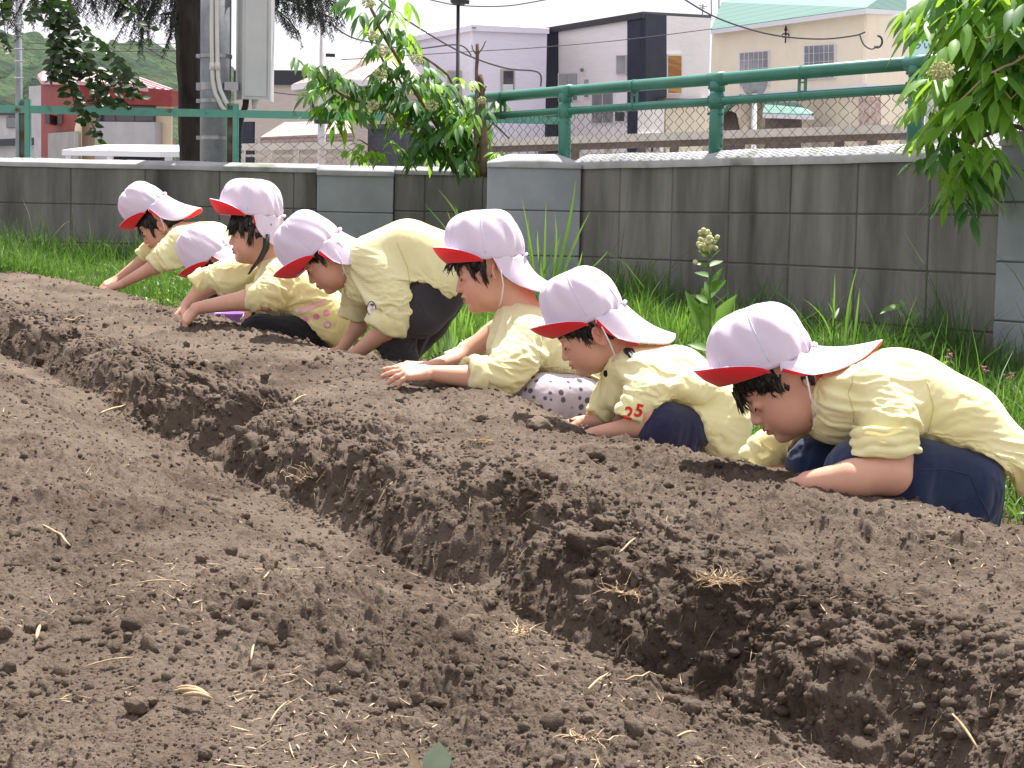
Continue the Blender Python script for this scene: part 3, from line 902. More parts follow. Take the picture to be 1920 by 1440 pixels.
def cap_parts(root, Mx, a=.098, b=.080, hgt=.115, vis=dict(), flap=Vector((1, 0, 0)), flen=.11, fdrop=.02, seed=0, curl=0.0, strap=None, lift=.0):
    """white cotton cap with red lining: crown panels, visor, neck flap. Mx maps cap-local (x forward, y left, z up) to world"""
    rr = np.random.RandomState(seed)
    def W(p): return Mx @ Vector(p)
    # --- crown
    nu, nv = 96, 34
    V = []; 
    gat = -1.0
    for j in range(nv + 1):
        v = j / nv
        th = v * math.pi / 2
        for i in range(nu):
            ph = 2 * math.pi * i / nu
            # superelliptic dome, fuller at the front
            cr = math.cos(th) ** .64; sr = math.sin(th) ** .90
            bulge = 1.0
            x = a * cr * math.cos(ph); y = b * cr * math.sin(ph); z = hgt * sr
            x += .006 * math.sin(th * 2) * (1 if math.cos(ph) > 0 else .6)
            # panel seams: six shallow grooves
            g = abs(math.sin(3 * (ph - math.pi / 6)))
            seam = -.0006 * math.exp(-(g / .07) ** 2) * (.3 + .7 * cr)
            puff = .0018 * (g ** .7) * math.sin(th * 2)
            # gathers at the back of the rim
            back = max(0.0, -math.cos(ph)) ** 2 * (1 - v) ** 1.6
            pleat = .0042 * back * math.sin(17 * ph + 2 * math.sin(6 * v + seed)) 
            sag = -.006 * back
            wr = .0013 * math.sin(5 * ph + seed * 1.7 + 6 * v) * math.sin(math.pi * v) + .0012 * math.sin(11 * ph + 9 * v + seed) * math.sin(math.pi * v)
            k = 1 + (seam + puff + pleat + sag + wr) / .09
            # the band pulls in slightly
            k *= 1 - .035 * math.exp(-(v / .06) ** 2)
            V.append(W((x * k, y * k, z * (1 + (puff + wr) / .1) )))
    Fc = []
    for j in range(nv):
        for i in range(nu):
            i2 = (i + 1) % nu
            Fc.append((j * nu + i, j * nu + i2, (j + 1) * nu + i2, (j + 1) * nu + i))
    def solid(o, t):
        m = o.modifiers.new('thick', 'SOLIDIFY'); m.thickness = t; m.offset = -1; m.material_offset = 1; m.material_offset_rim = 0; m.use_quality_normals = False
    cap = link_mesh('cap', V, Fc, [M['cap'], M['cap_red']], root, True)
    solid(cap, .0022)
    # stitched panel seams
    sm = MB()
    for q in range(6):
        ph = math.pi / 6 + q * math.pi / 3 + 0
        pts = []
        for j in range(2, nv - 1, 2):
            i = int(round(ph / (2 * math.pi) * nu)) % nu
            p = Vector(V[j * nu + i]); c = W((0, 0, hgt * .3))
            pts.append(p + (p - c).normalized() * .0004)
        sm.tube(pts, .0011, 5)
    sm.build('seam', M['cap'], cap, True)
        # --- visor: shallow trough, edges up
    vl = vis.get('len', .062); vp = vis.get('pitch', 0.0); tr = vis.get('trough', .030); half = R(vis.get('half', 86))
    V = []; Fc = []; n1, n2 = 41, 9
    for j in range(n2):
        e = j / (n2 - 1)
        for i in range(n1):
            ph = -half + 2 * half * i / (n1 - 1)
            ex = vl * max(0.0, math.cos(ph / half * math.pi / 2)) ** .62 * e
            cv = math.cos(vp); sv = math.sin(vp)
            # the brim is turned up: it leaves the rim outwards and upwards all round, bending a little
            rx, ry = math.cos(ph), math.sin(ph)
            V.append(W((a * .985 * rx + ex * cv * (.35 + .65 * rx) * (1 - .12 * e), b * .985 * ry + ex * cv * ry * .75, -.002 + ex * sv * (.80 + .20 * e) - .004 * e * math.sin(math.pi * e) + tr * ex / vl * ry * ry * .3)))
    for j in range(n2 - 1):
        for i in range(n1 - 1):
            Fc.append((j * n1 + i, (j + 1) * n1 + i, (j + 1) * n1 + i + 1, j * n1 + i + 1))
    vo = link_mesh('visor', V, Fc, [M['cap'], M['cap_red']], cap, True); solid(vo, .0032)
    # --- neck flap
    fb = Vector(flap).normalized()
    n1, n2 = 61, 22
    V = []; Fc = []
    Rm = Mx.to_3x3().normalized()
    bend = Vector((0, 0, -1))
    for j in range(n2 + 1):
        v = j / n2
        for i in range(n1):
            u = -1 + 2 * i / (n1 - 1)
            ph = math.pi + u * R(80)
            rim = W((a * .965 * math.cos(ph), b * .965 * math.sin(ph), .003 - .002 * v))
            ln = flen * max(0.0, math.cos(u * math.pi / 2)) ** .42
            side = Rm @ Vector((0, math.sin(ph), 0))
            back = abs(math.cos(u * math.pi / 2))
            p = rim + fb * ln * v
            p += side * (.012 * math.sin(v * math.pi * .5) * abs(u)) * (1 - .3 * v)
            p += bend * (fdrop * (v ** 1.3) * (abs(u) ** 1.2) * max(0, math.cos(u * math.pi / 2)) ** .4 * 1.6)
            p += bend * (.25 * fdrop * math.sin(math.pi * v))
            # gathers fan out from the elastic
            wv = .0030 * math.sin(19 * u + seed) * math.exp(-v * 3.2) + .0060 * math.sin(5.5 * u + seed * 2.1 + 1.5 * v) * v + .0015 * math.sin(9.5 * u - seed + 4 * v) * v
            p += (Rm @ Vector((0, 0, 1))) * wv
            if curl:
                p += Vector((1, 0, 0.25)) * (curl * v ** 2.2 * max(0, math.cos(u * math.pi / 2)) ** 1.2) 
            V.append(p)
    for j in range(n2):
        for i in range(n1 - 1):
            Fc.append((j * n1 + i, (j + 1) * n1 + i, (j + 1) * n1 + i + 1, j * n1 + i + 1))
    fo = link_mesh('neck_flap', V, Fc, [M['cap'], M['cap_red']], cap, True)
    # gathered elastic knot at the back
    kb = MB(); kb.tube([W((-a * .965, -.030, .004)), W((-a * 1.0, -.010, .006)), W((-a * 1.0, .010, .006)), W((-a * .965, .030, .004))], [.003, .0045, .0045, .003], 8)
    kb.build('gather', M['cap'], cap, True)
    if strap:
        st = MB(); st.tube(strap, .0017, 6); st.build('chin_strap', M['elastic'], cap, True)
    return cap, fo, solid, [Vector(V[i]) for i in range(2 * n1)]

def fold_field(V, N, anchors, amp=1.0, seed=0.0):
    """cloth folds: loose, slightly fanning creases near given points plus soft random waves"""
    d = np.zeros(len(V))
    wx = V[:, 0] + .018 * vnoise(V[:, 0] * 9 + seed, V[:, 1] * 9, V[:, 2] * 9)
    wz = V[:, 2] + .018 * vnoise(V[:, 0] * 9 - seed, V[:, 1] * 9 + 5, V[:, 2] * 9)
    for i, an in enumerate(anchors):
        c, Rr, A, k = an[:4]
        th = R(an[4]) if len(an) > 4 else (seed * 1.3 + i * 1.1)
        qx, qz, qy = wx - c[0], wz - c[2], V[:, 1] - c[1]
        al = qx * math.cos(th) + qz * math.sin(th); pe = -qx * math.sin(th) + qz * math.cos(th)
        w = np.exp(-(al / Rr) ** 2 - (pe / (Rr * .75)) ** 2 - (qy / (Rr * 1.2)) ** 2)
        ph = pe / (Rr * (.55 + .35 * np.clip(al / Rr + .6, 0, 2))) * k * .55 * math.pi
        s_ = np.sin(ph + seed + 1.2 * vnoise(al * 14 + seed, pe * 8, V[:, 1] * 6))
        d += A * w * (np.abs(s_) ** .8 - .55)
    n1 = np.abs(vnoise(wx * 7 + seed, V[:, 1] * 6, wz * 8)) 
    n2 = np.abs(vnoise(wx * 15 - seed, V[:, 1] * 11, wz * 19 + 4))
    n3 = np.abs(vnoise(wx * 34 - seed, V[:, 1] * 25, wz * 40 + 4))
    d += amp * (.012 * (n1 - .3) + .0055 * (n2 - .3) + .0012 * (n3 - .3))
    return V + N * d[:, None]

def decal(o_target, name, V, Fc, m, parent, off=.0015):
    """lay a flat patch (seen from the camera side, -Y) onto a cloth surface"""
    from mathutils.bvhtree import BVHTree
    me = o_target.data
    bvh = BVHTree.FromPolygons([v.co for v in me.vertices], [p.vertices[:] for p in me.polygons])
    out = []
    hits = []
    for p in V:
        h_ = bvh.ray_cast(Vector((p[0], p[1] - .3, p[2])), Vector((0, 1, 0)), .8)
        hits.append(h_)
    ys = [h_[0].y for h_ in hits if h_[0] is not None]
    md = sorted(ys)[len(ys) // 2] if ys else V[0][1]
    for p, h_ in zip(V, hits):
        y = h_[0].y if h_[0] is not None and abs(h_[0].y - md) < .03 else md
        out.append((p[0], y - off, p[2]))
    return link_mesh(name, out, Fc, m, parent, True)

def disc_patch(c, rx, rz, n=20, rings=4, shape=None):
    V = [tuple(c)]; Fc = []
    for r in range(1, rings + 1):
        for i in range(n):
            t = 2 * math.pi * i / n
            k = r / rings * (shape(t) if shape else 1)
            V.append((c[0] + rx * k * math.cos(t), c[1], c[2] + rz * k * math.sin(t)))
    for i in range(n): Fc.append((0, 1 + (i + 1) % n, 1 + i))
    for r in range(rings - 1):
        for i in range(n):
            a = 1 + r * n
            Fc.append((a + i, a + (i + 1) % n, a + n + (i + 1) % n, a + n + i))
    return V, Fc

def cloth_relax(o, colliders, pins, frames=14, grow=.09, pressure=.4, stiff=8.0, bend=4.0, grav=1.0, quality=5):
    """let the smock settle as real cloth: it is cut a little too large, pinned at neck and cuffs and lies on the body"""
    vg = o.vertex_groups.new(name='pin')
    for (c, r_) in pins:
        idx = [v.index for v in o.data.vertices if (v.co - c).length < r_]
        vg.add(idx, 1.0, 'REPLACE')
    for c in colliders:
        cm = c.modifiers.new('col', 'COLLISION'); c.collision.thickness_outer = .004; c.collision.cloth_friction = 12
    md = o.modifiers.new('cloth', 'CLOTH'); st = md.settings
    st.quality = quality; st.mass = .18; st.air_damping = 2.0
    st.tension_stiffness = stiff; st.compression_stiffness = stiff; st.shear_stiffness = stiff * .5; st.bending_stiffness = bend
    st.tension_damping = 8; st.compression_damping = 8; st.shear_damping = 8; st.bending_damping = .8
    st.vertex_group_mass = 'pin'; st.pin_stiffness = 1.0
    st.shrink_min = -grow; st.shrink_max = -grow
    st.use_pressure = pressure > 0; st.uniform_pressure_force = pressure
    st.effector_weights.gravity = grav
    md.collision_settings.use_collision = True; md.collision_settings.distance_min = .003; md.collision_settings.collision_quality = 2
    md.collision_settings.use_self_collision = False
    md.point_cache.frame_start = 1; md.point_cache.frame_end = frames + 1
    SC.frame_start = 1; SC.frame_end = frames + 1
    for f in range(1, frames + 2):
        SC.frame_set(f)
    dg = bpy.context.evaluated_depsgraph_get()
    ev = o.evaluated_get(dg)
    me = bpy.data.meshes.new_from_object(ev)
    co = np.empty(len(me.vertices) * 3, dtype=np.float32); me.vertices.foreach_get('co', co)
    o.modifiers.remove(md)
    for c in colliders:
        for m_ in list(c.modifiers):
            if m_.type == 'COLLISION': c.modifiers.remove(m_)
    ok = np.isfinite(co).all()
    if ok: o.data.vertices.foreach_set('co', co); o.data.update()
    bpy.data.meshes.remove(me)
    SC.frame_set(1)
    return ok

# ================================================================ children: one builder
def kid(cfg):
    Y = cfg['Y']; k = Y / F_PX
    def J(p): return at(p[0], p[1], Y + p[2])
    def strokes(lst, kk, shrink=1.0, grow=0.0):
        out = []
        for st in lst:
            w = 0
            pts = st
            if isinstance(st[0], (int, float)): w = st[0]; pts = st[1:]
            offs = (0,) if w == 0 else (-w, 0, w)
            for o_ in offs:
                for p, q in zip(pts[:-1], pts[1:]):
                    out.append(cone(at(p[0], p[1], Y + p[2] + o_), at(q[0], q[1], Y + q[2] + o_), p[3] * k * shrink + grow, q[3] * k * shrink + grow, kk))
        return out
    root = empty('person', at(cfg['base'][0], cfg['base'][1], Y), cfg['label'], 'child', 'children kneeling at the soil bed')
    hs = cfg.get('hs', 1.0)
    # ---- head frame
    HR = frame(R(cfg['pitch']), R(cfg.get('yaw', 0)))
    ear_w = at(cfg['ear'][0], cfg['ear'][1], Y - .07 * hs)
    origin = ear_w - HR @ Vector((-.008, .0715, -.003)) * hs
    HM = Matrix.Translation(origin) @ (HR * hs).to_4x4()
    neck_w = J(cfg['neck'])
    neck_l = HM.inverted() @ neck_w
    hv = cfg.get('hres', .0021)
    cc = cfg['cap']
    CR = frame(R(cc['pitch']), R(cc.get('yaw', 0)), R(cc.get('roll', 1)))
    CM = Matrix.Translation(at(cc['c'][0], cc['c'][1], Y + cc.get('dy', 0))) @ CR.to_4x4()
    cA = np.array(CM.to_3x3().inverted()); ct = np.array(CM.translation)
    ca, cb, ch_ = cc.get('a', .098) - .012, cc.get('b', .080) - .009, cc.get('h', .115) - .010
    _fw = at(cc['flap'][0] + 960, cc['flap'][1] + 423, Y) - at(960, 423, Y); _fw.y = 0
    fpl = np.array(CM @ Vector((-cc.get('a', .098) * .9, 0, 0))); _n = _fw.normalized().cross(Vector((0, 1, 0))); fpn = np.array(_n if _n.x * .5 + _n.z > 0 else -_n)
    def under_cap(X, Yy, Z):
        P0 = np.stack(np.broadcast_arrays(X, Yy, Z), -1).reshape(-1, 3)
        Lc = (P0 - ct) @ cA.T
        kx = np.sqrt((Lc[:, 0] / ca) ** 2 + (Lc[:, 1] / cb) ** 2 + (Lc[:, 2] / ch_) ** 2)
        dome = (kx - 1) * min(ca, cb)
        low = np.maximum(Lc[:, 2] + .006, -Lc[:, 0] - ca * .80)
        low = np.maximum(low, np.where(Lc[:, 0] < -.022, np.maximum(np.abs(Lc[:, 1]) - cb * .86, Lc[:, 2] + .020), -.01))
        low = np.maximum(low, np.where((Lc[:, 0] < -.015) | ((Lc[:, 0] < .004) & (np.abs(Lc[:, 1]) < .069 * hs)), (P0 - fpl) @ fpn + .015, -.01))
        return np.minimum(dome, low).reshape(np.broadcast_shapes(X.shape, Yy.shape, Z.shape))
    def under_cap_hair(X, Yy, Z):
        P0 = np.stack(np.broadcast_arrays(X, Yy, Z), -1).reshape(-1, 3); Lx = ((P0 - ct) @ cA.T)[:, 0]
        Ly = np.abs(((P0 - ct) @ cA.T)[:, 1]); d_ = np.where(Lx < .012, (P0 - fpl) @ fpn + .016, -.01); d_ = np.maximum(d_, np.where(Lx < .0, Ly - cc.get('b', .08) * .74, -.01))
        return np.maximum(under_cap(X, Yy, Z), d_.reshape(np.broadcast_shapes(X.shape, Yy.shape, Z.shape)))
    hp = xform(head_prims(tuple(neck_l))[:-1], HM); hp.append(fn(under_cap, .002, 'i')); hp += xform(head_prims(tuple(neck_l))[-1:], HM)
    hV, hF = sdf_mesh(hp, hv)
    A = np.array(HM.to_3x3().inverted()); tt = np.array(HM.translation)
    hL = (hV - tt) @ A.T
    parts = [(hV, hF)]; tints = [tint_head(hL)]
    def skin_part(prims, h_, knuckle=None):
        v, f = sdf_mesh(prims, h_)
        parts.append((v, f))
        c = np.tile(np.array(SKIN), (len(v), 1))
        if knuckle is not None:
            for kp in knuckle:
                w_ = np.exp(-(np.linalg.norm(v - np.array(kp), axis=1) / .016) ** 2)
                c = c * (1 - .35 * w_[:, None]) + np.array((.62, .24, .17)) * .35 * w_[:, None]
                w2 = np.exp(-(np.linalg.norm(v - np.array(kp), axis=1) / .045) ** 2) * np.clip(.5 + 1.4 * vnoise(v[:, 0] * 130, v[:, 1] * 130, v[:, 2] * 130), 0, 1)
                c = c * (1 - .55 * w2[:, None]) + np.array((.24, .16, .11)) * .55 * w2[:, None]
        tints.append(c)
    for arm in cfg['arms']:
        P = strokes([arm['bones']], .012)
        hd = arm.get('hand')
        kn = None
        if hd:
            w_ = J(arm['bones'][-1])
            tip = J(hd['tip'])
            L_ = max(.085, min(.125, (tip - w_).length))
            P += hand_prims(w_, tip - w_, hd.get('up', (0, -.25, 1)), hd.get('side', 1), length=hd.get('L', .105 * hs), curl=hd.get('curl', .5), spread=hd.get('spread', 1.2), curls=hd.get('curls'), thumb_out=hd.get('thumb', .7))
            kn = [tip]
        skin_part(P, cfg.get('ares', .0022), kn)
    skin_part(strokes(cfg['torso_in'], .03, .78) + strokes(cfg.get('legs', []), .02, .82), .011)
    bV, bF = joinm(parts)
    body = link_mesh('body', bV, bF, M['skin'], root, True)
    set_col(body, 'tint', np.concatenate(tints))
    # ---- little face lines laid on the head surface
    def on_face(y, z, lift=.0004):
        m = (np.abs(hL[:, 1] - y) < .0035) & (np.abs(hL[:, 2] - z) < .0035) & (hL[:, 0] > 0)
        x = hL[m, 0].max() if m.any() else .07
        return HM @ Vector((x + lift, y, z))
    for s in (-1, 1):
        mb = MB(); pts = []
        for t in np.linspace(0, 1, 9):
            y = s * (.0155 + .028 * t); z = .0005 - .0045 * math.sin(math.pi * t) + .003 * t
            p = on_face(y, z) ; pts.append(p)
        mb.tube(pts, [.0006 * hs] + [.0013 * hs] * 7 + [.0007 * hs], 6); mb.build('eyelash', M['lash'], root, True)
        mb = MB(); pts = []
        for t in np.linspace(0, 1, 8):
            y = s * (.013 + .034 * t); z = .0255 + .0045 * math.sin(math.pi * t * .8) - .002 * t
            pts.append(on_face(y, z, -.0006))
        mb.tube(pts, [.0010 * hs, .0018 * hs, .0020 * hs, .0019 * hs, .0017 * hs, .0014 * hs, .0010 * hs, .0004 * hs], 6); mb.build('eyebrow', M['brow'], root, True)
    mb = MB(); mb.tube([on_face(y, -.0457 + cfg.get('smile', .3) * .012 * (abs(y) / .0165) ** 2, -.0006) for y in np.linspace(-.0165, .0165, 9)], .0009 * hs, 5); mb.build('mouth', M['mouthline'], root, True)
    # ---- hair
    xs_ = [-.12, -.095, -.05, -.028, -.012, .006, .012, .026, .040, .060, .12]
    zs_ = cfg.get('hairline', [-.060, -.058, -.040, -.030, .012, .018, -.022, -.026, .012, .034, .038])
    def hcut(X, Yy, Z):
        P0 = np.stack(np.broadcast_arrays(X, Yy, Z), -1).reshape(-1, 3)
        Lc = (P0 - tt) @ A.T
        zb = np.interp(Lc[:, 0] + .004 * np.sin(Lc[:, 1] * 420), xs_, zs_)
        zb = zb + .005 * vnoise(Lc[:, 1] * 160, Lc[:, 0] * 120)
        d = (zb - Lc[:, 2]) * .75 * hs
        return d.reshape(np.broadcast_shapes(X.shape, Yy.shape, Z.shape))
    hh = xform([ell((-.010, 0, .034), (.0925, .0745, .080), .004), ell((.036, 0, .036), (.050, .058, .044), .015)], HM)
    hh.append(fn(hcut, .002, 'i')); hh.append(fn(under_cap_hair, .002, 'i'))
    v, f = sdf_mesh(hh, .0026 * max(1, hs * .9))
    nrm = vnormals(v, f); Lc = (v - tt) @ A.T
    v = v + nrm * (.0020 * vnoise(Lc[:, 0] * 260, Lc[:, 1] * 260, Lc[:, 2] * 30) + .001 * vnoise(Lc[:, 0] * 500, Lc[:, 1] * 500, Lc[:, 2] * 40))[:, None]
    hair = link_mesh('hair', v, f, M['hair'], root, True)
    # fine strands combed over the hair mass
    nh = vnormals(hV * 0 + hV, hF)[:1] if False else None
    nn_ = np.zeros_like(v); a0 = v[f[:, 0]]; cr_ = np.cross(v[f[:, 2]] - a0, v[f[:, 3]] - v[f[:, 1]])
    for i_ in range(4): np.add.at(nn_, f[:, i_], cr_)
    nn_ /= np.linalg.norm(nn_, axis=1)[:, None] + 1e-9
    capz = ((v - ct) @ cA.T)[:, 2]
    cand = np.where((capz < .002) & (np.abs(Lc[:, 1]) > .012) & (((v - ct) @ cA.T)[:, 0] > .012))[0]
    r0 = np.random.RandomState(cfg.get('seed', 1) + 40)
    if len(cand):
        pick = cand[r0.randint(0, len(cand), 520)]
        top = HM @ Vector((-.03, 0, .10)); ms = MB()
        for q_ in pick:
            p = Vector(v[q_]); nv3 = Vector(nn_[q_]); t_ = (p - top); t_ = (t_ - nv3 * t_.dot(nv3)).normalized()
            t_ = (t_ + Vector(r0.randn(3) * .16)).normalized(); ln = hs * r0.uniform(.012, .030); p0 = p - t_ * ln * .5 + nv3 * .0004
            ms.tube([p0, p0 + t_ * ln * .4 + nv3 * .0012, p0 + t_ * ln * .8 + nv3 * .0008, p0 + t_ * ln * 1.05 - nv3 * .001], [.0006, .0008, .0006, .0001], 3, cap=False)
        ms.build('hair_strands', M['hair'], hair, True)
    # loose locks: tapered curved strands, in head-local coordinates
    rr = np.random.RandomState(cfg.get('seed', 1))
    for (x0, y0, z0, x1, y1, z1, n_, r_) in cfg.get('locks', []):
        mb = MB()
        for _ in range(n_):
            j0 = rr.randn(3) * .004; j1 = rr.randn(3) * .005
            a_ = Vector((x0, y0, z0)) + Vector(j0); b_ = Vector((x1, y1, z1)) + Vector(j1)
            mid = (a_ + b_) / 2 + Vector((.006, 0, .002)) + Vector(rr.randn(3) * .002)
            pts = []
            for t in np.linspace(0, 1, 6):
                p = a_ * (1 - t) ** 2 + mid * 2 * t * (1 - t) + b_ * t * t
                pts.append(HM @ p)
            mb.tube(pts, [r_ * hs * q for q in (1, 1, .9, .75, .5, .12)], 5)
        mb.build('hair_lock', M['hair'], hair, True)
    for tail in cfg.get('tails', []):
        mb = MB()
        for _ in range(26):
            off = [rr.randn() * .5 for _ in range(2)]
            pts = []; rad = []
            for i, p in enumerate(tail):
                b0 = J(p); sp = p[3] * k * .55
                pts.append(b0 + Vector((off[0] * sp + rr.randn() * .0015, off[1] * sp, rr.randn() * .001)))
                rad.append(max(.0004, p[3] * k * .30 * (1 - .8 * (i / (len(tail) - 1)) ** 2)))
            mb.tube(pts, rad, 5)
        mb.build('ponytail', M['hair'], hair, True)
    # ---- cap
    fl = at(cc['flap'][0] + 960, cc['flap'][1] + 423, Y) - at(960, 423, Y); fl.y = 0
    strap = None
    if 'strap' in cfg:
        strap = [J(p) for p in cfg['strap']]
    cap_o, flap_o, solid_, flap_pins = cap_parts(root, CM, a=cc.get('a', .098), b=cc.get('b', .080), hgt=cc.get('h', .115), vis=cc.get('vis', {}), flap=fl, flen=cc.get('flen', fl.length), fdrop=cc.get('drop', .02), seed=cfg.get('seed', 1), curl=cc.get('curl', 0), strap=strap)
    # ---- smock
    sp = strokes(cfg['smock'], cfg.get('sk', .022))
    for f_ in cfg.get('smock_fn', []): sp.append(f_)
    v, f = sdf_mesh(sp, cfg.get('sres', .0065))
    bv, bf = sdf_mesh([q_ for q_ in hp if q_['op'] == 'u' and q_['t'] == 'ell'][:6] + strokes(cfg['torso_in'], .03, .95) + strokes(cfg['smock'], .02, .74) + strokes(cfg.get('legs', []), .014, 1.0), .012)
    colb = link_mesh('tmp_col', bv, bf, None, None)
    smock = link_mesh('smock', v, f, M[cfg.get('smock_mat', 'smock')], root, True)
    pins = [(J(p), p[3] * k) for p in cfg.get('pins', [])]
    import time as _t; _t0 = _t.time()
    cloth_relax(smock, [colb], pins, **cfg.get('cloth', {}))
    print('cloth', len(v), round(_t.time() - _t0, 2))
    solid_(flap_o, .0020)
    bpy.data.objects.remove(colb)
    sub = smock.modifiers.new('smooth_cloth', 'SUBSURF'); sub.levels = 1; sub.render_levels = 1
    # rolled cuffs: stacked rings of cloth round the sleeve end
    for (c0, c1, r0, n_) in cfg.get('cuffs', []):
        a_, b_ = J(c0), J(c1); ax = (b_ - a_).normalized()
        e1 = ax.orthogonal().normalized(); e2 = ax.cross(e1)
        nu, nv = 40, 8 * n_
        V = []; Fc = []
        ph0 = rr.rand() * 6
        for j in range(nv + 1):
            t = j / nv
            for i in range(nu):
                an = 2 * math.pi * i / nu
                rad = r0 * k * (1 + .11 * abs(math.sin(math.pi * (t * n_ + .22 * math.sin(2 * an + ph0) + .12 * math.sin(5 * an + 3 * t)))) ** .7 - .14 * (t > .999) + .045 * math.sin(3 * an + ph0 + 3 * t) + .030 * math.sin(7 * an + 7 * t + ph0) + .016 * math.sin(15 * an - 9 * t))
                V.append(a_ + (b_ - a_) * (t + .09 * math.sin(2 * an + ph0) + .03 * math.sin(5 * an)) + (e1 * math.cos(an) + e2 * math.sin(an)) * rad)
        for j in range(nv):
            for i in range(nu):
                i2 = (i + 1) % nu
                Fc.append((j * nu + i, j * nu + i2, (j + 1) * nu + i2, (j + 1) * nu + i))
        n0 = len(V)
        # turned-in inner edge
        for i in range(nu):
            p = V[nv * nu + i]; c = b_ + (b_ - a_) * -.25
            V.append(c + (p - b_) * .80)
        for i in range(nu):
            i2 = (i + 1) % nu
            Fc.append((nv * nu + i, nv * nu + i2, n0 + i2, n0 + i))
        link_mesh('rolled_cuff', V, Fc, M[cfg.get('smock_mat', 'smock')], smock, True)
    # ---- trousers
    if cfg.get('legs'):
        v, f = sdf_mesh(strokes(cfg['legs'], .014), cfg.get('lres', .008))
        nrm = vnormals(v, f)
        tro = link_mesh('trousers', v, f, M[cfg['leg_mat']], root, True)
        if cfg.get('lpins'):
            bv, bf = sdf_mesh(strokes(cfg['legs'], .014, .86), .013)
            colb = link_mesh('tmp_col', bv, bf, None, None)
            cloth_relax(tro, [colb], [(J(p), p[3] * k) for p in cfg['lpins']], frames=10, grow=cfg.get('lgrow', .08), pressure=.0, quality=4)
            bpy.data.objects.remove(colb)
        sub = tro.modifiers.new('smooth_cloth', 'SUBSURF'); sub.levels = 1; sub.render_levels = 1
    for (sh, mname) in cfg.get('shoes', []):
        v, f = sdf_mesh(strokes(sh, .01), .004)
        so = link_mesh('shoe', v, f, M[mname], root, True)
    if cfg.get('collar'):
        v, f = sdf_mesh(strokes(cfg['collar'][0], .006), .003)
        link_mesh('collar', v, f, M[cfg['collar'][1]], root, True)
    return root, smock, J
KIDS = []
# nearest boy, squatting in jeans
k1, sm1, J1 = kid(dict(
    label='boy in dark blue jeans crouching nearest the camera, smiling face low over the soil', Y=3.3, base=(1700, 1010),
    ear=(1499, 721), pitch=37, yaw=-4, hs=1.03, smile=1.0, neck=(1590, 760, 0, 0), seed=1, hres=.0017, ares=.0020,
    cap=dict(c=(1437, 686), pitch=22, a=.0955, b=.084, h=.112, vis=dict(len=.056, pitch=R(50)), flap=(118, -16), flen=.125, drop=.034),
    strap=[(1512, 705, -.085), (1520, 745, -.082), (1532, 768, -.07), (1520, 790, -.04)],
    arms=[dict(bones=[(1640, 730, -.10, 34), (1672, 858, -.145, 36), (1668, 888, -.165, 38), (1600, 898, -.17, 34), (1515, 905, -.14, 21)], hand=dict(tip=(1430, 915, -.05), side=-1, curl=.8)),
          dict(bones=[(1530, 780, .10, 28), (1430, 868, .13, 26), (1470, 895, .10, 20), (1500, 905, .07, 17)], hand=dict(tip=(1460, 930, .02), side=1, curl=.8))],
    torso_in=[(.04, (1600, 755, 0, 60), (1700, 745, 0, 74), (1800, 800, 0, 72), (1830, 880, 0, 68))],
    smock=[(.048, (1592, 752, 0, 66), (1672, 722, 0, 74), (1780, 770, 0, 70), (1872, 834, 0, 54), (1925, 858, .0, 38)),
           (.02, (1548, 735, 0, 36), (1560, 790, 0, 36), (1640, 780, 0, 40)),
           ((1640, 722, -.095, 56), (1672, 790, -.135, 50), (1668, 818, -.14, 48)),
           (.02, (1840, 838, -.06, 36), (1878, 862, -.06, 30)),
           ((1545, 790, .10, 38), (1445, 838, .13, 34), (1425, 850, .13, 32))],
    pins=[(1560, 740, -.02, 50), (1662, 815, -.14, 60), (1440, 845, .12, 45), (1760, 740, 0, 30)],
    folds=[((1650, 730, -.16), .09, .010, 5, 60), ((1660, 770, -.18), .06, .010, 5, 10), ((1580, 720, -.10), .07, .006, 6, -60), ((1740, 790, -.1), .12, .016, 5, -25), ((1840, 830, -.1), .12, .018, 5, -40), ((1860, 890, -.1), .07, .012, 5, 70), ((1540, 770, -.05), .05, .006, 7, 60)],
    cuffs=[((1660, 800, -.14), (1664, 858, -.150), 56, 3), ((1440, 838, .12), (1412, 872, .12), 36, 2)],
    legs=[((1818, 900, -.08, 66), (1720, 878, -.10, 56), (1608, 872, -.11, 50)), ((1608, 872, -.11, 48), (1700, 960, -.09, 44), (1760, 1020, -.08, 34)),
          ((1818, 900, .08, 66), (1640, 868, .08, 52), (1532, 858, .07, 46)), ((1532, 858, .07, 44), (1640, 950, .06, 36)),
          (.05, (1822, 900, 0, 64), (1838, 945, 0, 40))],
    lpins=[(1760, 1020, -.08, 40), (1640, 960, .06, 44), (1820, 900, .0, 20)],
    leg_mat='denim', lgrow=.09, lfolds=[((1780, 960, -.15), .08, .005, 5, -50), ((1560, 860, -.1), .05, .004, 5, 40)],
    shoes=[([((1740, 1035, -.08, 24), (1680, 1045, -.08, 20))], 'shoe_grey')],
    hairline=[-.060, -.058, -.040, -.030, .012, .018, -.004, -.010, .014, .030, .030],
    locks=[(.084, .012, .046, .090, .016, .006, 10, .0022), (.086, -.010, .046, .098, -.006, .002, 14, .0024), (.020, .068, .030, .024, .070, -.002, 8, .0022)],
))
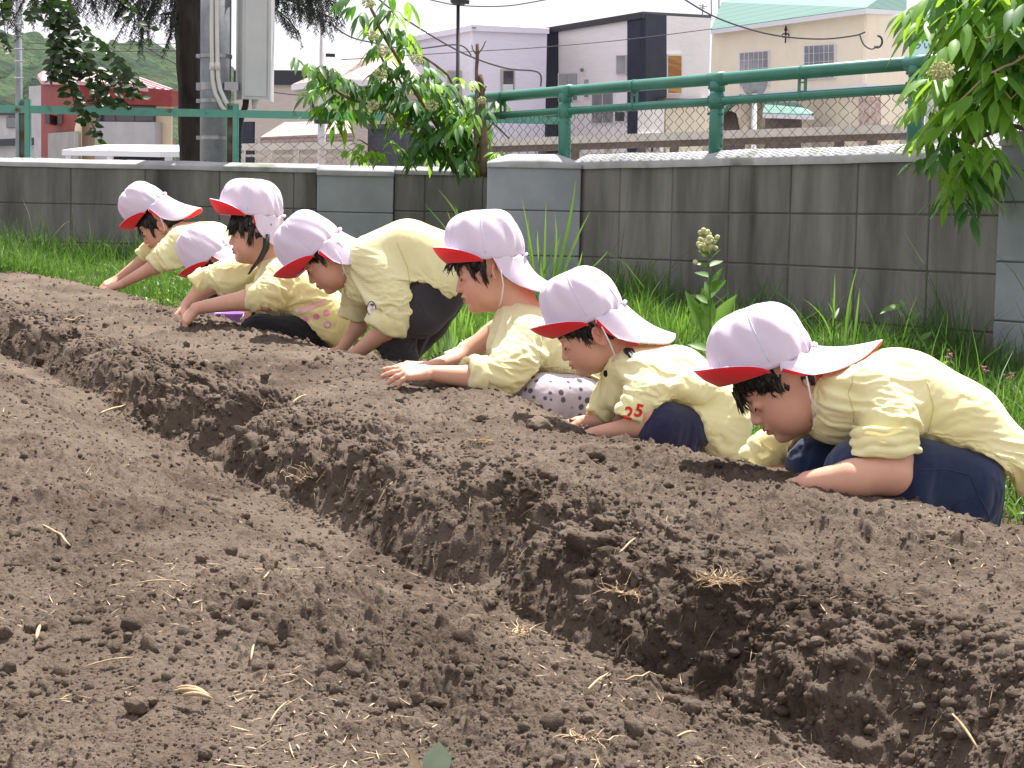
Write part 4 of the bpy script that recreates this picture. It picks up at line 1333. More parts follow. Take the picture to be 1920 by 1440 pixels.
#CUT
# girl with the ponytail, navy leggings
k2, sm2, J2 = kid(dict(
    label='girl in navy leggings squatting, short ponytail, red felt numbers on her cuff', Y=4.05, base=(1290, 880),
    ear=(1123, 630), pitch=26, yaw=-3, hs=.92, neck=(1175, 675, 0, 0), seed=2, hres=.0021,
    cap=dict(c=(1104, 601), pitch=25, a=.091, b=.081, h=.120, vis=dict(len=.058, pitch=R(44)), flap=(92, 52), flen=.130, drop=.038),
    strap=[(1128, 612, -.086), (1142, 640, -.082), (1152, 664, -.07), (1146, 690, -.03)],
    arms=[dict(bones=[(1215, 690, -.09, 24), (1212, 778, -.14, 24), (1195, 800, -.14, 20), (1112, 815, -.10, 14)], hand=dict(tip=(1040, 830, -.06), side=-1, curl=.8)),
          dict(bones=[(1180, 690, .09, 20), (1160, 785, .05, 17), (1085, 793, .05, 13)], hand=dict(tip=(1010, 815, .05), side=1, curl=.8))],
    torso_in=[(.04, (1190, 695, 0, 40), (1270, 712, 0, 52), (1350, 790, 0, 55))],
    smock=[(.048, (1192, 694, 0, 40), (1265, 704, 0, 55), (1335, 762, 0, 56), (1365, 822, 0, 42)),
           (.02, (1160, 700, 0, 26), (1165, 735, 0, 26), (1220, 740, 0, 30)),
           ((1212, 695, -.09, 38), (1212, 740, -.13, 33), (1200, 762, -.14, 28)),
           ((1200, 738, -.13, 22), (1290, 722, -.12, 26), (1370, 750, -.06, 26)),
           (.03, (1338, 800, -.06, 44), (1362, 850, -.05, 34)),
           ((1170, 710, .07, 28), (1142, 745, .06, 28), (1128, 760, .05, 24))],
    folds=[((1215, 770, -.16), .10, .009, 8), ((1310, 745, -.14), .14, .014, 7), ((1360, 860, -.1), .16, .012, 8), ((1230, 680, -.1), .08, .006, 7)],
    cuffs=[((1198, 752, -.14), (1176, 786, -.145), 29, 2), ((1140, 750, .06), (1122, 785, .05), 27, 2)],
    pins=[(1165, 690, 0, 34), (1198, 765, -.14, 36), (1130, 765, .05, 30), (1260, 680, 0, 24)],
    legs=[((1335, 800, -.07, 34), (1243, 797, -.13, 46)), ((1243, 797, -.13, 45), (1272, 850, -.11, 36), (1310, 900, -.10, 30)),
          ((1335, 800, .07, 34), (1250, 800, .08, 40), (1300, 880, .08, 28))],
    lpins=[(1310, 900, -.1, 40), (1300, 880, .08, 40)],
    leg_mat='navy', lfolds=[((1265, 830, -.18), .04, .003, 4, -50)],
    tails=[[(1178, 655, -.070, 13), (1196, 682, -.085, 14), (1208, 700, -.10, 12), (1196, 726, -.115, 8), (1190, 742, -.12, 3)]],
    collar=([((1150, 672, -.02, 14), (1140, 700, -.03, 9)), ((1145, 672, .02, 14), (1138, 705, .0, 8))], 'collarblack'),
    locks=[(.020, .068, .030, .022, .070, -.012, 14, .0022), (.060, .050, .036, .058, .056, .018, 10, .002)],
))
# boy in the dotted trousers
k3, sm3, J3 = kid(dict(
    label='child in polka dot trousers, brim turned up, reaching one hand flat over the soil ridge', Y=4.5, base=(1020, 830),
    ear=(935, 512), pitch=14, yaw=0, hs=1.07, neck=(980, 590, 0, 0), seed=3, hres=.0021, smock_mat='smock_stripe',
    cap=dict(c=(912, 486), pitch=5, a=.100, b=.086, h=.122, vis=dict(len=.054, pitch=R(50)), flap=(30, 74), flen=.108, drop=.010, curl=.060),
    strap=[(938, 500, -.088), (944, 535, -.086), (940, 562, -.07), (936, 574, -.05)],
    arms=[dict(bones=[(985, 625, -.09, 28), (944, 712, -.17, 26), (885, 708, -.20, 22), (800, 699, -.25, 13)], hand=dict(tip=(715, 701, -.28), side=-1, curl=.28, curls=[.15, .3, .5, .75], L=.118, thumb=.6, up=(0.1, -.45, 1))),
          dict(bones=[(930, 620, .09, 22), (865, 672, .05, 18), (800, 691, -.04, 12)], hand=dict(tip=(712, 686, -.08), side=1, curl=.3, curls=[.25, .25, .3, .4], L=.115, thumb=.5))],
    torso_in=[(.04, (980, 620, 0, 40), (1050, 660, 0, 52), (1100, 730, 0, 50))],
    smock=[(.048, (988, 618, 0, 36), (1040, 642, 0, 48), (1095, 695, 0, 42), (1118, 735, 0, 28)),
           (.02, (955, 592, 0, 22), (942, 650, 0, 26), (985, 690, 0, 30)), (.035, (975, 590, 0, 22), (1000, 600, 0, 28)),
           ((988, 628, -.09, 44), (962, 685, -.14, 48), (938, 708, -.17, 41), (908, 704, -.18, 32)),
           ((940, 620, .08, 26), (885, 662, .10, 26), (866, 672, .11, 22)),
           ((1110, 725, -.06, 24), (1120, 750, -.06, 20))],
    folds=[((905, 690, -.15), .10, .009, 8), ((1000, 650, -.12), .13, .010, 7), ((1020, 700, -.12), .14, .010, 8), ((925, 620, -.02), .08, .008, 9)],
    cuffs=[((905, 705, -.18), (870, 704, -.20), 34, 1), ((868, 670, .11), (842, 682, .10), 22, 1)],
    pins=[(965, 592, 0, 34), (895, 706, -.18, 38), (866, 672, .11, 30), (1060, 660, 0, 24)],
    legs=[((1090, 745, -.09, 46), (1020, 748, -.13, 50), (960, 772, -.11, 36)), ((960, 775, -.11, 36), (1080, 830, -.09, 34)),
          ((1095, 745, .08, 46), (970, 775, .08, 34))],
    lpins=[(1080, 830, -.09, 40), (970, 780, .08, 30)],
    leg_mat='polka', lfolds=[((1000, 790, -.16), .12, .006, 8)],
    hairline=[-.062, -.060, -.048, -.036, .010, .012, -.020, -.030, .006, .026, .030],
    locks=[(.082, .020, .048, .106, .022, .020, 10, .0018), (.078, .030, .044, .084, .034, .010, 14, .0022), (.052, .054, .036, .046, .060, -.004, 16, .0024), (.022, .068, .030, .024, .069, -.020, 18, .0024), (.085, -.01, .048, .112, -.01, .026, 10, .0016)],
))
# bending boy
k4, sm4, J4 = kid(dict(
    label='boy in charcoal trousers bending over from his feet with both hands pressed on the soil', Y=5.2, base=(770, 690),
    ear=(624, 478), pitch=38, yaw=-2, hs=1.03, neck=(675, 490, 0, 0), seed=4, hres=.0024, smock_mat='smock_stripe', ares=.0024,
    cap=dict(c=(597, 475), pitch=46, a=.094, b=.084, h=.130, vis=dict(len=.068, pitch=R(44)), flap=(78, 22), flen=.128, drop=.045),
    strap=[(628, 468, -.086), (640, 490, -.084), (645, 508, -.07), (640, 522, -.04)],
    arms=[dict(bones=[(722, 505, -.09, 24), (730, 595, -.13, 20), (722, 618, -.13, 20), (657, 672, -.08, 11)], hand=dict(tip=(604, 695, -.06), side=-1, curl=.75, L=.100)),
          dict(bones=[(690, 510, .09, 18), (676, 590, .10, 16), (672, 612, .10, 16), (638, 658, .06, 10)], hand=dict(tip=(580, 672, .04), side=1, curl=.6, L=.100))],
    torso_in=[(.04, (695, 490, 0, 38), (765, 466, 0, 46), (832, 492, 0, 50))],
    smock=[(.048, (700, 482, 0, 44), (762, 462, 0, 50), (822, 484, 0, 54), (838, 508, 0, 44)),
           (.02, (665, 495, 0, 22), (680, 540, 0, 26), (770, 510, 0, 36)),
           ((722, 506, -.09, 42), (736, 560, -.12, 38), (735, 590, -.13, 36)),
           ((685, 515, .08, 28), (668, 560, .10, 27), (667, 575, .10, 26))],
    folds=[((700, 500, -.14), .12, .008, 8), ((735, 620, -.14), .11, .009, 8), ((775, 540, -.12), .14, .012, 8), ((850, 450, -.1), .12, .009, 6)],
    cuffs=[((734, 590, -.13), (722, 622, -.13), 37, 1), ((667, 572, .10), (664, 600, .10), 28, 1)],
    pins=[(672, 485, 0, 32), (735, 605, -.13, 40), (667, 585, .10, 32), (765, 450, 0, 22)],
    legs=[(.0, (842, 515, -.06, 44), (782, 575, -.08, 46), (740, 618, -.08, 38), (757, 700, -.07, 31)), ((842, 515, .07, 44), (800, 590, .09, 40), (765, 640, .10, 34), (728, 698, .12, 26))],
    lpins=[(757, 700, -.07, 40), (728, 698, .12, 36), (842, 500, 0, 40)],
    leg_mat='charcoal', lfolds=[((745, 640, -.14), .10, .007, 7), ((840, 560, -.1), .12, .007, 7)],
    shoes=[([((800, 697, -.07, 12), (745, 702, -.07, 11))], 'shoe_grey'), ([((790, 700, .1, 12), (740, 702, .1, 11))], 'shoe_grey')],
    locks=[(.020, .068, .030, .024, .070, -.014, 12, .0022), (.056, .052, .036, .052, .058, .014, 12, .0022), (.080, .02, .045, .088, .02, .022, 10, .002)],
))
# girl with fringe and braid
k5, sm5, J5 = kid(dict(
    label='girl with black fringe and braid, pink patches on her pocket, pressing both hands into soil', Y=5.5, base=(560, 680),
    ear=(492, 443), pitch=2, yaw=4, hs=1.0, neck=(515, 500, 0, 0), seed=5, hres=.0024, ares=.0024,
    cap=dict(c=(472, 404), pitch=-3, a=.098, b=.085, h=.110, vis=dict(len=.056, pitch=R(52)), flap=(8, 62), flen=.100, drop=.015),
    arms=[dict(bones=[(525, 515, -.09, 22), (500, 562, -.13, 20), (465, 562, -.13, 19), (368, 578, -.10, 11)], hand=dict(tip=(332, 622, -.09), side=-1, curl=.45, L=.108, up=(-.6, -.5, .6))),
          dict(bones=[(475, 505, .09, 20), (420, 525, .11, 20), (382, 540, .11, 18), (350, 572, .09, 11)], hand=dict(tip=(312, 616, .06), side=1, curl=.35, L=.108, up=(-.8, -.1, .6)))],
    torso_in=[(.04, (525, 520, 0, 34), (580, 560, 0, 42), (618, 600, 0, 40))],
    smock=[(.048, (528, 512, 0, 32), (575, 545, 0, 44), (615, 585, 0, 42), (628, 596, 0, 36)),
           (.02, (505, 500, 0, 14), (500, 545, 0, 22), (545, 572, 0, 26)),
           ((526, 516, -.09, 32), (505, 548, -.13, 28), (490, 556, -.13, 24)),
           ((488, 505, .09, 26), (430, 515, .11, 33), (395, 522, .11, 26)),
           (.02, (560, 575, -.06, 28), (612, 605, -.06, 30))],
    folds=[((500, 540, -.16), .10, .009, 8), ((540, 560, -.12), .12, .009, 8), ((430, 540, .05), .10, .010, 8), ((620, 620, -.1), .12, .010, 7)],
    cuffs=[((492, 556, -.13), (462, 558, -.13), 24, 1), ((392, 520, .11), (366, 538, .11), 24, 1)],
    pins=[(512, 502, 0, 28), (482, 556, -.13, 30), (382, 530, .11, 30), (580, 545, 0, 20)],
    legs=[((600, 612, -.07, 26), (545, 625, -.10, 33), (482, 620, -.10, 30)), ((482, 622, -.10, 29), (540, 648, -.09, 26), (600, 662, -.08, 22)),
          ((600, 612, .07, 26), (490, 615, .06, 28)), ((490, 615, .06, 28), (580, 660, .06, 22))],
    lpins=[(600, 662, -.08, 24), (580, 660, .06, 24), (610, 610, 0, 20)],
    leg_mat='black',
    shoes=[([((600, 664, -.08, 12), (560, 668, -.08, 10))], 'shoe_blue')],
    hairline=[-.072, -.070, -.066, -.058, -.010, -.005, -.050, -.050, -.010, .006, .006],
    tails=[[(500, 440, -.072, 7), (497, 466, -.078, 8), (488, 486, -.082, 7), (474, 502, -.085, 6), (466, 514, -.086, 3)]],
    locks=[(.070, .040, .050, .080, .044, .004, 22, .0024), (.082, .015, .050, .094, .016, .004, 22, .0026), (.050, .056, .044, .052, .062, -.004, 18, .0026), (.020, .068, .030, .030, .070, -.030, 26, .0024), (.084, -.015, .050, .094, -.016, .004, 14, .0024)],
))
# child mostly hidden behind the braided girl
k6, sm6, J6 = kid(dict(
    label='child almost hidden behind the girl with the braid, bowed white cap showing', Y=6.4, base=(440, 640),
    ear=(415, 500), pitch=42, hs=.98, neck=(448, 505, 0, 0), seed=6, hres=.003, ares=.003, lres=.010,
    cap=dict(c=(400, 487), pitch=41, a=.092, b=.084, h=.140, vis=dict(len=.058, pitch=R(42)), flap=(62, 20), flen=.10, drop=.02),
    arms=[dict(bones=[(470, 510, -.09, 14), (462, 560, -.10, 12), (430, 585, -.10, 9)]),
          dict(bones=[(470, 560, -.03, 16), (456, 585, -.10, 14), (449, 640, -.10, 11)])],
    torso_in=[(.04, (455, 508, 0, 26), (500, 520, 0, 34), (520, 560, 0, 32))],
    smock=[(.045, (458, 505, 0, 28), (500, 518, 0, 36), (525, 560, 0, 34)), ((465, 512, -.08, 22), (455, 545, -.10, 18))],
    pins=[(455, 505, 0, 24), (455, 545, -.1, 22), (520, 550, 0, 26)],
    legs=[((510, 570, 0, 26), (420, 590, .0, 14), (392, 590, .0, 12))], leg_mat='black',
))
# farthest child
k7, sm7, J7 = kid(dict(
    label='farthest child at the left end of the row, both arms stretched to the ridge end', Y=7.3, base=(430, 570),
    ear=(303, 424), pitch=30, hs=1.0, neck=(330, 440, 0, 0), seed=7, hres=.0028, ares=.0028, lres=.010,
    cap=dict(c=(282, 396), pitch=48, a=.094, b=.083, h=.128, vis=dict(len=.066, pitch=R(46)), flap=(66, 24), flen=.150, drop=.045),
    strap=[(300, 408, -.086), (306, 420, -.085), (309, 430, -.08), (305, 440, -.05)],
    arms=[dict(bones=[(338, 450, -.09, 17), (300, 492, -.11, 14), (290, 500, -.11, 14), (228, 533, -.08, 8)], hand=dict(tip=(176, 550, -.07), side=-1, curl=.3, L=.115, spread=1.6)),
          dict(bones=[(320, 450, .09, 14), (268, 488, .10, 12), (220, 524, .10, 8)], hand=dict(tip=(176, 546, .06), side=1, curl=.3, L=.115))],
    torso_in=[(.04, (345, 450, 0, 26), (400, 455, 0, 32), (445, 500, 0, 32))],
    smock=[(.045, (345, 448, 0, 30), (400, 452, 0, 36), (450, 500, 0, 34)),
           ((338, 452, -.09, 30), (312, 478, -.11, 26), (300, 486, -.11, 20)),
           ((318, 450, .08, 20), (285, 468, .10, 20), (275, 474, .10, 16))],
    folds=[((300, 480, -.14), .10, .010, 8), ((350, 500, -.12), .12, .009, 8)],
    cuffs=[((302, 484, -.11), (290, 500, -.11), 20, 1), ((275, 472, .10), (266, 484, .10), 16, 1)],
    pins=[(335, 442, 0, 24), (298, 488, -.11, 24), (273, 476, .1, 20), (400, 450, 0, 22)],
    legs=[((450, 505, -.07, 30), (415, 545, -.07, 26), (440, 590, -.07, 20)), ((450, 505, .07, 30), (440, 590, .07, 20))], leg_mat='black',
    locks=[(.030, .066, .020, .040, .068, -.030, 14, .0024), (.078, .02, .045, .088, .02, .012, 12, .0024)],
))
# felt numbers and patches sewn on
def text_mesh(body, size):
    cu = bpy.data.curves.new('t', 'FONT'); cu.body = body; cu.size = size; cu.align_x = 'CENTER'; cu.resolution_u = 3
    o = bpy.data.objects.new('t', cu); COL.objects.link(o)
    dg = bpy.context.evaluated_depsgraph_get()
    me = bpy.data.meshes.new_from_object(o.evaluated_get(dg))
    V = [v.co.copy() for v in me.vertices]; Fc = [tuple(p.vertices) for p in me.polygons]
    bpy.data.objects.remove(o); bpy.data.curves.remove(cu)
    return V, Fc
def thick_text(body, size, bold):
    cu = bpy.data.curves.new('t', 'FONT'); cu.body = body; cu.size = size; cu.align_x = 'CENTER'; cu.resolution_u = 3; cu.offset = bold
    o = bpy.data.objects.new('t', cu); COL.objects.link(o)
    dg = bpy.context.evaluated_depsgraph_get(); me = bpy.data.meshes.new_from_object(o.evaluated_get(dg))
    V = [v.co.copy() for v in me.vertices]; Fc = [tuple(p.vertices) for p in me.polygons]
    bpy.data.objects.remove(o); bpy.data.curves.remove(cu)
    return V, Fc
for o_ in list(sm2.children):
    if o_.name.startswith('rolled_cuff'): cuff2 = o_; break
for ch, px, py in (('2', 1174, 783), ('5', 1194, 778)):
    V, Fc = thick_text(ch, .038, .0012)
    c = at(px, py, 3.9); an = R(12)
    V = [(c.x + v.x * math.cos(an) + v.y * math.sin(an), c.y, c.z + v.y * math.cos(an) - v.x * math.sin(an)) for v in V]
    decal(cuff2, 'felt_number', V, Fc, M['redfelt'], sm2, .002)
heart = lambda t: .75 + .25 * abs(math.cos((t - math.pi / 2) / 1.0)) ** .5 * (1 if math.sin(t) > -.2 else 1.2)
flower = lambda t: .8 + .2 * math.cos(5 * t)
for (px, py, r_, shp, mm) in ((568, 601, .0095, flower, 'pink'), (588, 596, .0095, None, 'pink'), (607, 589, .0095, heart, 'pink'), (609, 612, .0105, None, 'pink')):
    V, Fc = disc_patch(at(px, py, 5.3), r_, r_, shape=shp); decal(sm5, 'felt_patch', V, Fc, M[mm], sm5, .0022)
V, Fc = disc_patch(at(609, 612, 5.3), .0072, .0072); decal(sm5, 'felt_patch', V, Fc, M['whitefelt'], sm5, .0036)
# pocket ribbon
c0, c1 = at(553, 588, 5.3), at(606, 566, 5.3)
V = []; Fc = []
for i in range(13):
    p = c0 + (c1 - c0) * (i / 12)
    for j in range(3): V.append((p.x - .3 * (j - 1) * .008, p.y, p.z + (j - 1) * .0075))
for i in range(12):
    for j in range(2): Fc.append((i * 3 + j, i * 3 + j + 1, (i + 1) * 3 + j + 1, (i + 1) * 3 + j))
decal(sm5, 'pocket_ribbon', V, Fc, M['pinkpale'], sm5, .0022)
# round patch on the bending boy's sleeve: plain round face-like badge without any character
V, Fc = disc_patch(at(697, 578, 5.05), .0135, .0205); decal(sm4, 'round_patch', V, Fc, M['blackfelt'], sm4, .0016)
V, Fc = disc_patch(at(697, 578, 5.05), .0115, .0180); pw = decal(sm4, 'round_patch', V, Fc, M['whitefelt'], sm4, .0026)
V, Fc = disc_patch(at(698, 583, 5.05), .0070, .0085); decal(sm4, 'patch_spot', V, Fc, M['pinkpale'], sm4, .0036)
V, Fc = disc_patch(at(698, 572, 5.05), .0045, .0045); decal(sm4, 'patch_spot', V, Fc, M['blackfelt'], sm4, .0036)
# purple bucket between the children
M['bucket'] = pmat('lilac_plastic', (.30, .12, .52), (.34, .15, .56), scale=9, rough=.4, spec=.5)
bc = at(416, 629, 5.95)
def lathe(prof, c, n=36):
    V = []; Fc = []
    for (r_, z_) in prof:
        for i in range(n):
            a = 2 * math.pi * i / n; V.append((c[0] + r_ * math.cos(a), c[1] + r_ * math.sin(a), c[2] + z_))
    for j in range(len(prof) - 1):
        for i in range(n):
            i2 = (i + 1) % n; Fc.append((j * n + i, j * n + i2, (j + 1) * n + i2, (j + 1) * n + i))
    return V, Fc
bk = empty('bucket', bc, 'small lilac plastic bucket standing behind the soil ridge', 'bucket')
V, Fc = lathe([(.0, -.06), (.052, -.06), (.054, -.058), (.068, .068), (.073, .070), (.073, .077), (.066, .077), (.052, -.05), (0, -.05)], bc)
link_mesh('pail', V, Fc, M['bucket'], bk, True)
mb = MB(); mb.box((bc.x + .010, bc.y - .074, bc.z + .036), (bc.x + .045, bc.y - .066, bc.z + .050)); mb.build('name_tag', M['whitefelt'], bk)
mb = MB(); mb.tube([bc + Vector((.071 * math.cos(a), -.01 - .02 * math.sin(a), .072 - .035 * math.sin(a))) for a in np.linspace(0, math.pi, 12)], .003, 6); mb.build('handle', M['elastic'], bk, True)

def stitch(pix, target, parent, Yb, rad=.0009, m='seam_thread'):
    from mathutils.bvhtree import BVHTree
    bvh = BVHTree.FromPolygons([v.co for v in target.data.vertices], [p.vertices[:] for p in target.data.polygons]); pts = []
    for i in range(len(pix) - 1):
        for t in np.linspace(0, 1, 10, endpoint=(i == len(pix) - 2)):
            p = at(pix[i][0] * (1 - t) + pix[i + 1][0] * t, pix[i][1] * (1 - t) + pix[i + 1][1] * t, Yb)
            h_ = bvh.ray_cast(Vector((p.x, p.y - .4, p.z)), Vector((0, 1, 0)), .8)
            if h_[0] is not None: pts.append(h_[0] + Vector((0, -.0006, 0)))
    if len(pts) > 3:
        mb = MB(); mb.tube(pts, rad, 5); mb.build('stitching', M[m], parent, True)
M['seam_thread'] = pmat('denim_seam', (.035, .05, .10), rough=.8)
M['smock_seam'] = pmat('smock_seam', (.62, .56, .27), rough=.9)
tr1 = [o for o in k1.children if o.name.startswith('trousers')][0]
stitch([(1708, 872), (1760, 872), (1808, 884)], tr1, tr1, 3.2); stitch([(1808, 884), (1826, 925), (1850, 975)], tr1, tr1, 3.2); stitch([(1776, 950), (1790, 932), (1815, 924)], tr1, tr1, 3.2); stitch([(1545, 880), (1570, 868), (1590, 860)], tr1, tr1, 3.2)
stitch([(1597, 700), (1588, 740), (1598, 790)], sm1, sm1, 3.2, .0010, 'smock_seam'); stitch([(1735, 715), (1745, 760), (1738, 810)], sm1, sm1, 3.2, .0010, 'smock_seam')
stitch([(745, 455), (765, 500), (772, 545)], sm4, sm4, 5.1, .0012, 'smock_seam'); stitch([(1020, 615), (1012, 660), (1030, 700)], sm3, sm3, 4.4, .0011, 'smock_seam')
# ================================================================ leaves, grass, straw, clods (vectorised)
def leaf_mesh(B, D, U, L, W, droop=.25, fold=.25, st=5, shape=.8, wave=0.0):
    B, D, U = (np.asarray(a, dtype=np.float64) for a in (B, D, U))
    n = len(B); L = np.broadcast_to(L, n).astype(float); W = np.broadcast_to(W, n).astype(float); dr = np.broadcast_to(droop, n).astype(float)
    D = D / (np.linalg.norm(D, axis=1)[:, None] + 1e-9)
    S = np.cross(D, U); S = S / (np.linalg.norm(S, axis=1)[:, None] + 1e-9); Un = np.cross(S, D)
    ts = np.linspace(0, 1, st)
    V = np.zeros((n, st, 3, 3))
    for i, t in enumerate(ts):
        w = math.sin(math.pi * min(1, t) ** shape) * .5 if 0 < t < 1 else .02
        c = B + D * (L * t)[:, None]
        c = c + np.stack([np.zeros(n), np.zeros(n), -dr * L * t * t], -1)
        wv = wave * math.sin(9 * t)
        V[:, i, 0] = c - S * (W * w)[:, None] + Un * (W * w * (fold + wv))[:, None]
        V[:, i, 1] = c
        V[:, i, 2] = c + S * (W * w)[:, None] + Un * (W * w * (fold - wv))[:, None]
    base = (np.arange(n) * st * 3)[:, None]
    fs = []
    for i in range(st - 1):
        for j in range(2):
            fs.append(np.concatenate([base + i * 3 + j, base + i * 3 + j + 1, base + (i + 1) * 3 + j + 1, base + (i + 1) * 3 + j], 1))
    return V.reshape(-1, 3), np.concatenate(fs)

def blades(B, H, lean, W, st=4, seed=0, curve=1.0):
    r = np.random.RandomState(seed); n = len(B)
    az = r.rand(n) * 2 * math.pi; la = lean * (.3 + r.rand(n))
    dx, dy = np.cos(az) * la, np.sin(az) * la
    f = r.rand(n) * math.pi; sx, sy = np.cos(f), np.sin(f)
    V = np.zeros((n, st, 2, 3)); cv = curve * (.4 + 1.2 * r.rand(n))
    for i in range(st):
        t = i / (st - 1)
        k = t ** (1.6) * cv
        c = B + np.stack([dx * H * k, dy * H * k, H * (t - .22 * t * t * la * 2 * cv)], -1)
        w = W * (1 - t ** 1.5) * .5 + .0001
        V[:, i, 0] = c - np.stack([sx * w, sy * w, 0 * w], -1); V[:, i, 1] = c + np.stack([sx * w, sy * w, 0 * w], -1)
    base = (np.arange(n) * st * 2)[:, None]
    fs = [np.concatenate([base + i * 2, base + i * 2 + 1, base + i * 2 + 3, base + i * 2 + 2], 1) for i in range(st - 1)]
    return V.reshape(-1, 3), np.concatenate(fs)

def leafmat(name, c1, c2, tcol, tr=.4, rough=.45, scale=9, c3=None):
    return pmat(name, c1, c2, scale=scale, rough=rough, spec=.45, translucent=tr, tcol=tcol, c3=c3, s3=4, l3=.5, h3=.7, lo=.4, hi=.6)
M['grass'] = leafmat('grass_blade', (.032, .090, .012), (.078, .170, .028), (.19, .38, .04), tr=.28, rough=.5, scale=6)
M['grass_dark'] = leafmat('weed_blade', (.06, .15, .02), (.115, .24, .04), (.26, .48, .06), tr=.35)
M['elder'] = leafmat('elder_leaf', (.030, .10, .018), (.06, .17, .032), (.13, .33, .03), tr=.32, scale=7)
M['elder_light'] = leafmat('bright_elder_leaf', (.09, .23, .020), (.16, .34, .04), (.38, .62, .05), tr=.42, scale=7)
M['dark_leaf'] = leafmat('dark_twig_leaf', (.012, .030, .008), (.022, .05, .012), (.04, .10, .01), tr=.2, scale=5)
M['needle'] = leafmat('spruce_needle', (.012, .020, .012), (.022, .034, .018), (.03, .05, .02), tr=.1, scale=5)
M['bark'] = pmat('dark_bark', (.014, .011, .009), (.05, .042, .035), scale=14, rough=.95, bump=.9, bscale=30, stretch=(1, 1, .3), bdist=.01)
M['twig'] = pmat('brown_twig', (.10, .065, .045), (.20, .14, .10), scale=20, rough=.85, bump=.5, bscale=60)
M['pale_twig'] = pmat('pale_twig', (.30, .21, .15), (.40, .30, .22), scale=20, rough=.85)
M['flower_green'] = pmat('elder_blossom', (.36, .38, .17), (.52, .52, .28), scale=90, rough=.9)
M['straw'] = pmat('dry_straw', (.26, .18, .10), (.52, .40, .26), scale=30, rough=.8)
M['nettle'] = pmat('dead_nettle_bloom', (.30, .10, .16), (.42, .18, .22), scale=60, rough=.9)

def surf_z(X, Y):
    s, n = sn(X, Y); Z0 = low_z(X, Y)
    return Z0 + soil_detail(X, Y, Z0) * .9
def ground_at(px, py):
    """first point of the soil surface seen at a photo pixel"""
    d = ray(px, py); ys = np.linspace(1.4, 9.4, 900)
    X = CAM_POS.x + d.x / d.y * ys; Zr = CAM_POS.z + d.z / d.y * ys
    Zs = low_z(X, ys); k = np.argmax(Zs > Zr)
    return Vector((X[k], ys[k], Zs[k]))

# ---- clods of soil
def ico(sub):
    bm = bmesh.new(); bmesh.ops.create_icosphere(bm, subdivisions=sub, radius=1)
    V = np.array([v.co[:] for v in bm.verts]); Fc = np.array([[v.index for v in f.verts] for f in bm.faces]); bm.free(); return V, Fc
def clod_mesh(P, Rr, sub, seed):
    V0, F0 = ico(sub); n = len(P); r = np.random.RandomState(seed)
    sc = .65 + .6 * r.rand(n, 1, 3)
    nz = 1 + .28 * (r.rand(n, len(V0), 1) - .5) * 2
    V = V0[None] * sc * nz * Rr[:, None, None]
    a = r.rand(n) * 6.28; ca, sa = np.cos(a)[:, None], np.sin(a)[:, None]
    b = r.rand(n) * 6.28; cb_, sb = np.cos(b)[:, None], np.sin(b)[:, None]
    x, y, z = V[..., 0], V[..., 1], V[..., 2]
    x, y = x * ca - y * sa, x * sa + y * ca
    y, z = y * cb_ - z * sb, y * sb + z * cb_
    V = np.stack([x, y, z], -1) + P[:, None, :]
    Fc = (F0[None] + (np.arange(n) * len(V0))[:, None, None]).reshape(-1, 3)
    return V.reshape(-1, 3), Fc
def scatter_soil(n, seed, lo=1.5, hi=8.2, keep=None, clump=None, side=.34):
    r = np.random.RandomState(seed)
    inv = r.rand(n * 3) * (1 / lo - 1 / hi) + 1 / hi
    Y = 1 / inv; X = (r.rand(n * 3) * 2 - 1) * side * Y
    s, nn = sn(X, Y)
    m = (nn < 2.45) | (r.rand(len(X)) < .35)
    m &= ~((nn > 2.9) & (r.rand(len(X)) < .9))
    if clump is not None: m &= (vnoise(s * clump, nn * clump + seed) > .25 * r.rand(len(X)) - .05)
    X, Y = X[m][:n], Y[m][:n]
    return soil_pos(X, Y)
P = scatter_soil(36000, 3, clump=None)
Rr = np.clip(np.random.RandomState(5).lognormal(math.log(.0024), .45, len(P)), .0012, .009) * np.clip(P[:, 1] / 3.2, .8, 1.8)
_q = np.random.RandomState(77); _s = 1.2 + 6.0 * _q.rand(9000) ** 1.5; _n = 1.50 + .24 * _q.rand(9000)
Pf = soil_pos(_s * -.52 + _n * .854, _s * .854 + _n * .52); P = np.concatenate([P, Pf])
Rr = np.concatenate([Rr, np.clip(_q.lognormal(math.log(.0034), .5, 9000), .0015, .012)])
V, Fc = clod_mesh(P + np.stack([0 * Rr, 0 * Rr, -Rr * .1], -1), Rr, 1, 6)
o = link_mesh('soil_crumbs', V, Fc, M['soil'], smooth=False); tag(o, 'fine crumbs of soil scattered over the beds', kind='stuff')
P = scatter_soil(1500, 8, clump=5)
Rr = np.clip(np.random.RandomState(9).lognormal(math.log(.0060), .40, len(P)), .0035, .018)
V, Fc = clod_mesh(P + np.stack([0 * Rr, 0 * Rr, -Rr * .15], -1), Rr, 2, 10)
nv_ = vnoise(V[:, 0] * 260, V[:, 1] * 260, V[:, 2] * 260)
cen = np.repeat(P, len(V) // len(P), 0)
V = cen + (V - cen) * (1 + .22 * nv_)[:, None]
o = link_mesh('small_clods', V, Fc, M['soil'], smooth=True); tag(o, 'loose small clods lying on the tilled soil', kind='stuff')

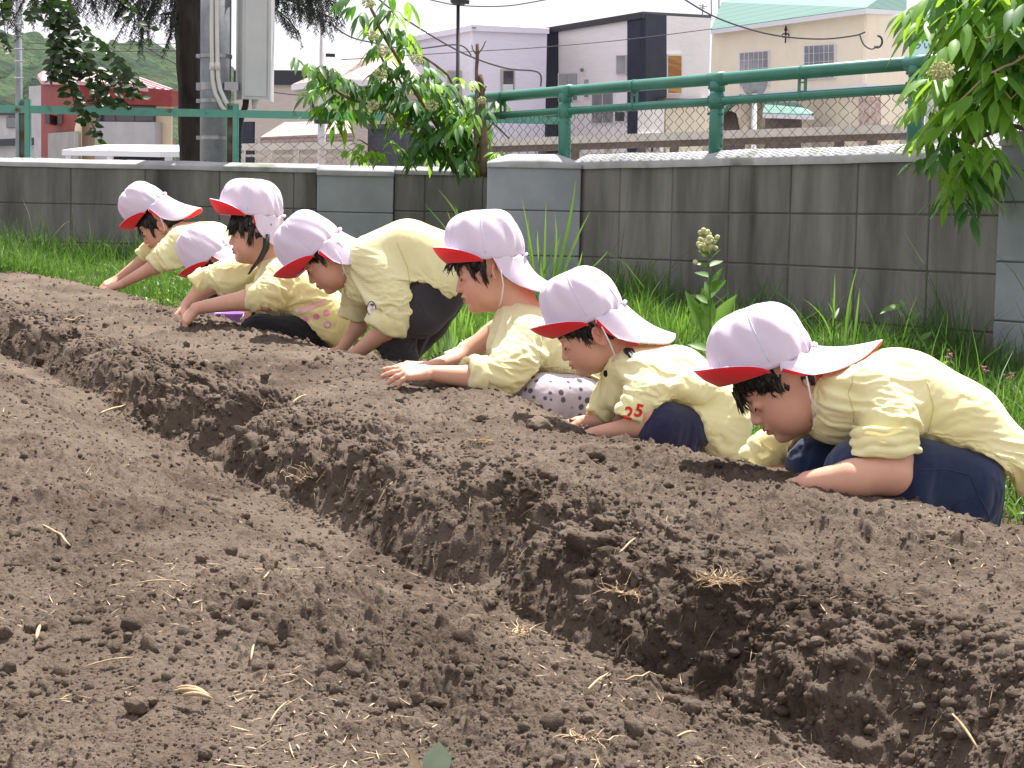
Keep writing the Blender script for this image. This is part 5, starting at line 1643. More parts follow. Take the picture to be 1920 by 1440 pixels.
# ---- individual larger clods
for i, (px, py, r_) in enumerate([(1010, 790, 24), (905, 780, 13), (885, 1160, 24), (1140, 980, 10), (1530, 988, 12), (1740, 1000, 15), (1770, 998, 12), (1260, 1045, 13), (378, 1045, 12), (455, 1110, 8), (460, 965, 9), (508, 1052, 15),
                                (255, 1318, 22), (285, 1315, 11), (385, 1410, 14), (705, 1330, 13), (700, 1222, 17), (1100, 1345, 14), (1240, 1410, 16), (940, 1290, 13), (240, 1190, 9), (80, 1170, 12), (1530, 1200, 12), (585, 1020, 16), (1180, 1360, 12)]):
    g = ground_at(px, py + r_ * .7); R_ = r_ * g.y / F_PX
    V0, F0 = ico(4)
    rr_ = np.random.RandomState(60 + i)
    sc = np.array([1.0, .85 + .2 * rr_.rand(), .68 + .2 * rr_.rand()])
    nz = 1 + .20 * vnoise(V0[:, 0] * 1.6 + i * 7, V0[:, 1] * 1.6, V0[:, 2] * 1.6) + .12 * vnoise(V0[:, 0] * 4 + i, V0[:, 1] * 4, V0[:, 2] * 4) + .08 * vnoise(V0[:, 0] * 9 + i, V0[:, 1] * 9, V0[:, 2] * 9) + .05 * vnoise(V0[:, 0] * 20 + i, V0[:, 1] * 20, V0[:, 2] * 20)
    V = V0 * sc * nz[:, None] * R_ + np.array([g.x, g.y, g.z + R_ * .35])
    o = link_mesh('soil_clod', V, F0, M['clod'], smooth=True)
    tag(o, None, 'clod', 'larger clods of earth lying on the soil beds')
    o['_px'] = px
    CL = ['dark brown clod of earth on the ridge crest in front of the dotted trousers', 'flat brown clod of earth beside a big clod on the ridge crest', 'big rough clod of earth at the foot of the steep bank, mid picture', 'small round clod on the ridge top, upper middle right', 'round clod on the ridge top below the nearest boy\'s elbow',
          'round clod on the ridge right of the nearest boy\'s knees', 'right one of two touching clods near the nearest boy\'s knees', 'dark clod on the ridge top left of the nearest boy\'s hand', 'round clod on the left bed below the furrow', 'small smooth stone-like clod on the left bed near its middle', 'little dark clod high on the left bed', 'oblong clod in the furrow edge left of centre',
          'largest rough clod at the lower left beside two smaller ones', 'small round clod touching the largest lower left clod', 'dark round clod at the bottom edge, lower left', 'round clod at the bottom edge, left of the green leaf', 'long brown clod on the near bed, lower centre', 'rounded clod on the near bed, right of the green leaf', 'half buried clod at the bottom edge, right of centre', 'smooth round clod above the green leaf',
          'small round clod above the pale split stalk, left', 'round clod beside a short pale stalk, far left', 'clod in the shade of the furrow, right of centre', 'flattened clod on the crest of the left bed', 'clod in the furrow below the steep bank, lower right']
    o['label'] = CL[i]
    del o['_px']

# ---- straw litter
def straw_mesh(P, L, W, seed, tilt=.25):
    r = np.random.RandomState(seed); n = len(P)
    az = r.rand(n) * 2 * math.pi; el = (r.rand(n) - .3) * tilt * 2
    D = np.stack([np.cos(az) * np.cos(el), np.sin(az) * np.cos(el), np.sin(el)], -1)
    U = np.tile([0., 0., 1.], (n, 1)) + .5 * (r.rand(n, 3) - .5)
    return leaf_mesh(P - D * (L / 2)[:, None], D, U, L, W, droop=(r.rand(n) - .5) * .5, fold=.4, st=4, shape=.5)
P = scatter_soil(2300, 21, clump=6); r_ = np.random.RandomState(22)
L = np.clip(r_.lognormal(math.log(.018), .5, len(P)), .006, .06)
V, Fc = straw_mesh(P + np.array([0, 0, .002]), L, .0012 + .0012 * r_.rand(len(P)), 23)
_n = 1.52 + .16 * _q.rand(1100); _s = 1.2 + 5.5 * _q.rand(1100) ** 1.4; Pr = soil_pos(_s * -.52 + _n * .854, _s * .854 + _n * .52)
D_ = np.stack([-.35 + .5 * _q.randn(1100), -.45 + .3 * _q.randn(1100), -.8 + .5 * _q.randn(1100)], -1)
V2, F2 = leaf_mesh(Pr, D_, np.tile([0., -1, 0.2], (1100, 1)), .012 + .03 * _q.rand(1100) ** 2, .0011, droop=.4, st=4, shape=.4)
V, Fc = joinm([(V, Fc), (V2, F2)])
o = link_mesh('straw_litter', V, Fc, M['straw']); tag(o, 'bits of dry straw and roots strewn over the soil', kind='stuff')
def stalk(a, b, w, label, bend=.1, name='straw_stalk'):
    ga, gb_ = ground_at(*a), ground_at(*b)
    k_ = ga.y / F_PX; pts = []
    for t in np.linspace(0, 1, 7):
        p = ga.lerp(gb_, t); p.z = max(p.z, float(surf_z(np.array([p.x]), np.array([p.y]))[0])) + w * k_ * .6 + .002 + bend * .03 * math.sin(math.pi * t)
        pts.append(p)
    mb = MB(); mb.tube(pts, [w * k_ * .5 * q for q in (.5, .9, 1, 1, .95, .8, .3)], 6)
    o = mb.build(name, M['straw'], None, True); tag(o, label, 'straw', 'single dry stalks on the soil')
for a in [((80, 990), (132, 1030), 5, 'brown dry stalk lying on the left bed near the edge'), ((112, 1345), (70, 1185), 4, None)][:1] + [
    ((68, 1212), (76, 1182), 8, 'short thick pale stalk lying beside a round clod, far left'), ((254, 1101), (344, 1098), 4, 'long straight pale straw on the left bed'),
    ((708, 950), (736, 912), 5, 'pale straw standing against the ridge slope, mid picture'), ((1160, 1050), (1192, 1018), 5, 'pale straw on the steep bank right of centre'),
    ((1100, 1302), (1140, 1270), 5, 'bent pale straw in the furrow, lower right'), ((1160, 1285), (1245, 1272), 4, 'long thin straw lying across the furrow'),
    ((1270, 1388), (1308, 1380), 6, 'pale straw piece at the lower right of the near bed'), ((505, 1365), (538, 1325), 4, 'pale straw near the bottom, left of centre'),
    ((185, 780), (235, 765), 4, 'bent straw on the furrow floor, upper left'), ((118, 606), (162, 606), 4, 'pale straw lying on the far part of the ridge'), ((1785, 1358), (1835, 1415), 6, 'stout dry stalk leaning in the dark hole, bottom right'),
    ((470, 1245), (476, 1222), 5, 'short upright straw on the near bed'), ((250, 1240), (150, 1260), 4, 'broken straw with a green blade, lower left'), ((548, 760), (575, 745), 4, 'short straw on the ridge top left of centre')]:
    stalk(*a)
# the split pale stalk, three slivers of one piece
st = empty('split_stalk', ground_at(360, 1325), 'pale split plant stalk lying at the lower left', 'straw')
for (a, b, w) in (((326, 1318), (395, 1330), 9), ((330, 1314), (388, 1322), 8), ((340, 1326), (398, 1333), 6)):
    ga, gb_ = ground_at(*a), ground_at(*b); mb = MB()
    mb.tube([ga.lerp(gb_, t) + Vector((0, 0, .012 + .004 * math.sin(3 * t))) for t in np.linspace(0, 1, 6)], [.001, .0028, .003, .0028, .0022, .0008], 6)
    mb.build('sliver', M['straw'], st, True)
# tufts of dry roots
for (px, py, n_, sz, lab) in ((1350, 1092, 60, .030, 'tangled tuft of dry grass on the right part of the ridge'), (575, 905, 26, .040, 'upright tuft of dry stems on the ridge slope, left of centre'), (1105, 1395, 22, .020, 'small dry root tuft at the bottom centre'),
                             (1170, 1120, 36, .030, 'hanging dry roots on the steep bank'), (970, 1190, 26, .030, 'wisp of straw at the foot of the bank, centre'), (900, 830, 30, .022, 'flat wisp of dry grass on the ridge top, centre'), (230, 740, 22, .022, 'little dry clump on the furrow floor, upper left')):
    g = ground_at(px, py); r_ = np.random.RandomState(px); mb = MB()
    for i in range(n_):
        c = g + Vector((r_.randn() * sz * .4, r_.randn() * sz * .4, .004)); a = r_.rand() * 6.28; up = .25 + .9 * (n_ == 26 and px == 575)
        pts = [c]; d = Vector((math.cos(a), math.sin(a), up * r_.rand()))
        for j in range(4):
            c = c + d * sz * .35; d = (d + Vector(r_.randn(3) * .5)).normalized(); d.z *= .7; pts.append(c.copy())
        mb.tube(pts, [.0009, .0010, .0009, .0007, .0003], 4)
    o = mb.build('dry_tuft', M['straw']); tag(o, lab, 'dry grass', 'tufts of dry grass and roots in the soil')

# ---- lawn
def wall_y(X):
    """how far back the lawn reaches at a given x"""
    return np.where(X < -.1, 9.38, np.where(X < .30, 8.02, 8.11 - (X - .293) * .816 / .578 - .05))
r_ = np.random.RandomState(31)
N = 165000
Y = 3.2 + r_.rand(N) * 6.2; X = -3.6 + r_.rand(N) * 6.6
s_, n_ = sn(X, Y)
edge = 2.78 + .10 * vnoise(s_ * 2.2, s_ * 0) + .06 * vnoise(s_ * 7, s_ * 0 + 4)
end = (s_ > 7.35 + .15 * vnoise(n_ * 3, n_ * 0)) & (n_ > .9)
m = ((n_ > edge) | end) & (Y < wall_y(X)) & (np.abs(X) < Y * np.where(X > 0, .50, .36) + .15)
dens = .35 + .65 * (vnoise(X * 3.1, Y * 3.1) > -.35) 
m &= r_.rand(N) < dens
X, Y, n_, edge = X[m], Y[m], n_[m], edge[m]
H = (.045 + .055 * r_.rand(len(X))) * (1 + .5 * np.clip(vnoise(X * 4, Y * 4 + 7), -1, 1)) * np.clip((n_ - edge + .9) / 1.0 + (n_ < edge), .55, 1.2)
H *= 1 + .6 * (wall_y(X) - Y < .35)
H *= np.where(X > .25, 1.30, 1.0) * np.where(r_.rand(len(X)) < .04, 1.9, 1)
B = np.stack([X, Y, low_z(X, Y) - .004], -1)
print('grass', len(B))
V, Fc = blades(B, H, .55, .0036 + .0022 * r_.rand(len(B)), st=4, seed=33)
o = link_mesh('grass', V, Fc, M['grass']); tag(o, 'green meadow grass between the soil bed and the wall', kind='stuff')
# low broadleaf weeds through the grass
q = r_.rand(len(B)) < np.where(B[:, 0] > .2, .11, .05); Bq = np.repeat(B[q], 5, 0); nq = len(Bq)
az = r_.rand(nq) * 6.28; D = np.stack([np.cos(az), np.sin(az), .4 + .8 * r_.rand(nq)], -1)
V, Fc = leaf_mesh(Bq + [0, 0, .02], D, np.tile([0, 0, 1.], (nq, 1)), .02 + .022 * r_.rand(nq), .010 + .006 * r_.rand(nq), droop=.3, st=4)
o = link_mesh('ground_weeds', V, Fc, M['grass_dark']); tag(o, 'low broad leaved weeds mixed into the grass', kind='stuff')

def long_blades(name, specs, label, cat='grass clump', mat='grass_dark', group=None):
    """each blade: base pixel, tip pixel, depth, width px, sideways bow"""
    Vs, Fs = [], []; n0 = 0
    for (a, b, Yb, w, bow) in specs:
        p0, p1 = at(a[0], a[1], Yb), at(b[0], b[1], Yb + rnd.uniform(-.08, .08)); k_ = Yb / F_PX; st_ = 9
        for i in range(st_):
            t = i / (st_ - 1)
            c = p0.lerp(p1, t) + Vector((bow * k_ * 4 * t * (1 - t), .02 * math.sin(3 * t), 0)) + Vector((0, 0, abs(bow) * k_ * .8 * 4 * t * (1 - t) * .5))
            ww = w * k_ * .5 * (1 - t ** 2.2) + .0002
            f_ = .35 * ww
            Vs += [c + Vector((-ww, f_, 0)), c + Vector((0, -f_, 0)), c + Vector((ww, f_, 0))]
        for i in range(st_ - 1):
            for j in range(2):
                q_ = n0 + i * 3 + j; Fs.append((q_, q_ + 1, q_ + 4, q_ + 3))
        n0 = len(Vs)
    o = link_mesh(name, Vs, Fs, M[mat], smooth=True); return tag(o, label, cat, group)
GT = 'tall grass clumps at the wall foot'
long_blades('tall_grass', [((1035, 540), (1080, 336), 7.0, 8, 6), ((1045, 545), (1107, 396), 7.0, 7, -4), ((1020, 540), (1024, 380), 7.05, 5, 0), ((1030, 545), (1040, 400), 7.0, 5, 8), ((1005, 540), (978, 372), 7.1, 4, 3), ((1010, 540), (992, 402), 7.1, 5, -8),
    ((1050, 545), (1140, 470), 6.9, 5, 14), ((1040, 545), (1052, 440), 7.0, 6, -6), ((1060, 550), (1092, 470), 6.95, 6, 6), ((1025, 545), (1008, 430), 7.0, 6, -5), ((1048, 545), (1075, 480), 6.9, 5, -8), ((1000, 545), (1040, 440), 7.0, 5, 10), ((1070, 550), (1100, 520), 6.9, 4, 8)],
    'tallest grass clump with long upright blades in front of the right pale pillar', group=GT)
long_blades('tall_grass', [((880, 470), (822, 356), 7.3, 7, 10), ((850, 450), (795, 382), 7.3, 3, 2), ((860, 450), (838, 395), 7.3, 5, 0), ((875, 460), (872, 395), 7.3, 4, -4), ((865, 460), (853, 385), 7.35, 4, 4), ((890, 465), (885, 400), 7.2, 4, 2)],
    'sparse long grass blades behind the bending boy', group=GT)
long_blades('tall_grass', [((1560, 640), (1506, 560), 5.6, 4, 12), ((1562, 640), (1566, 512), 5.6, 4, 2), ((1585, 645), (1608, 500), 5.55, 5, -3), ((1600, 645), (1612, 540), 5.5, 5, 3), ((1580, 640), (1596, 560), 5.6, 4, 6), ((1750, 690), (1700, 600), 5.3, 4, 8)],
    'thin grass blades rising behind the nearest boy\'s cap', group=GT)
_r = random.Random(4)
long_blades('tall_grass', [((x, 660 + (x - 1200) * .12), (x + _r.uniform(-30, 30), 560 + (x - 1200) * .12 + _r.uniform(-15, 45)), 6.2 - (x - 1200) / 600 * .9, _r.uniform(3.5, 6), _r.uniform(-8, 8)) for x in [_r.uniform(1195, 1480) for _ in range(70)]],
    'dense strip of long grass along the foot of the right wall', group=GT)
long_blades('tall_grass', [((x, 850 + (x - 1800) * .5), (x + _r.uniform(-30, 30), 700 + (x - 1800) * .6 + _r.uniform(-40, 50)), 4.6 + _r.uniform(-.3, .5), _r.uniform(4, 7), _r.uniform(-10, 10)) for x in [_r.uniform(1740, 1960) for _ in range(90)]],
    'bushy long grass at the right edge behind the nearest boy', group=GT)
long_blades('tall_grass', [((x, 560), (x + _r.uniform(-25, 25), 485 + _r.uniform(-5, 50)), 8.6 + _r.uniform(-.2, .3), _r.uniform(3.5, 6), _r.uniform(-8, 8)) for x in [_r.uniform(0, 200) for _ in range(60)]],
    'long grass at the left edge under the wall', group=GT)
long_blades('tall_grass', [((x, 668 - (x - 800) * .3), (x + _r.uniform(-25, 25), 575 + _r.uniform(-15, 40)), 5.7 + _r.uniform(-.2, .5), _r.uniform(4, 6), _r.uniform(-8, 8)) for x in [_r.uniform(785, 900) for _ in range(60)]],
    'bright grass clump right of the bending boy\'s legs', group=GT)
long_blades('grass_tuft', [((258 + _r.uniform(-8, 8), 612), (258 + _r.uniform(-22, 26), 585 + _r.uniform(-6, 14)), 6.2, 3.5, _r.uniform(-5, 5)) for _ in range(26)], 'small bright green grass tuft on the far part of the soil ridge')

def stem_plant(name, stem, Yb, leaves, label, cat='weed', bloom=None, mat='grass_dark', sw=5):
    root = empty(name, at(stem[0][0], stem[0][1], Yb), label, cat)
    k_ = Yb / F_PX; mb = MB(); pts = [at(x, y, Yb) for x, y in stem]
    mb.tube(pts, [sw * k_ * .5 * (1 - .6 * i / (len(pts) - 1)) for i in range(len(pts))], 7); mb.build('stem', M['grass_dark'], root, True)
    B, D, U, L, W = [], [], [], [], []
    for (x, y, tx, ty, w) in leaves:
        a, b = at(x, y, Yb), at(tx, ty, Yb + _r.uniform(-.05, .05)); B.append(a); D.append(b - a); U.append((0, -.6, .8)); L.append((b - a).length); W.append(w * k_)
    V, Fc = leaf_mesh(B, D, U, L, W, droop=.12, fold=.3, st=7, shape=.85); link_mesh('foliage', V, Fc, M[mat], root, True)
    if bloom:
        x, y, r0, n0, mm = bloom; mb = MB(); c0 = at(x, y, Yb)
        for i in range(n0):
            p = c0 + Vector((_r.gauss(0, .5), _r.gauss(0, .5), _r.gauss(0, .6))) * r0 * k_; mb.ball(p, r0 * k_ * .27, 6, 4)
        mb.build('bloom', M[mm], root, True)
    return root
stem_plant('tall_weed', [(1335, 700), (1332, 600), (1330, 520), (1326, 450)], 5.15,
    [(1334, 650, 1285, 530, 32), (1332, 600, 1316, 532, 26), (1334, 645, 1320, 560, 28), (1334, 640, 1352, 560, 28), (1331, 560, 1352, 520, 18), (1334, 630, 1382, 540, 32), (1333, 560, 1300, 590, 16), (1332, 540, 1356, 495, 12), (1330, 500, 1300, 490, 10), (1330, 490, 1352, 462, 10), (1334, 650, 1304, 610, 26), (1334, 640, 1350, 580, 20), (1330, 480, 1306, 466, 14), (1329, 500, 1356, 484, 14), (1331, 520, 1302, 506, 16), (1332, 550, 1362, 520, 18), (1331, 570, 1296, 548, 18), (1328, 465, 1346, 446, 11), (1334, 660, 1290, 640, 24), (1334, 670, 1370, 620, 22), (1332, 575, 1322, 520, 16), (1331, 530, 1345, 520, 12), (1334, 680, 1300, 668, 22)],
    'tall flowering weed with broad light green leaves against the right wall', bloom=(1325, 455, 19, 46, 'flower_green'))
stem_plant('tall_weed', [(1735, 690), (1724, 640), (1708, 600), (1690, 572)], 5.2,
    [(1690, 572, 1650, 582, 14), (1695, 578, 1688, 558, 9), (1708, 600, 1728, 582, 12), (1715, 620, 1702, 590, 9), (1724, 640, 1748, 618, 12), (1728, 660, 1712, 630, 14), (1730, 670, 1752, 640, 10), (1730, 680, 1708, 655, 12)],
    'slender weed with a nodding leafy tip behind the nearest boy\'s back', sw=4)
stem_plant('tall_weed', [(1562, 650), (1564, 600), (1560, 560)], 5.5, [(1562, 590, 1552, 560, 7), (1563, 600, 1574, 572, 7), (1562, 620, 1548, 598, 9), (1563, 625, 1580, 600, 8)], 'thin weed with small leaves between the right wall and the nearest cap', sw=3)
for (x, y, lab) in ((1779, 668, 'purple topped dead nettle just behind the nearest boy\'s back'), (1895, 704, 'purple topped dead nettle at the right edge, upper one'), (1872, 725, 'purple topped dead nettle at the right edge, lower left one'), (1822, 716, 'half hidden dead nettle with pink whorl in the grass'), (1845, 690, 'pale dead nettle standing before the right pillar')):
    lv = []
    for j in range(5):
        yy = y + 8 + j * 13
        for sg in (-1, 1): lv.append((x, yy, x + sg * (12 + j * 2), yy + 7, 11))
    stem_plant('dead_nettle', [(x + 3, y + 110), (x, y)], 4.9, lv, lab, 'wildflower', bloom=(x, y + 2, 8, 16, 'nettle'), sw=3.5)['group'] = 'dead nettles in the grass'
# broad leaf at the bottom edge
g = ground_at(805, 1439)
bl = empty('leafy_seedling', g, 'broad grey green leaf and yellow blade poking in at the bottom edge', 'seedling')
V, Fc = leaf_mesh([at(812, 1468, g.y - .1)], [at(822, 1396, g.y - .1) - at(812, 1468, g.y - .1)], [(.2, -.95, .3)], [.044], [.028], droop=.1, st=9, shape=1.1); link_mesh('leaf', V, Fc, pmat('grey_green_leaf', (.26, .34, .22), (.34, .42, .30), scale=40, rough=.7), bl, True)
V, Fc = leaf_mesh([at(792, 1455, g.y - .1)], [at(766, 1404, g.y - .1) - at(792, 1455, g.y - .1)], [(0, -.9, .4)], [.028], [.008], droop=.0, st=7, shape=.8); link_mesh('leaf', V, Fc, M['straw'], bl, True)

# ================================================================ shrubs and trees
def tube_path(pix, Yb, w0, w1, mb, dys=None):
    k_ = Yb / F_PX; pts = [at(x, y, Yb + (dys[i] if dys else 0)) for i, (x, y) in enumerate(pix)]
    n_ = len(pts); fine = []
    for i in range(n_ - 1):
        for t in (0, .33, .66): fine.append(pts[i].lerp(pts[i + 1], t) + Vector((_r.uniform(-1, 1), _r.uniform(-1, 1), _r.uniform(-1, 1))) * k_ * 1.2)
    fine.append(pts[-1]); m_ = len(fine) - 1
    mb.tube(fine, [(w0 + (w1 - w0) * i / m_) * k_ * .5 for i in range(m_ + 1)], 7)
def compound(x, y, Yb, length, out, nlf=5, arr=None, size=1.0, spread=1.0):
    """an elder leaf: leaflets along a drooping stalk"""
    k_ = Yb / F_PX; c = at(x, y, Yb + _r.uniform(-.18, .18)); a = _r.uniform(0, 6.28)
    d = Vector((math.cos(a) * .8 + out[0], math.sin(a) * .6 - .15, _r.uniform(-.5, .25) + out[1])).normalized()
    sd = d.cross(Vector((0, 0, 1))).normalized(); L = length * k_
    for j in range(nlf):
        t = .35 + .65 * (j // 2) / max(1, (nlf - 1) / 2)
        b = c + d * L * t * .8; b.z -= .15 * L * t * t
        if j == nlf - 1: dd = (d + Vector((0, 0, -.5))).normalized()
        else: dd = (d * .55 + sd * (1 if j % 2 else -1) * .8 * spread + Vector((0, 0, -.45 - .3 * _r.random()))).normalized()
        arr.append((b, dd, (sd * _r.uniform(-.4, .4) + Vector((0, -.2, 1))), L * _r.uniform(.62, .9) * size, L * _r.uniform(.24, .31) * size))
def flush_leaves(arr, name, m, parent, st=6, droop=.35):
    B, D, U, L, W = zip(*arr)
    V, Fc = leaf_mesh([tuple(b) for b in B], [tuple(d) for d in D], [tuple(u) for u in U], np.array(L), np.array(W), droop=droop, fold=.28, st=st, shape=.85, wave=.06)
    return link_mesh(name, V, Fc, m, parent, True)
def blossom(x, y, Yb, r0, parent, n0=90):
    k_ = Yb / F_PX; c0 = at(x, y, Yb - .20); mb = MB()
    for i in range(n0):
        v = Vector((_r.gauss(0, 1), _r.gauss(0, 1), _r.gauss(0, 1))).normalized() * (r0 * k_ * _r.uniform(.6, 1)); v.z *= .85
        mb.ball(c0 + v, .0042, 5, 3)
    mb.build('blossom', M['flower_green'], parent, True)

YE = 8.75
es = empty('elder_shrub', at(870, 305, YE), 'green elder shrub with pale flower heads and a broken stump behind the wall corner', 'shrub')
mb = MB()
for pix, w0, w1 in ((((880, 330), (830, 250), (790, 190), (745, 110), (710, 50), (690, 0), (688, -60)), 9, 5), (((860, 330), (800, 245), (720, 205), (660, 188), (615, 160), (575, 130)), 8, 4), (((895, 330), (870, 200), (840, 140), (800, 110), (765, 95)), 7, 4),
                    (((740, 160), (712, 100), (700, 60), (735, 20)), 5, 3), (((890, 320), (900, 260), (925, 230), (955, 260)), 5, 3), (((720, 300), (690, 270), (670, 262)), 4, 2), (((800, 250), (760, 240), (735, 220)), 4, 3), (((790, 190), (760, 150), (735, 115)), 4, 2)):
    tube_path(pix, YE, w0, w1, mb)
mb.build('branches', M['twig'], es, True)
mb = MB(); tube_path(((906, 330), (906, 250), (904, 190), (900, 140)), YE - .1, 17, 11, mb); tube_path(((890, 300), (893, 200), (893, 130), (895, 82)), YE - .12, 6, 7, mb); tube_path(((894, 110), (905, 90), (912, 76)), YE - .12, 3, 2, mb); tube_path(((895, 105), (888, 95), (884, 84)), YE - .12, 3, 2, mb); tube_path(((903, 175), (893, 165), (888, 160)), YE - .1, 5, 4, mb); tube_path(((906, 170), (912, 162)), YE - .1, 6, 4, mb)
mb.build('broken_stump', M['twig'], es, True)
arr = []; arl = []
cl = [(735, 20), (705, 40), (698, 75), (745, 90), (760, 60), (775, 105), (760, 122), (620, 140), (640, 165), (570, 128), (548, 122), (600, 175), (625, 200), (640, 215), (665, 215), (720, 160), (740, 150), (772, 140), (790, 170), (802, 158), (820, 172), (738, 200), (760, 212), (790, 205), (830, 205),
      (852, 190), (872, 195), (890, 212), (830, 240), (852, 250), (880, 250), (800, 270), (830, 285), (870, 285), (905, 272), (840, 265), (860, 225), (815, 220), (808, 250), (690, 20), (675, 5), (745, 5), (722, 60), (650, 190), (610, 155), (715, 175), (700, 160), (750, 175), (780, 235), (770, 190), (890, 285), (850, 295), (815, 295), (880, 230), (925, 205), (780, 285), (720, 120), (708, 95)]
for (x, y) in cl:
    for _ in range(2 if y < 130 else 4): compound(x + _r.uniform(-14, 14), y - 12 + _r.uniform(-10, 10), YE, 39, (0, -.1), 5, arr if _r.random() < .86 else arl, size=1.0)
for (x, y) in [(868, 150), (872, 158), (680, 285), (700, 292), (720, 284), (660, 282), (745, 296), (690, 275), (665, 290), (705, 280), (925, 290), (940, 292), (730, 270)]:
    for _ in range(2): compound(x + _r.uniform(-6, 6), y, YE - .1, 26, (0, .2), 5, arl)
flush_leaves(arr, 'foliage', M['elder'], es); flush_leaves(arl, 'young_foliage', M['elder_light'], es)
for (x, y, r0) in ((692, 5, 13), (698, 67, 12), (717, 94, 13), (782, 112, 13), (713, 139, 14), (606, 138, 13), (700, 198, 12), (809, 198, 13), (729, 221, 9), (903, 188, 8)): blossom(x, y, YE, r0, es)

YR = 5.75
er = empty('elder_shrub', at(1960, 300, YR), 'large bright elder shrub hanging over the right end of the wall', 'shrub')
mb = MB()
for pix, w0, w1 in ((((2060, 330), (2000, 200), (1930, 90), (1880, 20), (1850, -40)), 16, 10), (((2060, 300), (1980, 260), (1900, 235), (1830, 260), (1790, 300), (1770, 340)), 12, 5), (((2000, 200), (1930, 180), (1860, 150), (1800, 60)), 9, 5)): tube_path(pix, YR, w0, w1, mb)
mb.build('branches', M['twig'], er, True)
mb = MB()
for pix, w0, w1 in ((((1960, 70), (1925, 66), (1880, 66), (1845, 72)), 5, 3), (((1960, 85), (1900, 118), (1850, 140), (1800, 190), (1780, 200)), 6, 3), (((1865, 135), (1880, 165), (1895, 185), (1920, 160)), 5, 2), (((1925, 66), (1890, 85), (1868, 95)), 4, 2)): tube_path(pix, YR - .32, w0, w1, mb)
mb.build('bare_twigs', M['pale_twig'], er, True)
arr = []; arl = []
for _ in range(250):
    x = 1745 + 220 * _r.random() ** .75; ymax = (235 if x < 1850 else 185) if x > 1775 else 90
    y = -60 + (ymax + 60) * _r.random()
    if x < 1760 and 60 < y < 100: continue
    if x < 1732 and y > 60 and _r.random() < .6: continue
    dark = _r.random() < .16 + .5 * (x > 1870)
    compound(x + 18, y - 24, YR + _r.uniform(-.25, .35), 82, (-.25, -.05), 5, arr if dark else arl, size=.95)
for (x, y) in [(1720, 20), (1730, 35), (1725, 150), (1735, 170), (1728, 195), (1722, 215), (1745, 230), (1740, 270), (1755, 290), (1745, 310), (1765, 320), (1790, 330), (1770, 350), (1800, 360), (1785, 385), (1790, 300), (1810, 310), (1830, 290), (1850, 280), (1840, 320), (1765, 270), (1775, 250), (1800, 340)]:
    for _ in range(2): compound(x + 14, y - 18, YR + _r.uniform(-.2, .2), 62, (-.15, -.2), 5, arl if _r.random() < .7 else arr, size=.9)
for (x, y) in [(1830, 330), (1840, 310), (1835, 350)]:
    for _ in range(2): compound(x, y - 18, YR + .25, 66, (-.1, -.2), 5, arr, size=.9)
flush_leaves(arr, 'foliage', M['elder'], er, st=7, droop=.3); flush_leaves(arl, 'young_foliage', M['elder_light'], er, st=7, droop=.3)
blossom(1767, 133, YR - .35, 22, er, 170)

# spruce: dark trunk, drooping needle sprays
YS = 10.35
sp = empty('spruce_tree', at(356, 330, YS), 'dark spruce trunk with drooping needle sprays behind the grey pole', 'tree')
mb = MB(); tube_path(((362, 420), (360, 320), (358, 200), (356, 90), (352, 0), (350, -120), (348, -300)), YS, 42, 60, mb)
V = np.array(mb.v); V2 = V.copy(); V2[:, 0] += .006 * vnoise(V[:, 0] * 30, V[:, 1] * 30, V[:, 2] * 12)
mb.v = [tuple(v) for v in V2]; mb.build('trunk', M['bark'], sp, True)
mb = MB(); needles = []
def spray(x, y, tx, ty, Yb, hang, dens=1.0, w0=5):
    tube_path(((x, y), ((x + tx) / 2, (y + ty) / 2 - 5), (tx, ty)), Yb, w0, 2.5, mb)
    a, b = at(x, y, Yb), at(tx, ty, Yb); k_ = Yb / F_PX; n_ = int(22 * dens * (b - a).length / .3) + 8
    for i in range(n_):
        p = a.lerp(b, (i + _r.random()) / n_); L = hang * k_ * _r.uniform(.35, 1)
        d = Vector((_r.gauss(0, .22) + .2 * (tx > x) - .2 * (tx < x), _r.gauss(0, .25), -1)).normalized(); q0 = p.copy()
        pts = [p.copy()]
        for j in range(4): q0 = q0 + d * L / 4; d = (d + Vector((_r.gauss(0, .1), _r.gauss(0, .1), 0))).normalized(); pts.append(q0.copy())
        mb.tube(pts, [.0022, .002, .0018, .0014, .0008], 4)
        m_ = int(L / .0042)
        for j in range(m_):
            t = j / m_; c = pts[0].lerp(pts[4], t); s2 = pts[min(4, int(t * 4))].lerp(pts[min(4, int(t * 4) + 1)], t * 4 % 1); aa = _r.uniform(0, 6.28)
            needles.append((s2, Vector((math.cos(aa), math.sin(aa), -.9)), Vector((math.sin(aa), -math.cos(aa), .2)), .021, .0042))
for s_ in ((330, -30, 160, -10, 10.2, 70, 1.1), (340, -60, 60, -25, 10.0, 90, 1.0), (335, 30, 300, 28, 10.3, 34, 1.0, 10), (330, -40, 250, 10, 9.9, 110, .9), (330, -10, 320, 70, 10.1, 60, .8, 3), (300, -20, 262, 60, 10.0, 64, .8, 3), (240, -20, 215, 30, 10.0, 45, .9, 3),
          (500, -40, 640, 10, 10.5, 62, 1.5), (500, -10, 625, 34, 10.4, 50, 1.5), (520, -50, 600, 0, 10.2, 80, 1.3), (520, 20, 560, 60, 10.4, 40, 1.0, 3), (90, -40, 0, -20, 9.9, 100, .9), (60, -60, 150, -30, 9.9, 110, 1.0), (10, -30, 12, 30, 9.8, 60, .9, 3), (370, -80, 520, -40, 10.4, 60, 1.0), (160, -60, 240, -20, 10.0, 80, 1.0), (660, -50, 600, -30, 10.4, 60, 1.2)): spray(*s_)
mb.build('branches', M['bark'], sp, True)
flush_leaves(needles, 'needles', M['needle'], sp, st=3, droop=0)
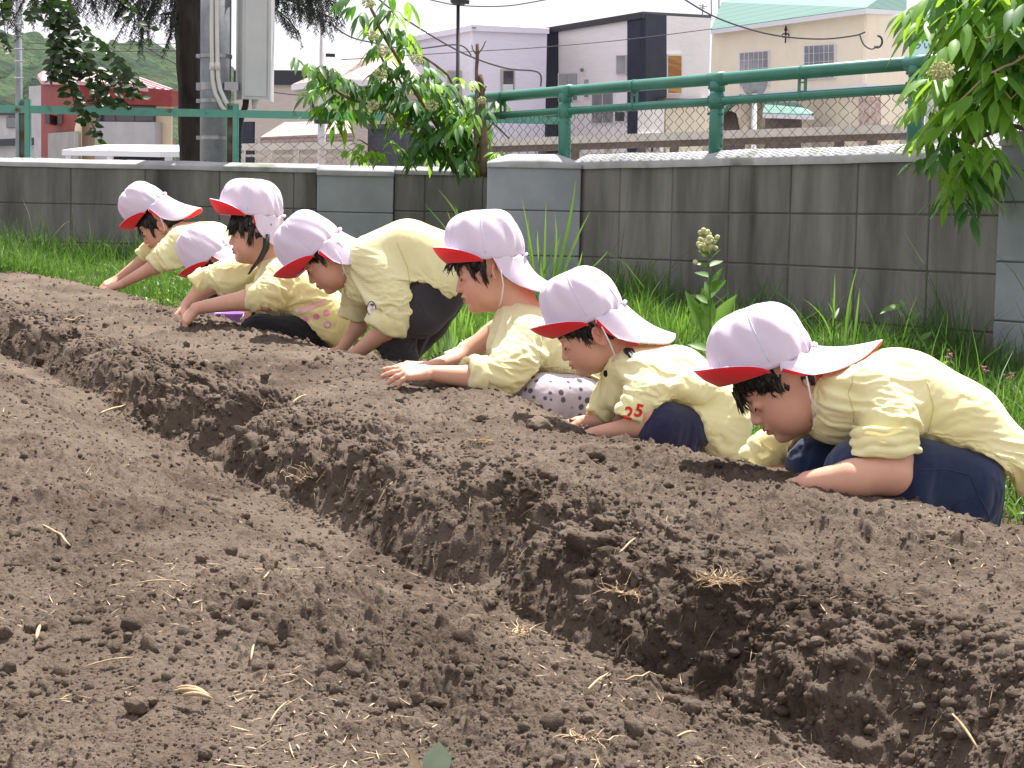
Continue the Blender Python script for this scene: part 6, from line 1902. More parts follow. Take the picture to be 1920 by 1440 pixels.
# broadleaf branch hanging in from the upper left
YL = 9.3
bt = empty('leafy_branch', at(90, -40, YL), 'dark leafy tree branch hanging down into the upper left of the picture', 'branch')
mb = MB(); arr = []
def leafy(pix, n_, w0=4):
    n_ = int(n_ * 1.5)
    tube_path(pix, YL, w0, 1.5, mb)
    k_ = YL / F_PX
    for i in range(n_):
        t = (i + _r.random()) / n_ * (len(pix) - 1); j = min(len(pix) - 2, int(t)); u = t - j
        x = pix[j][0] * (1 - u) + pix[j + 1][0] * u; y = pix[j][1] * (1 - u) + pix[j + 1][1] * u
        c = at(x + _r.gauss(0, 5), y + _r.gauss(0, 4), YL + _r.gauss(0, .06)); a = _r.uniform(0, 6.28)
        d = Vector((math.cos(a), .5 * math.sin(a), -.35 + .3 * _r.random()))
        arr.append((c, d, Vector((_r.gauss(0, .6), -.8, _r.gauss(.3, .5))), _r.uniform(15, 22) * k_, _r.uniform(10, 13.5) * k_))
leafy(((60, -40), (95, 20), (120, 70), (150, 105), (190, 140), (225, 160), (262, 182)), 95, 6)
leafy(((90, -20), (130, 40), (170, 70), (215, 110), (240, 140), (255, 170)), 70)
leafy(((110, 60), (100, 110), (92, 150)), 36); leafy(((130, 100), (128, 150), (140, 195)), 40); leafy(((140, 190), (155, 215), (170, 230), (188, 258)), 22, 2)
leafy(((185, 140), (205, 180), (232, 200)), 26, 2); leafy(((60, -10), (62, 20), (66, 40)), 12, 2); leafy(((215, -40), (236, 5), (255, 40), (272, 50)), 14, 2); leafy(((100, 10), (118, 50), (110, 95), (118, 140)), 50); leafy(((0, -20), (8, 50), (12, 95)), 18, 2); leafy(((90, -40), (110, 0), (128, 30)), 40); leafy(((150, 100), (175, 160), (185, 195)), 26, 2)
mb.build('twigs', M['bark'], bt, True); flush_leaves(arr, 'leaves', M['dark_leaf'], bt, st=5, droop=.1)
# ================================================================ poles beside the wall
M['galv'] = pmat('galvanised_steel', (.20, .215, .23), (.30, .315, .33), scale=9, rough=.55, bump=.15, bscale=60, metallic=.35, c3=(.15, .155, .16), s3=4, l3=.5, h3=.8)
M['cabinet'] = pmat('painted_cabinet', (.46, .46, .46), (.52, .52, .52), scale=5, rough=.5, spec=.4)
M['conduit'] = pmat('white_conduit', (.58, .57, .52), (.66, .64, .60), scale=9, rough=.5)
M['blackplastic'] = pmat('black_plastic', (.02, .022, .022), rough=.5)
M['steel'] = pmat('steel_band', (.35, .35, .36), rough=.4, metallic=.7)
M['concrete'] = pmat('pole_concrete', (.42, .41, .42), (.52, .51, .52), scale=12, rough=.9)
YP = 9.95
up_ = empty('utility_pole', at(404, 330, YP), 'thick grey steel utility pole with white conduits behind the left wall', 'pole')
a, b = at(404, 330, YP), at(406, -160, YP)
mb = MB(); mb.tube([(a.x, YP, .2), (b.x, YP, b.z)], .083, 28); mb.build('pole_shaft', M['galv'], up_, True)
kp = YP / F_PX
for py in (106, 163, 190, 259):
    c = at(405, py, YP); mb = MB(); h = .020 if py == 163 else .010
    mb.tube([(c.x, YP, c.z - h), (c.x, YP, c.z + h)], .0875, 28)
    mb.box((c.x - .105, YP - .02, c.z - h), (c.x - .083, YP + .02, c.z + h))
    if py == 163: mb.box((c.x + .06, YP - .09, c.z - .022), (c.x + .135, YP - .05, c.z + .022))
    mb.build('steel_band', M['steel'], up_)
for off, pts in ((0, [(397, -160), (397, 60), (398, 120), (399, 150), (404, 175), (416, 200), (430, 214), (433, 240), (433, 330)]), (1, [(407, -160), (407, 60), (408, 120), (409, 145), (413, 168), (424, 192), (436, 212), (440, 240), (440, 330)])):
    mb = MB(); yc = YP - .105 - .004 * off
    P_ = [at(x, y, yc) for x, y in pts]; fine = []
    for i in range(len(P_) - 1):
        for t in (0, .5): fine.append(P_[i].lerp(P_[i + 1], t))
    fine.append(P_[-1]); mb.tube(fine, .0115, 12)
    j_ = at(pts[2][0], pts[2][1] + 4, yc); mb.tube([j_ + Vector((0, 0, .02)), j_ - Vector((0, 0, .02))], [.014, .0165], 12)
    mb.build('conduit', M['conduit'], up_, True)
# meter cabinet fixed to the pole
cb = empty('meter_cabinet', at(470, 190, YP - .05), 'tall pale grey steel cabinet mounted on the grey utility pole', 'cabinet')
yf = YP - .10
xl, xr = at(455, 100, yf).x, at(502, 100, yf).x; zb = at(470, 185, yf).z; zt_ = at(470, -150, yf).z
ang = R(9)
mb = MB(); mb.add([(xl, yf, zb), (xr, yf, zb), (xr, yf + .26, zb), (xl - .062, yf + .17, zb), (xl, yf, zt_), (xr, yf, zt_), (xr, yf + .26, zt_), (xl - .062, yf + .17, zt_)], [(0, 3, 2, 1), (4, 5, 6, 7), (0, 1, 5, 4), (1, 2, 6, 5), (2, 3, 7, 6), (3, 0, 4, 7)])
bdy = mb.build('cabinet_body', M['cabinet'], cb)
mb = MB(); mb.box((xr + .001, yf - .006, zb - .003), (xr + .018, yf + .02, zt_), .003); mb.box((xr + .006, yf - .010, zb + .30), (xr + .016, yf - .006, zb + .36)); mb.build('door_edge', M['cabinet'], cb)
mb = MB(); mb.box((xl + .012, yf - .005, zb + .012), (xr - .004, yf - .0005, zt_), .002); mb.build('door', M['cabinet'], cb)
mb = MB(); p = [at(462, 182, YP), at(460, 200, YP), at(452, 222, YP), at(448, 250, YP), at(446, 320, YP)]; fine = []
for i in range(4):
    for t in np.linspace(0, 1, 14, endpoint=False): fine.append(p[i].lerp(p[i + 1], t))
mb.tube(fine, [.019 if i % 2 else .015 for i in range(len(fine))], 12); mb.build('corrugated_hose', M['blackplastic'], cb, True)
mb = MB(); c = at(478, 194, YP); mb.tube([c + Vector((0, 0, .03)), c - Vector((0, 0, .03))], [.02, .014], 12); mb.build('cable_gland', M['conduit'], cb, True)
# thinner posts
def post(px0, px1, Yb, w, ytop, m, label, extra=None, name='pole'):
    o_ = empty(name, at(px1, 330, Yb), label, 'pole'); t_, b_ = at(px0, ytop, Yb), at(px1, 330, Yb); k_ = Yb / F_PX
    mb = MB(); mb.tube([b_ - Vector((0, 0, .6 + b_.z * .5)), b_, t_], [w * k_ * .55, w * k_ * .52, w * k_ * .42], 16); mb.build('shaft', m, o_, True)
    if extra: extra(o_)
    return o_
def climb(o_):
    for i, py in enumerate((20, 45, 68, 92, 115, 146)):
        c = at(35, py, 11.8); mb = MB(); mb.tube([c + Vector((-.03, 0, 0)), c + Vector((.03, 0, 0))], .005, 6); mb.build('step_bolt', M['steel'], o_)
post(34, 36, 12.0, 13, -160, M['galv'], 'slim grey pole at the upper left corner behind the fence', climb)
def arms(o_):
    mb = MB(); c = at(604, 103, 29); mb.beam(c, at(628, 104, 29), .05, .05); mb.build('bracket', M['blackplastic'], o_)
    mb = MB(); c = at(602, 214, 28.8); mb.tube([c, at(602, 232, 28.8)], .11, 10); mb.build('strap', M['blackplastic'], o_)
post(606, 602, 29, 15, 25, M['concrete'], 'pale concrete utility pole left of the elder shrub', arms, 'utility_pole')
def lamp(o_):
    mb = MB(); c = at(861, 2, 24); mb.ball(c, .10, 10, 6, (1.2, 1, .6)); mb.tube([c, at(880, 4, 24)], .03, 6); mb.build('lamp_head', M['blackplastic'], o_, True)
post(859, 857, 24, 7.5, 5, M['blackplastic'], 'thin black lamp pole standing before the large white house', lamp, 'street_lamp')

# ================================================================ houses
def on_plane(px, py, P, n):
    d = ray(px, py); t = (P - CAM_POS).dot(n) / d.dot(n); return CAM_POS + d * t
M['lav_wall'] = pmat('pale_siding', (.74, .70, .82), (.80, .76, .86), scale=2, rough=.85, bump=.1, bscale=9, stretch=(1, 1, 8))
M['white_wall'] = pmat('white_siding', (.78, .74, .75), (.84, .80, .80), scale=2, rough=.85, bump=.15, bscale=9, stretch=(1, 1, 9))
M['cream_wall'] = pmat('cream_stucco', (.80, .70, .56), (.84, .75, .60), scale=3, rough=.9, bump=.2, bscale=20)
M['tan_wall'] = pmat('tan_siding', (.48, .41, .37), (.54, .47, .42), scale=3, rough=.9, bump=.15, bscale=12, stretch=(1, 1, 7))
M['yellow_wall'] = pmat('pale_yellow_wall', (.74, .60, .42), (.78, .65, .46), scale=2, rough=.9)
M['grey_wall'] = pmat('light_grey_wall', (.42, .41, .42), (.50, .49, .50), scale=2, rough=.9)
M['slate_wall'] = pmat('dark_slate_cladding', (.045, .047, .06), (.065, .068, .085), scale=3, rough=.8, bump=.3, bscale=20, stretch=(1, 1, 6))
M['navy_wall'] = pmat('dark_blue_cladding', (.022, .026, .045), (.03, .035, .055), scale=3, rough=.7)
M['red_wall'] = pmat('red_metal_cladding', (.22, .035, .032), (.28, .048, .042), scale=3, rough=.6)
M['frame_white'] = pmat('white_frame', (.70, .69, .72), rough=.5)
M['frame_brown'] = pmat('dark_frame', (.12, .10, .10), rough=.5)
M['glass'] = pmat('window_glass', (.15, .15, .17), (.26, .25, .26), scale=1.2, rough=.12, spec=.9)
M['glass_dark'] = pmat('dark_window_glass', (.03, .032, .04), (.06, .06, .07), scale=1.0, rough=.1, spec=.9)
M['curtain'] = pmat('orange_blind', (.35, .15, .05), (.55, .30, .10), scale=1.0, rough=.9, stretch=(.2, .2, 4), lo=.45, hi=.55)
M['concrete_base'] = pmat('garage_concrete', (.30, .29, .28), (.36, .35, .34), scale=2, rough=.9)
def tile_roof(name, c1, c2, freq, rough=.7):
    m, nt, b = new_mat(name); N, L = nt.nodes, nt.links
    tc = N.new('ShaderNodeTexCoord'); w = N.new('ShaderNodeTexWave'); w.bands_direction = 'Z'; w.wave_profile = 'SAW'; w.inputs['Scale'].default_value = freq; w.inputs['Distortion'].default_value = .15
    r = N.new('ShaderNodeValToRGB'); r.color_ramp.elements[0].color = c4(c2); r.color_ramp.elements[1].color = c4(c1); r.color_ramp.elements[0].position = .0; r.color_ramp.elements[1].position = .22
    L.new(tc.outputs['Object'], w.inputs['Vector']); L.new(w.outputs['Fac'], r.inputs[0]); L.new(r.outputs[0], b.inputs['Base Color'])
    bp = N.new('ShaderNodeBump'); bp.inputs['Strength'].default_value = .6; bp.inputs['Distance'].default_value = .05; L.new(w.outputs['Fac'], bp.inputs['Height']); L.new(bp.outputs[0], b.inputs['Normal'])
    b.inputs['Roughness'].default_value = rough; return m
M['teal_roof'] = tile_roof('teal_tile_roof', (.10, .20, .175), (.055, .12, .10), 1.9)
M['teal_roof_small'] = tile_roof('teal_porch_roof', (.11, .23, .19), (.06, .13, .11), 5)
M['brown_roof'] = tile_roof('brown_tile_roof', (.36, .26, .24), (.17, .11, .11), 1.6)
M['pink_roof'] = pmat('faded_red_metal_roof', (.50, .28, .29), (.58, .36, .37), scale=6, rough=.5)
M['dark_trim'] = pmat('dark_trim', (.03, .03, .04), rough=.6)
M['beige_rail'] = pmat('beige_rail', (.42, .38, .34), (.50, .46, .41), scale=3, rough=.8)
M['brown_beam'] = pmat('brown_beam', (.13, .10, .085), (.17, .135, .12), scale=3, rough=.8)
M['stone'] = pmat('brick_column', (.42, .30, .25), (.55, .45, .40), scale=9, rough=.9, lo=.45, hi=.55)

class House:
    def __init__(s, label, corner_px, Yc, name='house'):
        s.root = empty(name, at(corner_px, 440, Yc), label, 'house')
    def wall(s, A, B, mat, ybot=480, depth=.05, name='wall'):
        """A, B: (px, ytop, Y); a slab between two corners reaching the ground"""
        a, b = at(*A), at(*B); zb_ = -.6
        n = Vector((b.y - a.y, -(b.x - a.x), 0)).normalized()
        if n.y > 0: n = -n
        q = -n * depth
        s.P, s.n = a, n
        v = [(a.x, a.y, zb_), (b.x, b.y, zb_), tuple(b), tuple(a)]
        v2 = [(x + q.x, y + q.y, z) for x, y, z in v]
        link_mesh(name, v + v2, [(0, 1, 2, 3), (7, 6, 5, 4), (0, 4, 5, 1), (3, 2, 6, 7), (1, 5, 6, 2), (0, 3, 7, 4)], M[mat], s.root)
        return s
    def patch(s, x0, y0, x1, y1, mat, name, proud=.03, corners=None, parent=None):
        """rectangle (photo pixels) standing proud of the current wall"""
        cs = corners or [(x0, y1), (x1, y1), (x1, y0), (x0, y0)]
        Pp = s.P + s.n * proud
        v = [on_plane(x, y, Pp, s.n) for x, y in cs]; k_ = len(v)
        v2 = [p - s.n * (proud + .02) for p in v]
        f = [tuple(range(k_)), tuple(reversed(range(k_, 2 * k_)))] + [(i, k_ + i, k_ + (i + 1) % k_, (i + 1) % k_) for i in range(k_)]
        return link_mesh(name, v + v2, f, M[mat], parent or s.root)
    def window(s, x0, y0, x1, y1, panes=1, glass='glass', frame='frame_white', b=2.0, sill=True, sl=0.0, grid=False):
        """sl: how many pixels the right side sits lower than the left"""
        def q(x, y): return (x, y + sl * (x - x0) / (x1 - x0))
        w = s.patch(0, 0, 0, 0, frame, 'window', .06, [q(x0, y1), q(x1, y1), q(x1, y0), q(x0, y0)])
        pw = (x1 - x0 - b * (panes + 1)) / panes
        for i in range(panes):
            a = x0 + b + i * (pw + b)
            s.patch(0, 0, 0, 0, glass, 'pane', .075, [q(a, y1 - b), q(a + pw, y1 - b), q(a + pw, y0 + b), q(a, y0 + b)], w)
            if grid:
                for g_ in (1, 2): s.patch(0, 0, 0, 0, frame, 'muntin', .085, [q(a + pw * g_ / 3 - .3, y1 - b), q(a + pw * g_ / 3 + .3, y1 - b), q(a + pw * g_ / 3 + .3, y0 + b), q(a + pw * g_ / 3 - .3, y0 + b)], w)
                for g_ in (1, 2, 3): yy = y0 + (y1 - y0) * g_ / 4; s.patch(0, 0, 0, 0, frame, 'muntin', .088, [q(a, yy + .3), q(a + pw, yy + .3), q(a + pw, yy - .3), q(a, yy - .3)], w)
        return w
    def slab(s, pts, mat, thick=.12, name='roof'):
        """pts: (px, py, Y) polygon turned into a slab of real thickness"""
        v = [at(*p) for p in pts]; k_ = len(v); v2 = [p - Vector((0, 0, thick)) for p in v]
        f = [tuple(range(k_)), tuple(reversed(range(k_, 2 * k_)))] + [(i, k_ + i, k_ + (i + 1) % k_, (i + 1) % k_) for i in range(k_)]
        return link_mesh(name, v + v2, f, M[mat], s.root)
# --- modern white house with dark stripes
H = House('modern white house with dark blue vertical stripes and a flat roof', 1206, 46)
H.wall((1020, 60, 50), (1206, 27, 46), 'white_wall')
H.patch(1021, 62, 1044, 480, 'navy_wall', 'dark_stripe', .05, [(1021, 480), (1044, 480), (1044, 56), (1021, 60)])
H.patch(0, 0, 0, 0, 'navy_wall', 'dark_stripe', .05, [(1176, 480), (1206.3, 480), (1206.3, 25), (1176, 33)])
H.window(1046, 137, 1083, 190, 2, sl=-1); H.window(1094, 148, 1104, 183, 1, b=1.5); H.window(1108, 161, 1150, 233, 2, sl=-1.5, glass='glass'); H.window(1154, 103, 1173, 140, 1, sl=-.5, b=1.5); H.window(1151, 208, 1172, 229, 1, 'glass_dark')
mb = MB(); c = on_plane(1091, 131, H.P + H.n * .1, H.n); mb.ball(c, .055, 8, 6); mb.build('vent', M['galv'], H.root, True)
H.wall((1206, 27, 46.01), (1333, 34, 50), 'white_wall')
H.patch(0, 0, 0, 0, 'navy_wall', 'dark_stripe', .05, [(1206, 480), (1249, 480), (1250, 29), (1206, 25)])
w_ = H.window(1251, 101, 1281, 177, 1, 'curtain', b=3, sl=.5)
H.patch(0, 0, 0, 0, 'cream_wall', 'lower_wall', .12, [(1248, 480), (1330, 480), (1330, 192), (1248, 194)]); H.patch(0, 0, 0, 0, 'brown_beam', 'soffit', .25, [(1246, 193), (1331, 191), (1331, 186), (1246, 184)])
H.slab([(1016, 53, 49.9), (1206, 21.5, 45.8), (1334, 28.5, 52.9), (1334, 28, 60), (1100, 40, 62)], 'dark_trim', .16, 'roof')
H.wall((1200, 206, 44.5), (1246, 204, 46.5), 'white_wall', name='porch_wall'); H.window(1202, 252, 1241, 272, 1, 'glass_dark', b=2); H.window(1206, 275, 1220, 300, 1, 'glass_dark', b=1); H.window(1224, 275, 1238, 300, 1, 'glass_dark', b=1)
# aerial
an = MB()
for pp, qq, ww in (((1317, 29), (1318, 8), .03), ((1310, 10), (1326, 13), .02), ((1312, 14), (1322, 16), .02), ((1334, 28), (1333, -20), .03), ((1348, 26), (1348, -20), .03)): an.beam(at(*pp, 50), at(*qq, 50), ww, ww, up=Vector((0, 1, 0)))
an.build('aerial', M['galv'], H.root)
# --- cream house with teal roof
H = House('cream house with teal tiled roof, white windows and iron ornaments', 1626, 38)
H.wall((1335, 62, 45), (1626, 24, 38), 'cream_wall')
H.window(1385, 98, 1440, 163, 2, sl=-4, grid=True); H.window(1506, 85, 1564, 150, 2, sl=-3.5, grid=True)
H.patch(0, 0, 0, 0, 'frame_white', 'string_course', .30, [(1345, 190), (1626, 164), (1626, 156), (1345, 180)])
for (x, y) in ((1473, 67),):
    mb = MB(); c = on_plane(x, y, H.P + H.n * .08, H.n)
    mb.beam(c + Vector((0, 0, -.16)), c + Vector((0, 0, .18)), .03, .03, up=Vector((0, 1, 0))); mb.add([c + Vector((0, 0, .25)), c + Vector((.04, 0, .13)), c + Vector((0, -.02, .06)), c + Vector((-.04, 0, .13))], [(0, 1, 2, 3), (3, 2, 1, 0)])
    for sg in (-1, 1): mb.tube([c + Vector((sg * .09 * math.sin(t) * (1 - .1 * t), 0, -.02 + .08 * (1 - math.cos(t)) * .8 - .02 * t)) for t in np.linspace(0, 3.6, 10)], .014, 6)
    mb.beam(c + Vector((-.07, 0, -.03)), c + Vector((.07, 0, -.03)), .03, .03); mb.build('iron_ornament', M['dark_trim'], H.root)
mb = MB(); c = on_plane(1645, 78, H.P + H.n * .12, H.n); mb.tube([c + Vector((.10 * math.cos(t), 0, .12 * math.sin(t))) for t in np.linspace(-2.2, 1.6, 10)], .022, 6); mb.build('iron_ornament', M['dark_trim'], H.root)
H.patch(0, 0, 0, 0, 'stone', 'brick_column', .25, [(1610, 480), (1630, 480), (1630, 181), (1610, 183)])
H.wall((1626, 24, 38.01), (1722, 34, 42), 'cream_wall')
H.slab([(1333, 55, 44.6), (1624, 14, 37.5), (1700, 20, 41.5), (1700, -40, 44), (1600, -60, 47), (1353, 4, 48)], 'teal_roof', .05, 'roof')
H.slab([(1333, 56.5, 44.5), (1624, 15.5, 37.4), (1702, 21, 41.4), (1700, 21, 42), (1626, 18, 38.2), (1338, 56, 45.1)], 'frame_white', .10, 'eaves')
# porch with small gable and low teal roof
H.wall((1345, 232, 43), (1400, 226, 41.6), 'cream_wall', name='entry_wall'); H.patch(0, 0, 0, 0, 'brown_beam', 'entry_opening', .04, [(1352, 480), (1384, 480), (1384, 240), (1376, 212), (1366, 208), (1352, 222)])
H.slab([(1340, 218, 41.8), (1388, 176, 41.2), (1392, 176, 42.5), (1345, 218, 43)], 'teal_roof_small', .12, 'gable_roof'); H.slab([(1388, 176, 41.2), (1412, 190, 41.0), (1416, 190, 42.4), (1392, 176, 42.5)], 'teal_roof_small', .12, 'gable_roof')
H.slab([(1430, 211, 39.4), (1520, 214, 37.4), (1525, 211, 37.6), (1492, 192, 39.6), (1434, 192, 40.6)], 'teal_roof_small', .06, 'porch_roof'); H.slab([(1430, 213, 39.3), (1520, 216, 37.3), (1527, 216, 38), (1432, 213, 40)], 'frame_white', .09, 'porch_eaves')
H.wall((1435, 222, 40.2), (1500, 222, 38.9), 'brown_beam', name='porch_wall')
# --- large pale house
H = House('large plain white house with a shallow arched roof line', 885, 44)
H.wall((762, 74, 47), (885, 51, 44), 'lav_wall'); H.wall((885, 51, 44), (1026, 57, 47), 'lav_wall')
H.P = at(885, 51, 44)
H.wall((885, 51, 44.005), (1026, 57, 47), 'lav_wall', name='wall'); H.window(942, 130, 966, 174, 1, 'glass_dark', 'beige_rail', 3); H.patch(944, 158, 962, 171, 'frame_white', 'blind', .08)
H.wall((762, 74, 47.0), (885, 51, 44.005), 'lav_wall', name='wall'); H.window(838, 132, 862, 182, 1, 'glass', 'beige_rail', 3); H.window(782, 172, 800, 196, 1, 'glass'); H.window(800, 190, 812, 215, 1, 'glass')
H.slab([(758, 70, 46.8), (885, 46.5, 43.8), (1030, 53, 46.9), (1030, 52, 56), (760, 66, 56)], 'lav_wall', .14, 'roof')
H.patch(0, 0, 0, 0, 'galv', 'fascia', .10, [(762, 75.5), (885, 52.5), (885, 50), (762, 73)])
# --- tan house with brown roofs
H = House('tan house with brown tiled hip roofs behind the elder shrub', 640, 40)
H.wall((548, 160, 42), (636, 150, 40), 'tan_wall'); H.window(613, 185, 622, 206, 1, 'glass', b=1.2); H.patch(581, 180, 585, 204, 'glass_dark', 'slit_window', .05)
H.wall((636, 150, 40.01), (800, 158, 43), 'tan_wall')
H.slab([(548, 158, 41.5), (634, 147, 39.5), (706, 94, 43), (690, 96, 46)], 'brown_roof', .10); H.slab([(634, 147, 39.5), (800, 156, 42.6), (752, 90, 45), (706, 94, 43)], 'brown_roof', .10)
H.slab([(546, 159.5, 41.4), (634, 148.5, 39.4), (802, 157.5, 42.5), (802, 157, 43), (636, 148, 40), (548, 159, 42)], 'frame_white', .12, 'eaves')
H.wall((508, 262, 36), (660, 252, 34), 'tan_wall', name='lower_wall'); H.slab([(488, 257, 35.6), (662, 249, 33.6), (655, 226, 35.5), (533, 229, 38)], 'brown_roof', .12, 'lower_roof')
# --- dark slate annex
H = House('low dark slate clad annex between the tan house and the white house', 740, 33)
H.wall((690, 234, 34), (756, 234, 32.5), 'slate_wall'); H.wall((756, 234, 32.51), (812, 238, 35), 'slate_wall'); H.P = at(690, 234, 34); H.n = Vector((0, -1, 0)); H.window(730, 265, 746, 310, 1, 'glass', 'slate_wall', 1.5)
H.slab([(688, 232, 33.8), (757, 232, 32.3), (814, 236, 34.8), (812, 232, 38), (700, 230, 38)], 'dark_trim', .10)
# --- grey flat house right of the cabinet
H = House('grey house with a black flat roof right of the steel cabinet', 520, 50)
H.wall((440, 158, 50), (575, 158, 48), 'tan_wall'); H.wall((575, 158, 48.01), (600, 158, 52), 'tan_wall'); H.slab([(438, 132, 49.8), (594, 132, 47.6), (606, 134, 52), (606, 132, 56), (440, 130, 56)], 'dark_trim', .38)
H.wall((440, 228, 44), (475, 228, 43.5), 'navy_wall', name='dark_wall')
# --- red and cream house
H = House('cream house with red cladding and faded red metal roof behind the leafy branch', 200, 58)
H.wall((148, 195, 58), (322, 197, 57), 'yellow_wall')
H.patch(0, 0, 0, 0, 'grey_wall', 'balcony_front', .5, [(178, 300), (290, 300), (290, 229), (178, 228)]); H.window(180, 196, 290, 229, 3, 'glass_dark', 'frame_brown', 2.4)
H.patch(0, 0, 0, 0, 'red_wall', 'red_fascia', .6, [(150, 193), (322, 198), (322, 169), (150, 152)])
H.wall((77, 150, 62), (150, 150, 57.4), 'red_wall'); H.wall((90, 250, 60), (146, 246, 56.9), 'concrete_base', name='lower_wall'); H.wall((140, 240, 57.2), (152, 196, 57.1), 'yellow_wall', name='side_wall')
for x in (84, 108): H.P = at(77, 150, 61.9); H.n = Vector((0, -1, 0)); H.patch(x, 214, x + 9, 232, 'frame_brown', 'small_window', 2.6)
H.patch(0, 0, 0, 0, 'red_wall', 'red_panel', 3.2, [(206, 268), (294, 270), (294, 259), (206, 257)])
H.slab([(150, 152, 56.8), (322, 169, 56.5), (235, 138, 62), (82, 131, 64)], 'pink_roof', .12); H.slab([(77, 151, 61), (150, 152, 56.8), (82, 131, 64), (70, 140, 66)], 'pink_roof', .12)
for i in range(12):
    t = i / 11; a_ = at(150 + 172 * t, 152 + 17 * t - .6, 56.8 - .3 * t); b_ = at(82 + 153 * t, 131 + 7 * t - .6, 64 - 2 * t); mb = MB(); mb.beam(a_, b_, .07, .07); mb.build('roof_seam', M['pink_roof'], H.root)
# --- far left bits
H = House('pale two storey building at the left edge beyond the red house', 30, 70)
H.wall((-30, 208, 70), (77, 208, 66), 'grey_wall'); H.window(12, 219, 32, 240, 1, 'glass_dark', 'frame_brown', 1.5); H.slab([(-30, 206, 69.5), (79, 206, 65.5), (79, 203, 76), (-30, 203, 76)], 'dark_trim', .2)
H.wall((54, 162, 64), (80, 160, 63), 'grey_wall', name='upper_wall')
H = House('low white garage at the left edge behind the fence', 20, 40)
H.wall((-30, 266, 40), (60, 262, 38), 'grey_wall'); H.slab([(-30, 262, 39.5), (64, 258, 37.5), (60, 252, 41), (-30, 254, 42)], 'dark_trim', .15)
# --- carport
H = House('white roofed carport in front of the red house', 230, 34, 'carport'); H.root['category'] = 'carport'
H.slab([(116, 281, 34), (300, 284, 32.5), (340, 284, 33), (340, 272, 38), (196, 271, 38)], 'frame_white', .10)
for x, y_ in ((128, 34), (206, 33.3), (314, 33)):
    a = at(x, 280, y_); mb = MB(); mb.box((a.x - .05, a.y, -.1), (a.x + .05, a.y + .1, a.z)); mb.build('post', M['frame_white'], H.root)
H.wall((204, 286, 36), (312, 288, 36), 'dark_trim', name='dark_sheet'); H.wall((118, 300, 37), (204, 300, 37), 'concrete_base', name='low_wall')  # dark sheet fills the dark space under the carport roof
# --- beige plank fence and brown beam beyond the pipe fence
bf_ = empty('board_fence', at(1200, 300, 21), 'long beige capped fence with brown beam and posts across the street', 'fence')
mb = MB(); mb.beam(at(440, 276, 24), at(660, 272, 23), .08, .085); mb.build('capping', M['beige_rail'], bf_)
mb = MB(); mb.beam(at(905, 268, 22.5), at(1720, 240, 19), .10, .085); mb.build('capping', M['beige_rail'], bf_)
mb = MB(); mb.beam(at(905, 279, 22.6), at(1720, 252, 19.1), .06, .10); mb.build('beam', M['brown_beam'], bf_)
for i, px in enumerate(range(955, 1720, 62)):
    Yq = 22.6 - 3.5 * (px - 905) / 815; a = at(px, 279 - 27 * (px - 905) / 815, Yq); mb = MB(); mb.box((a.x - .05, a.y, -.1), (a.x + .05, a.y + .08, a.z)); mb.build('post', M['beige_rail' if i % 3 == 0 else 'brown_beam'], bf_)
for i, px in enumerate(range(455, 660, 50)):
    a = at(px, 276, 24 - (px - 440) / 220); mb = MB(); mb.box((a.x - .03, a.y, -.1), (a.x + .03, a.y + .05, a.z)); mb.build('post', M['beige_rail'], bf_)
mb = MB(); mb.beam(at(905, 293, 22.7), at(1250, 287, 21.2), .05, .03); mb.build('lower_rail', M['beige_rail'], bf_)
mb = MB(); mb.beam(at(440, 292, 24.1), at(660, 292, 23.1), .05, .03); mb.build('lower_rail', M['beige_rail'], bf_)
# --- traffic mirror seen from behind
mr = empty('traffic_mirror', at(1415, 300, 26), 'back of a round traffic mirror on a white post beyond the pipe fence', 'mirror')
c = at(1415, 160, 26); mb = MB(); mb.tube([c + Vector((0, -.01, 0)), c + Vector((0, .05, 0)), c + Vector((0, .09, 0))], [.168, .168, .10], 28); mb.build('mirror_back', M['galv'], mr, True)
mb = MB(); b_ = at(1414, 300, 26); mb.tube([(c.x, c.y - .05, c.z - .12), (b_.x, c.y - .05, -.1)], .035, 12); mb.build('post', M['frame_white'], mr, True)
# --- shop sign among the leaves
sg = empty('shop_sign', at(1729, 105, 27), 'pale teal vertical shop sign with Japanese letters behind the right leaves', 'sign')
a, b = at(1712, 106, 27), at(1747, 24, 27); mb = MB(); mb.box((a.x, 27, a.z), (b.x, 27.12, b.z), .01); mb.build('board', pmat('teal_sign', (.42, .62, .62), (.48, .68, .67), scale=2, rough=.5), sg)
M['ink'] = pmat('sign_ink', (.03, .10, .13), rough=.6)
def letters(s_, px, py, size, parent, Yb, m='ink'):
    V, Fc = thick_text(s_, size, .003); c = at(px, py, Yb)
    V = [(c.x + v.x, Yb - .004, c.z + v.y - size * .35) for v in V]
    link_mesh('letter', V, Fc, M[m], parent)
for i, ch in enumerate('さない'): letters(ch, 1738, 57 + 14.5 * i, .105, sg, 27)
for i, ch in enumerate('ニック'): letters(ch, 1722, 61 + 13 * i, .095, sg, 27)
letters('ク', 1738, 43, .10, sg, 27); letters('リ', 1722, 47, .09, sg, 27)
mb = MB(); a = at(1729, 105, 27.3); mb.tube([(a.x, 27.2, -.1), (a.x, 27.2, a.z + .5)], .05, 8); mb.build('post', M['galv'], sg, True)
mb = MB(); a = at(1764, 60, 30); mb.box((a.x - .13, 30, -.1), (a.x + .16, 30.3, a.z + .6)); o = mb.build('concrete_pillar', M['concrete']); tag(o, 'concrete pillar half hidden by the leaves at the upper right', 'pillar')

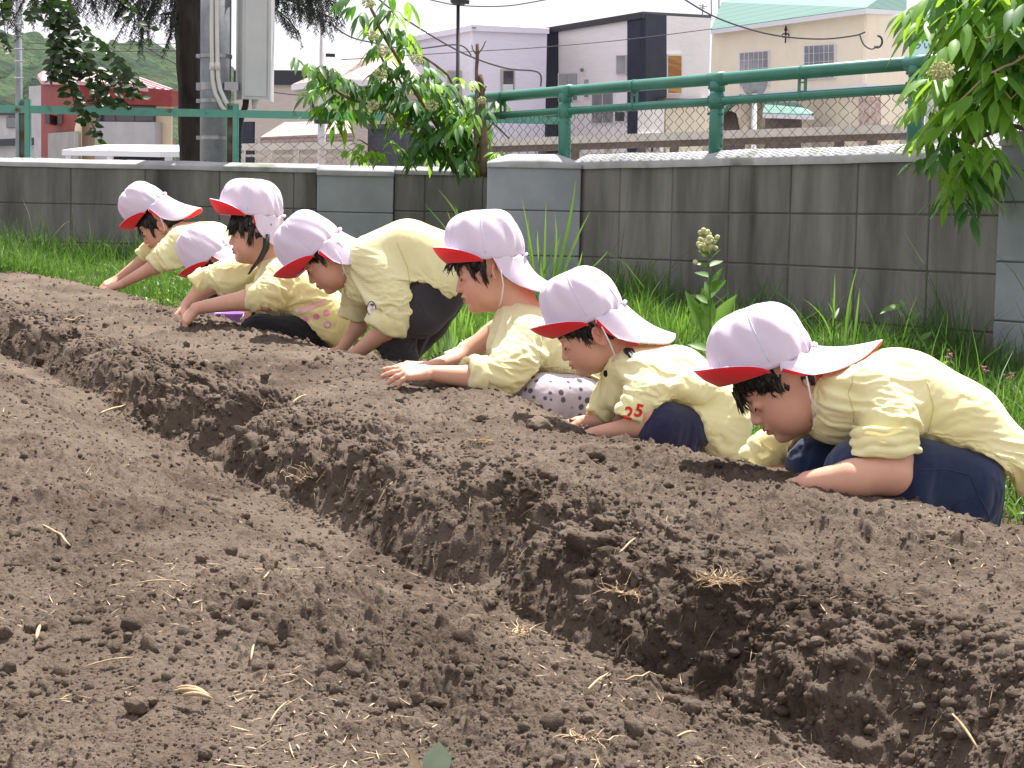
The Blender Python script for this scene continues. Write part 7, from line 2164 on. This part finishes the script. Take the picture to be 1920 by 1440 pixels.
# ================================================================ overhead wires
M['wirebk'] = pmat('overhead_wire', (.06, .055, .06), rough=.7)
def wire(pix, Yb, r_, label):
    pts = []; P_ = [at(x, y, Yb + (dy[0] if dy else 0)) for (x, y, *dy) in pix]
    for i in range(len(P_) - 1):
        for t in np.linspace(0, 1, 8, endpoint=False):
            q0 = P_[max(0, i - 1)]; q1 = P_[i]; q2 = P_[i + 1]; q3 = P_[min(len(P_) - 1, i + 2)]
            pts.append(.5 * ((2 * q1) + (q2 - q0) * t + (2 * q0 - 5 * q1 + 4 * q2 - q3) * t * t + (3 * q1 - q0 - 3 * q2 + q3) * t ** 3))
    pts.append(P_[-1]); mb = MB(); mb.tube(pts, r_, 5); o = mb.build('overhead_wire', M['wirebk'], None, True); tag(o, label, 'wire', 'overhead wires')
wire([(610, 38), (655, 68), (700, 80), (770, 92), (858, 84), (884, 104)], 28, .012, 'wire sagging from the concrete pole to the black lamp pole')
wire([(700, -10), (754, 32), (861, 96), (945, 127), (1008, 135), (1014, 162)], 27, .013, 'long wire dropping across the large white house to its corner')
wire([(1270, -10), (1333, 28), (1400, 53), (1466, 68), (1540, 73), (1600, 67), (1622, 60)], 34, .016, 'wire crossing the teal roof down to the iron ornament')
wire([(1612, 66), (1620, 84), (1634, 92), (1646, 86)], 34, .014, 'short looped wire at the corner of the cream house')
wire([(800, -2), (862, 10), (950, 11), (1030, -2)], 30, .010, 'thin wire hanging across the sky at the top centre')
wire([(640, 112), (860, 98), (1010, 89), (1176, 74), (1335, 54)], 30, .007, 'faint nearly level wire across the modern white house')
wire([(270, 88), (284, 92), (335, 95)], 32, .008, 'short wire in the gap left of the spruce trunk')
wire([(275, 90), (300, 104), (334, 122)], 32, .012, 'wire slanting down to the spruce trunk over the hills')
wire([(0, 78), (160, 84), (340, 82)], 45, .010, 'upper faint wire across the sky at the left')
wire([(0, 90), (160, 95), (340, 97)], 45, .010, 'lower faint wire across the sky at the left')
wire([(505, 172), (560, 178), (602, 176)], 30, .010, 'wire stub running from the cabinet side to the concrete pole')

# ================================================================ hills
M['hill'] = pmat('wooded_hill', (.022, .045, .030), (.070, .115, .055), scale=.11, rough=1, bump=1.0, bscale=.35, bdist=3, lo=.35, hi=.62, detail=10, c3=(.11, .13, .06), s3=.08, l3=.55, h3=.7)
M['hill_haze_tint'] = pmat('far_hill_haze_tint', (.10, .14, .165), (.13, .17, .19), scale=.03, rough=1)  # haze is painted in as a blue-grey base colour
def hill(name, ridge, Yr, depth, m, label, nz, sc):
    px = np.linspace(ridge[0][0], ridge[-1][0], 260); py = np.interp(px, [r[0] for r in ridge], [r[1] for r in ridge])
    rows = 44; V = []
    for j in range(rows):
        t = j / (rows - 1); Yj = Yr - depth * (1 - t)
        for i in range(len(px)):
            top = at(px[i], py[i], Yr); z0 = -2
            h = math.sin(t * math.pi / 2) ** .8
            V.append((top.x * (1 - .05 * (1 - t)), Yj, z0 + (top.z - z0) * h))
    V = np.array(V); V[:, 2] += nz * (np.abs(vnoise(V[:, 0] / sc, V[:, 1] / sc)) + .6 * np.abs(vnoise(V[:, 0] / sc * 2.3, V[:, 1] / sc * 2.3)))
    idx = np.arange(rows * len(px)).reshape(rows, len(px)); Fc = np.stack([idx[:-1, :-1], idx[:-1, 1:], idx[1:, 1:], idx[1:, :-1]], -1).reshape(-1, 4)
    o = link_mesh(name, V, Fc, m, smooth=True); tag(o, label, kind='structure')
hill('hill', [(-700, 150), (-300, 110), (-60, 92), (40, 96), (110, 106), (160, 112), (205, 124), (250, 128), (290, 118), (340, 124), (420, 150), (560, 200), (800, 300)], 320, 130, M['hill'], 'green wooded hill behind the houses at the left', 2.6, 4.2)
hill('far_hill', [(100, 260), (200, 150), (232, 112), (262, 98), (285, 97), (310, 104), (340, 112), (430, 150), (560, 230)], 1100, 300, M['hill_haze_tint'], 'distant hill top tinted bluish for haze, above the green hill', 3, 22)
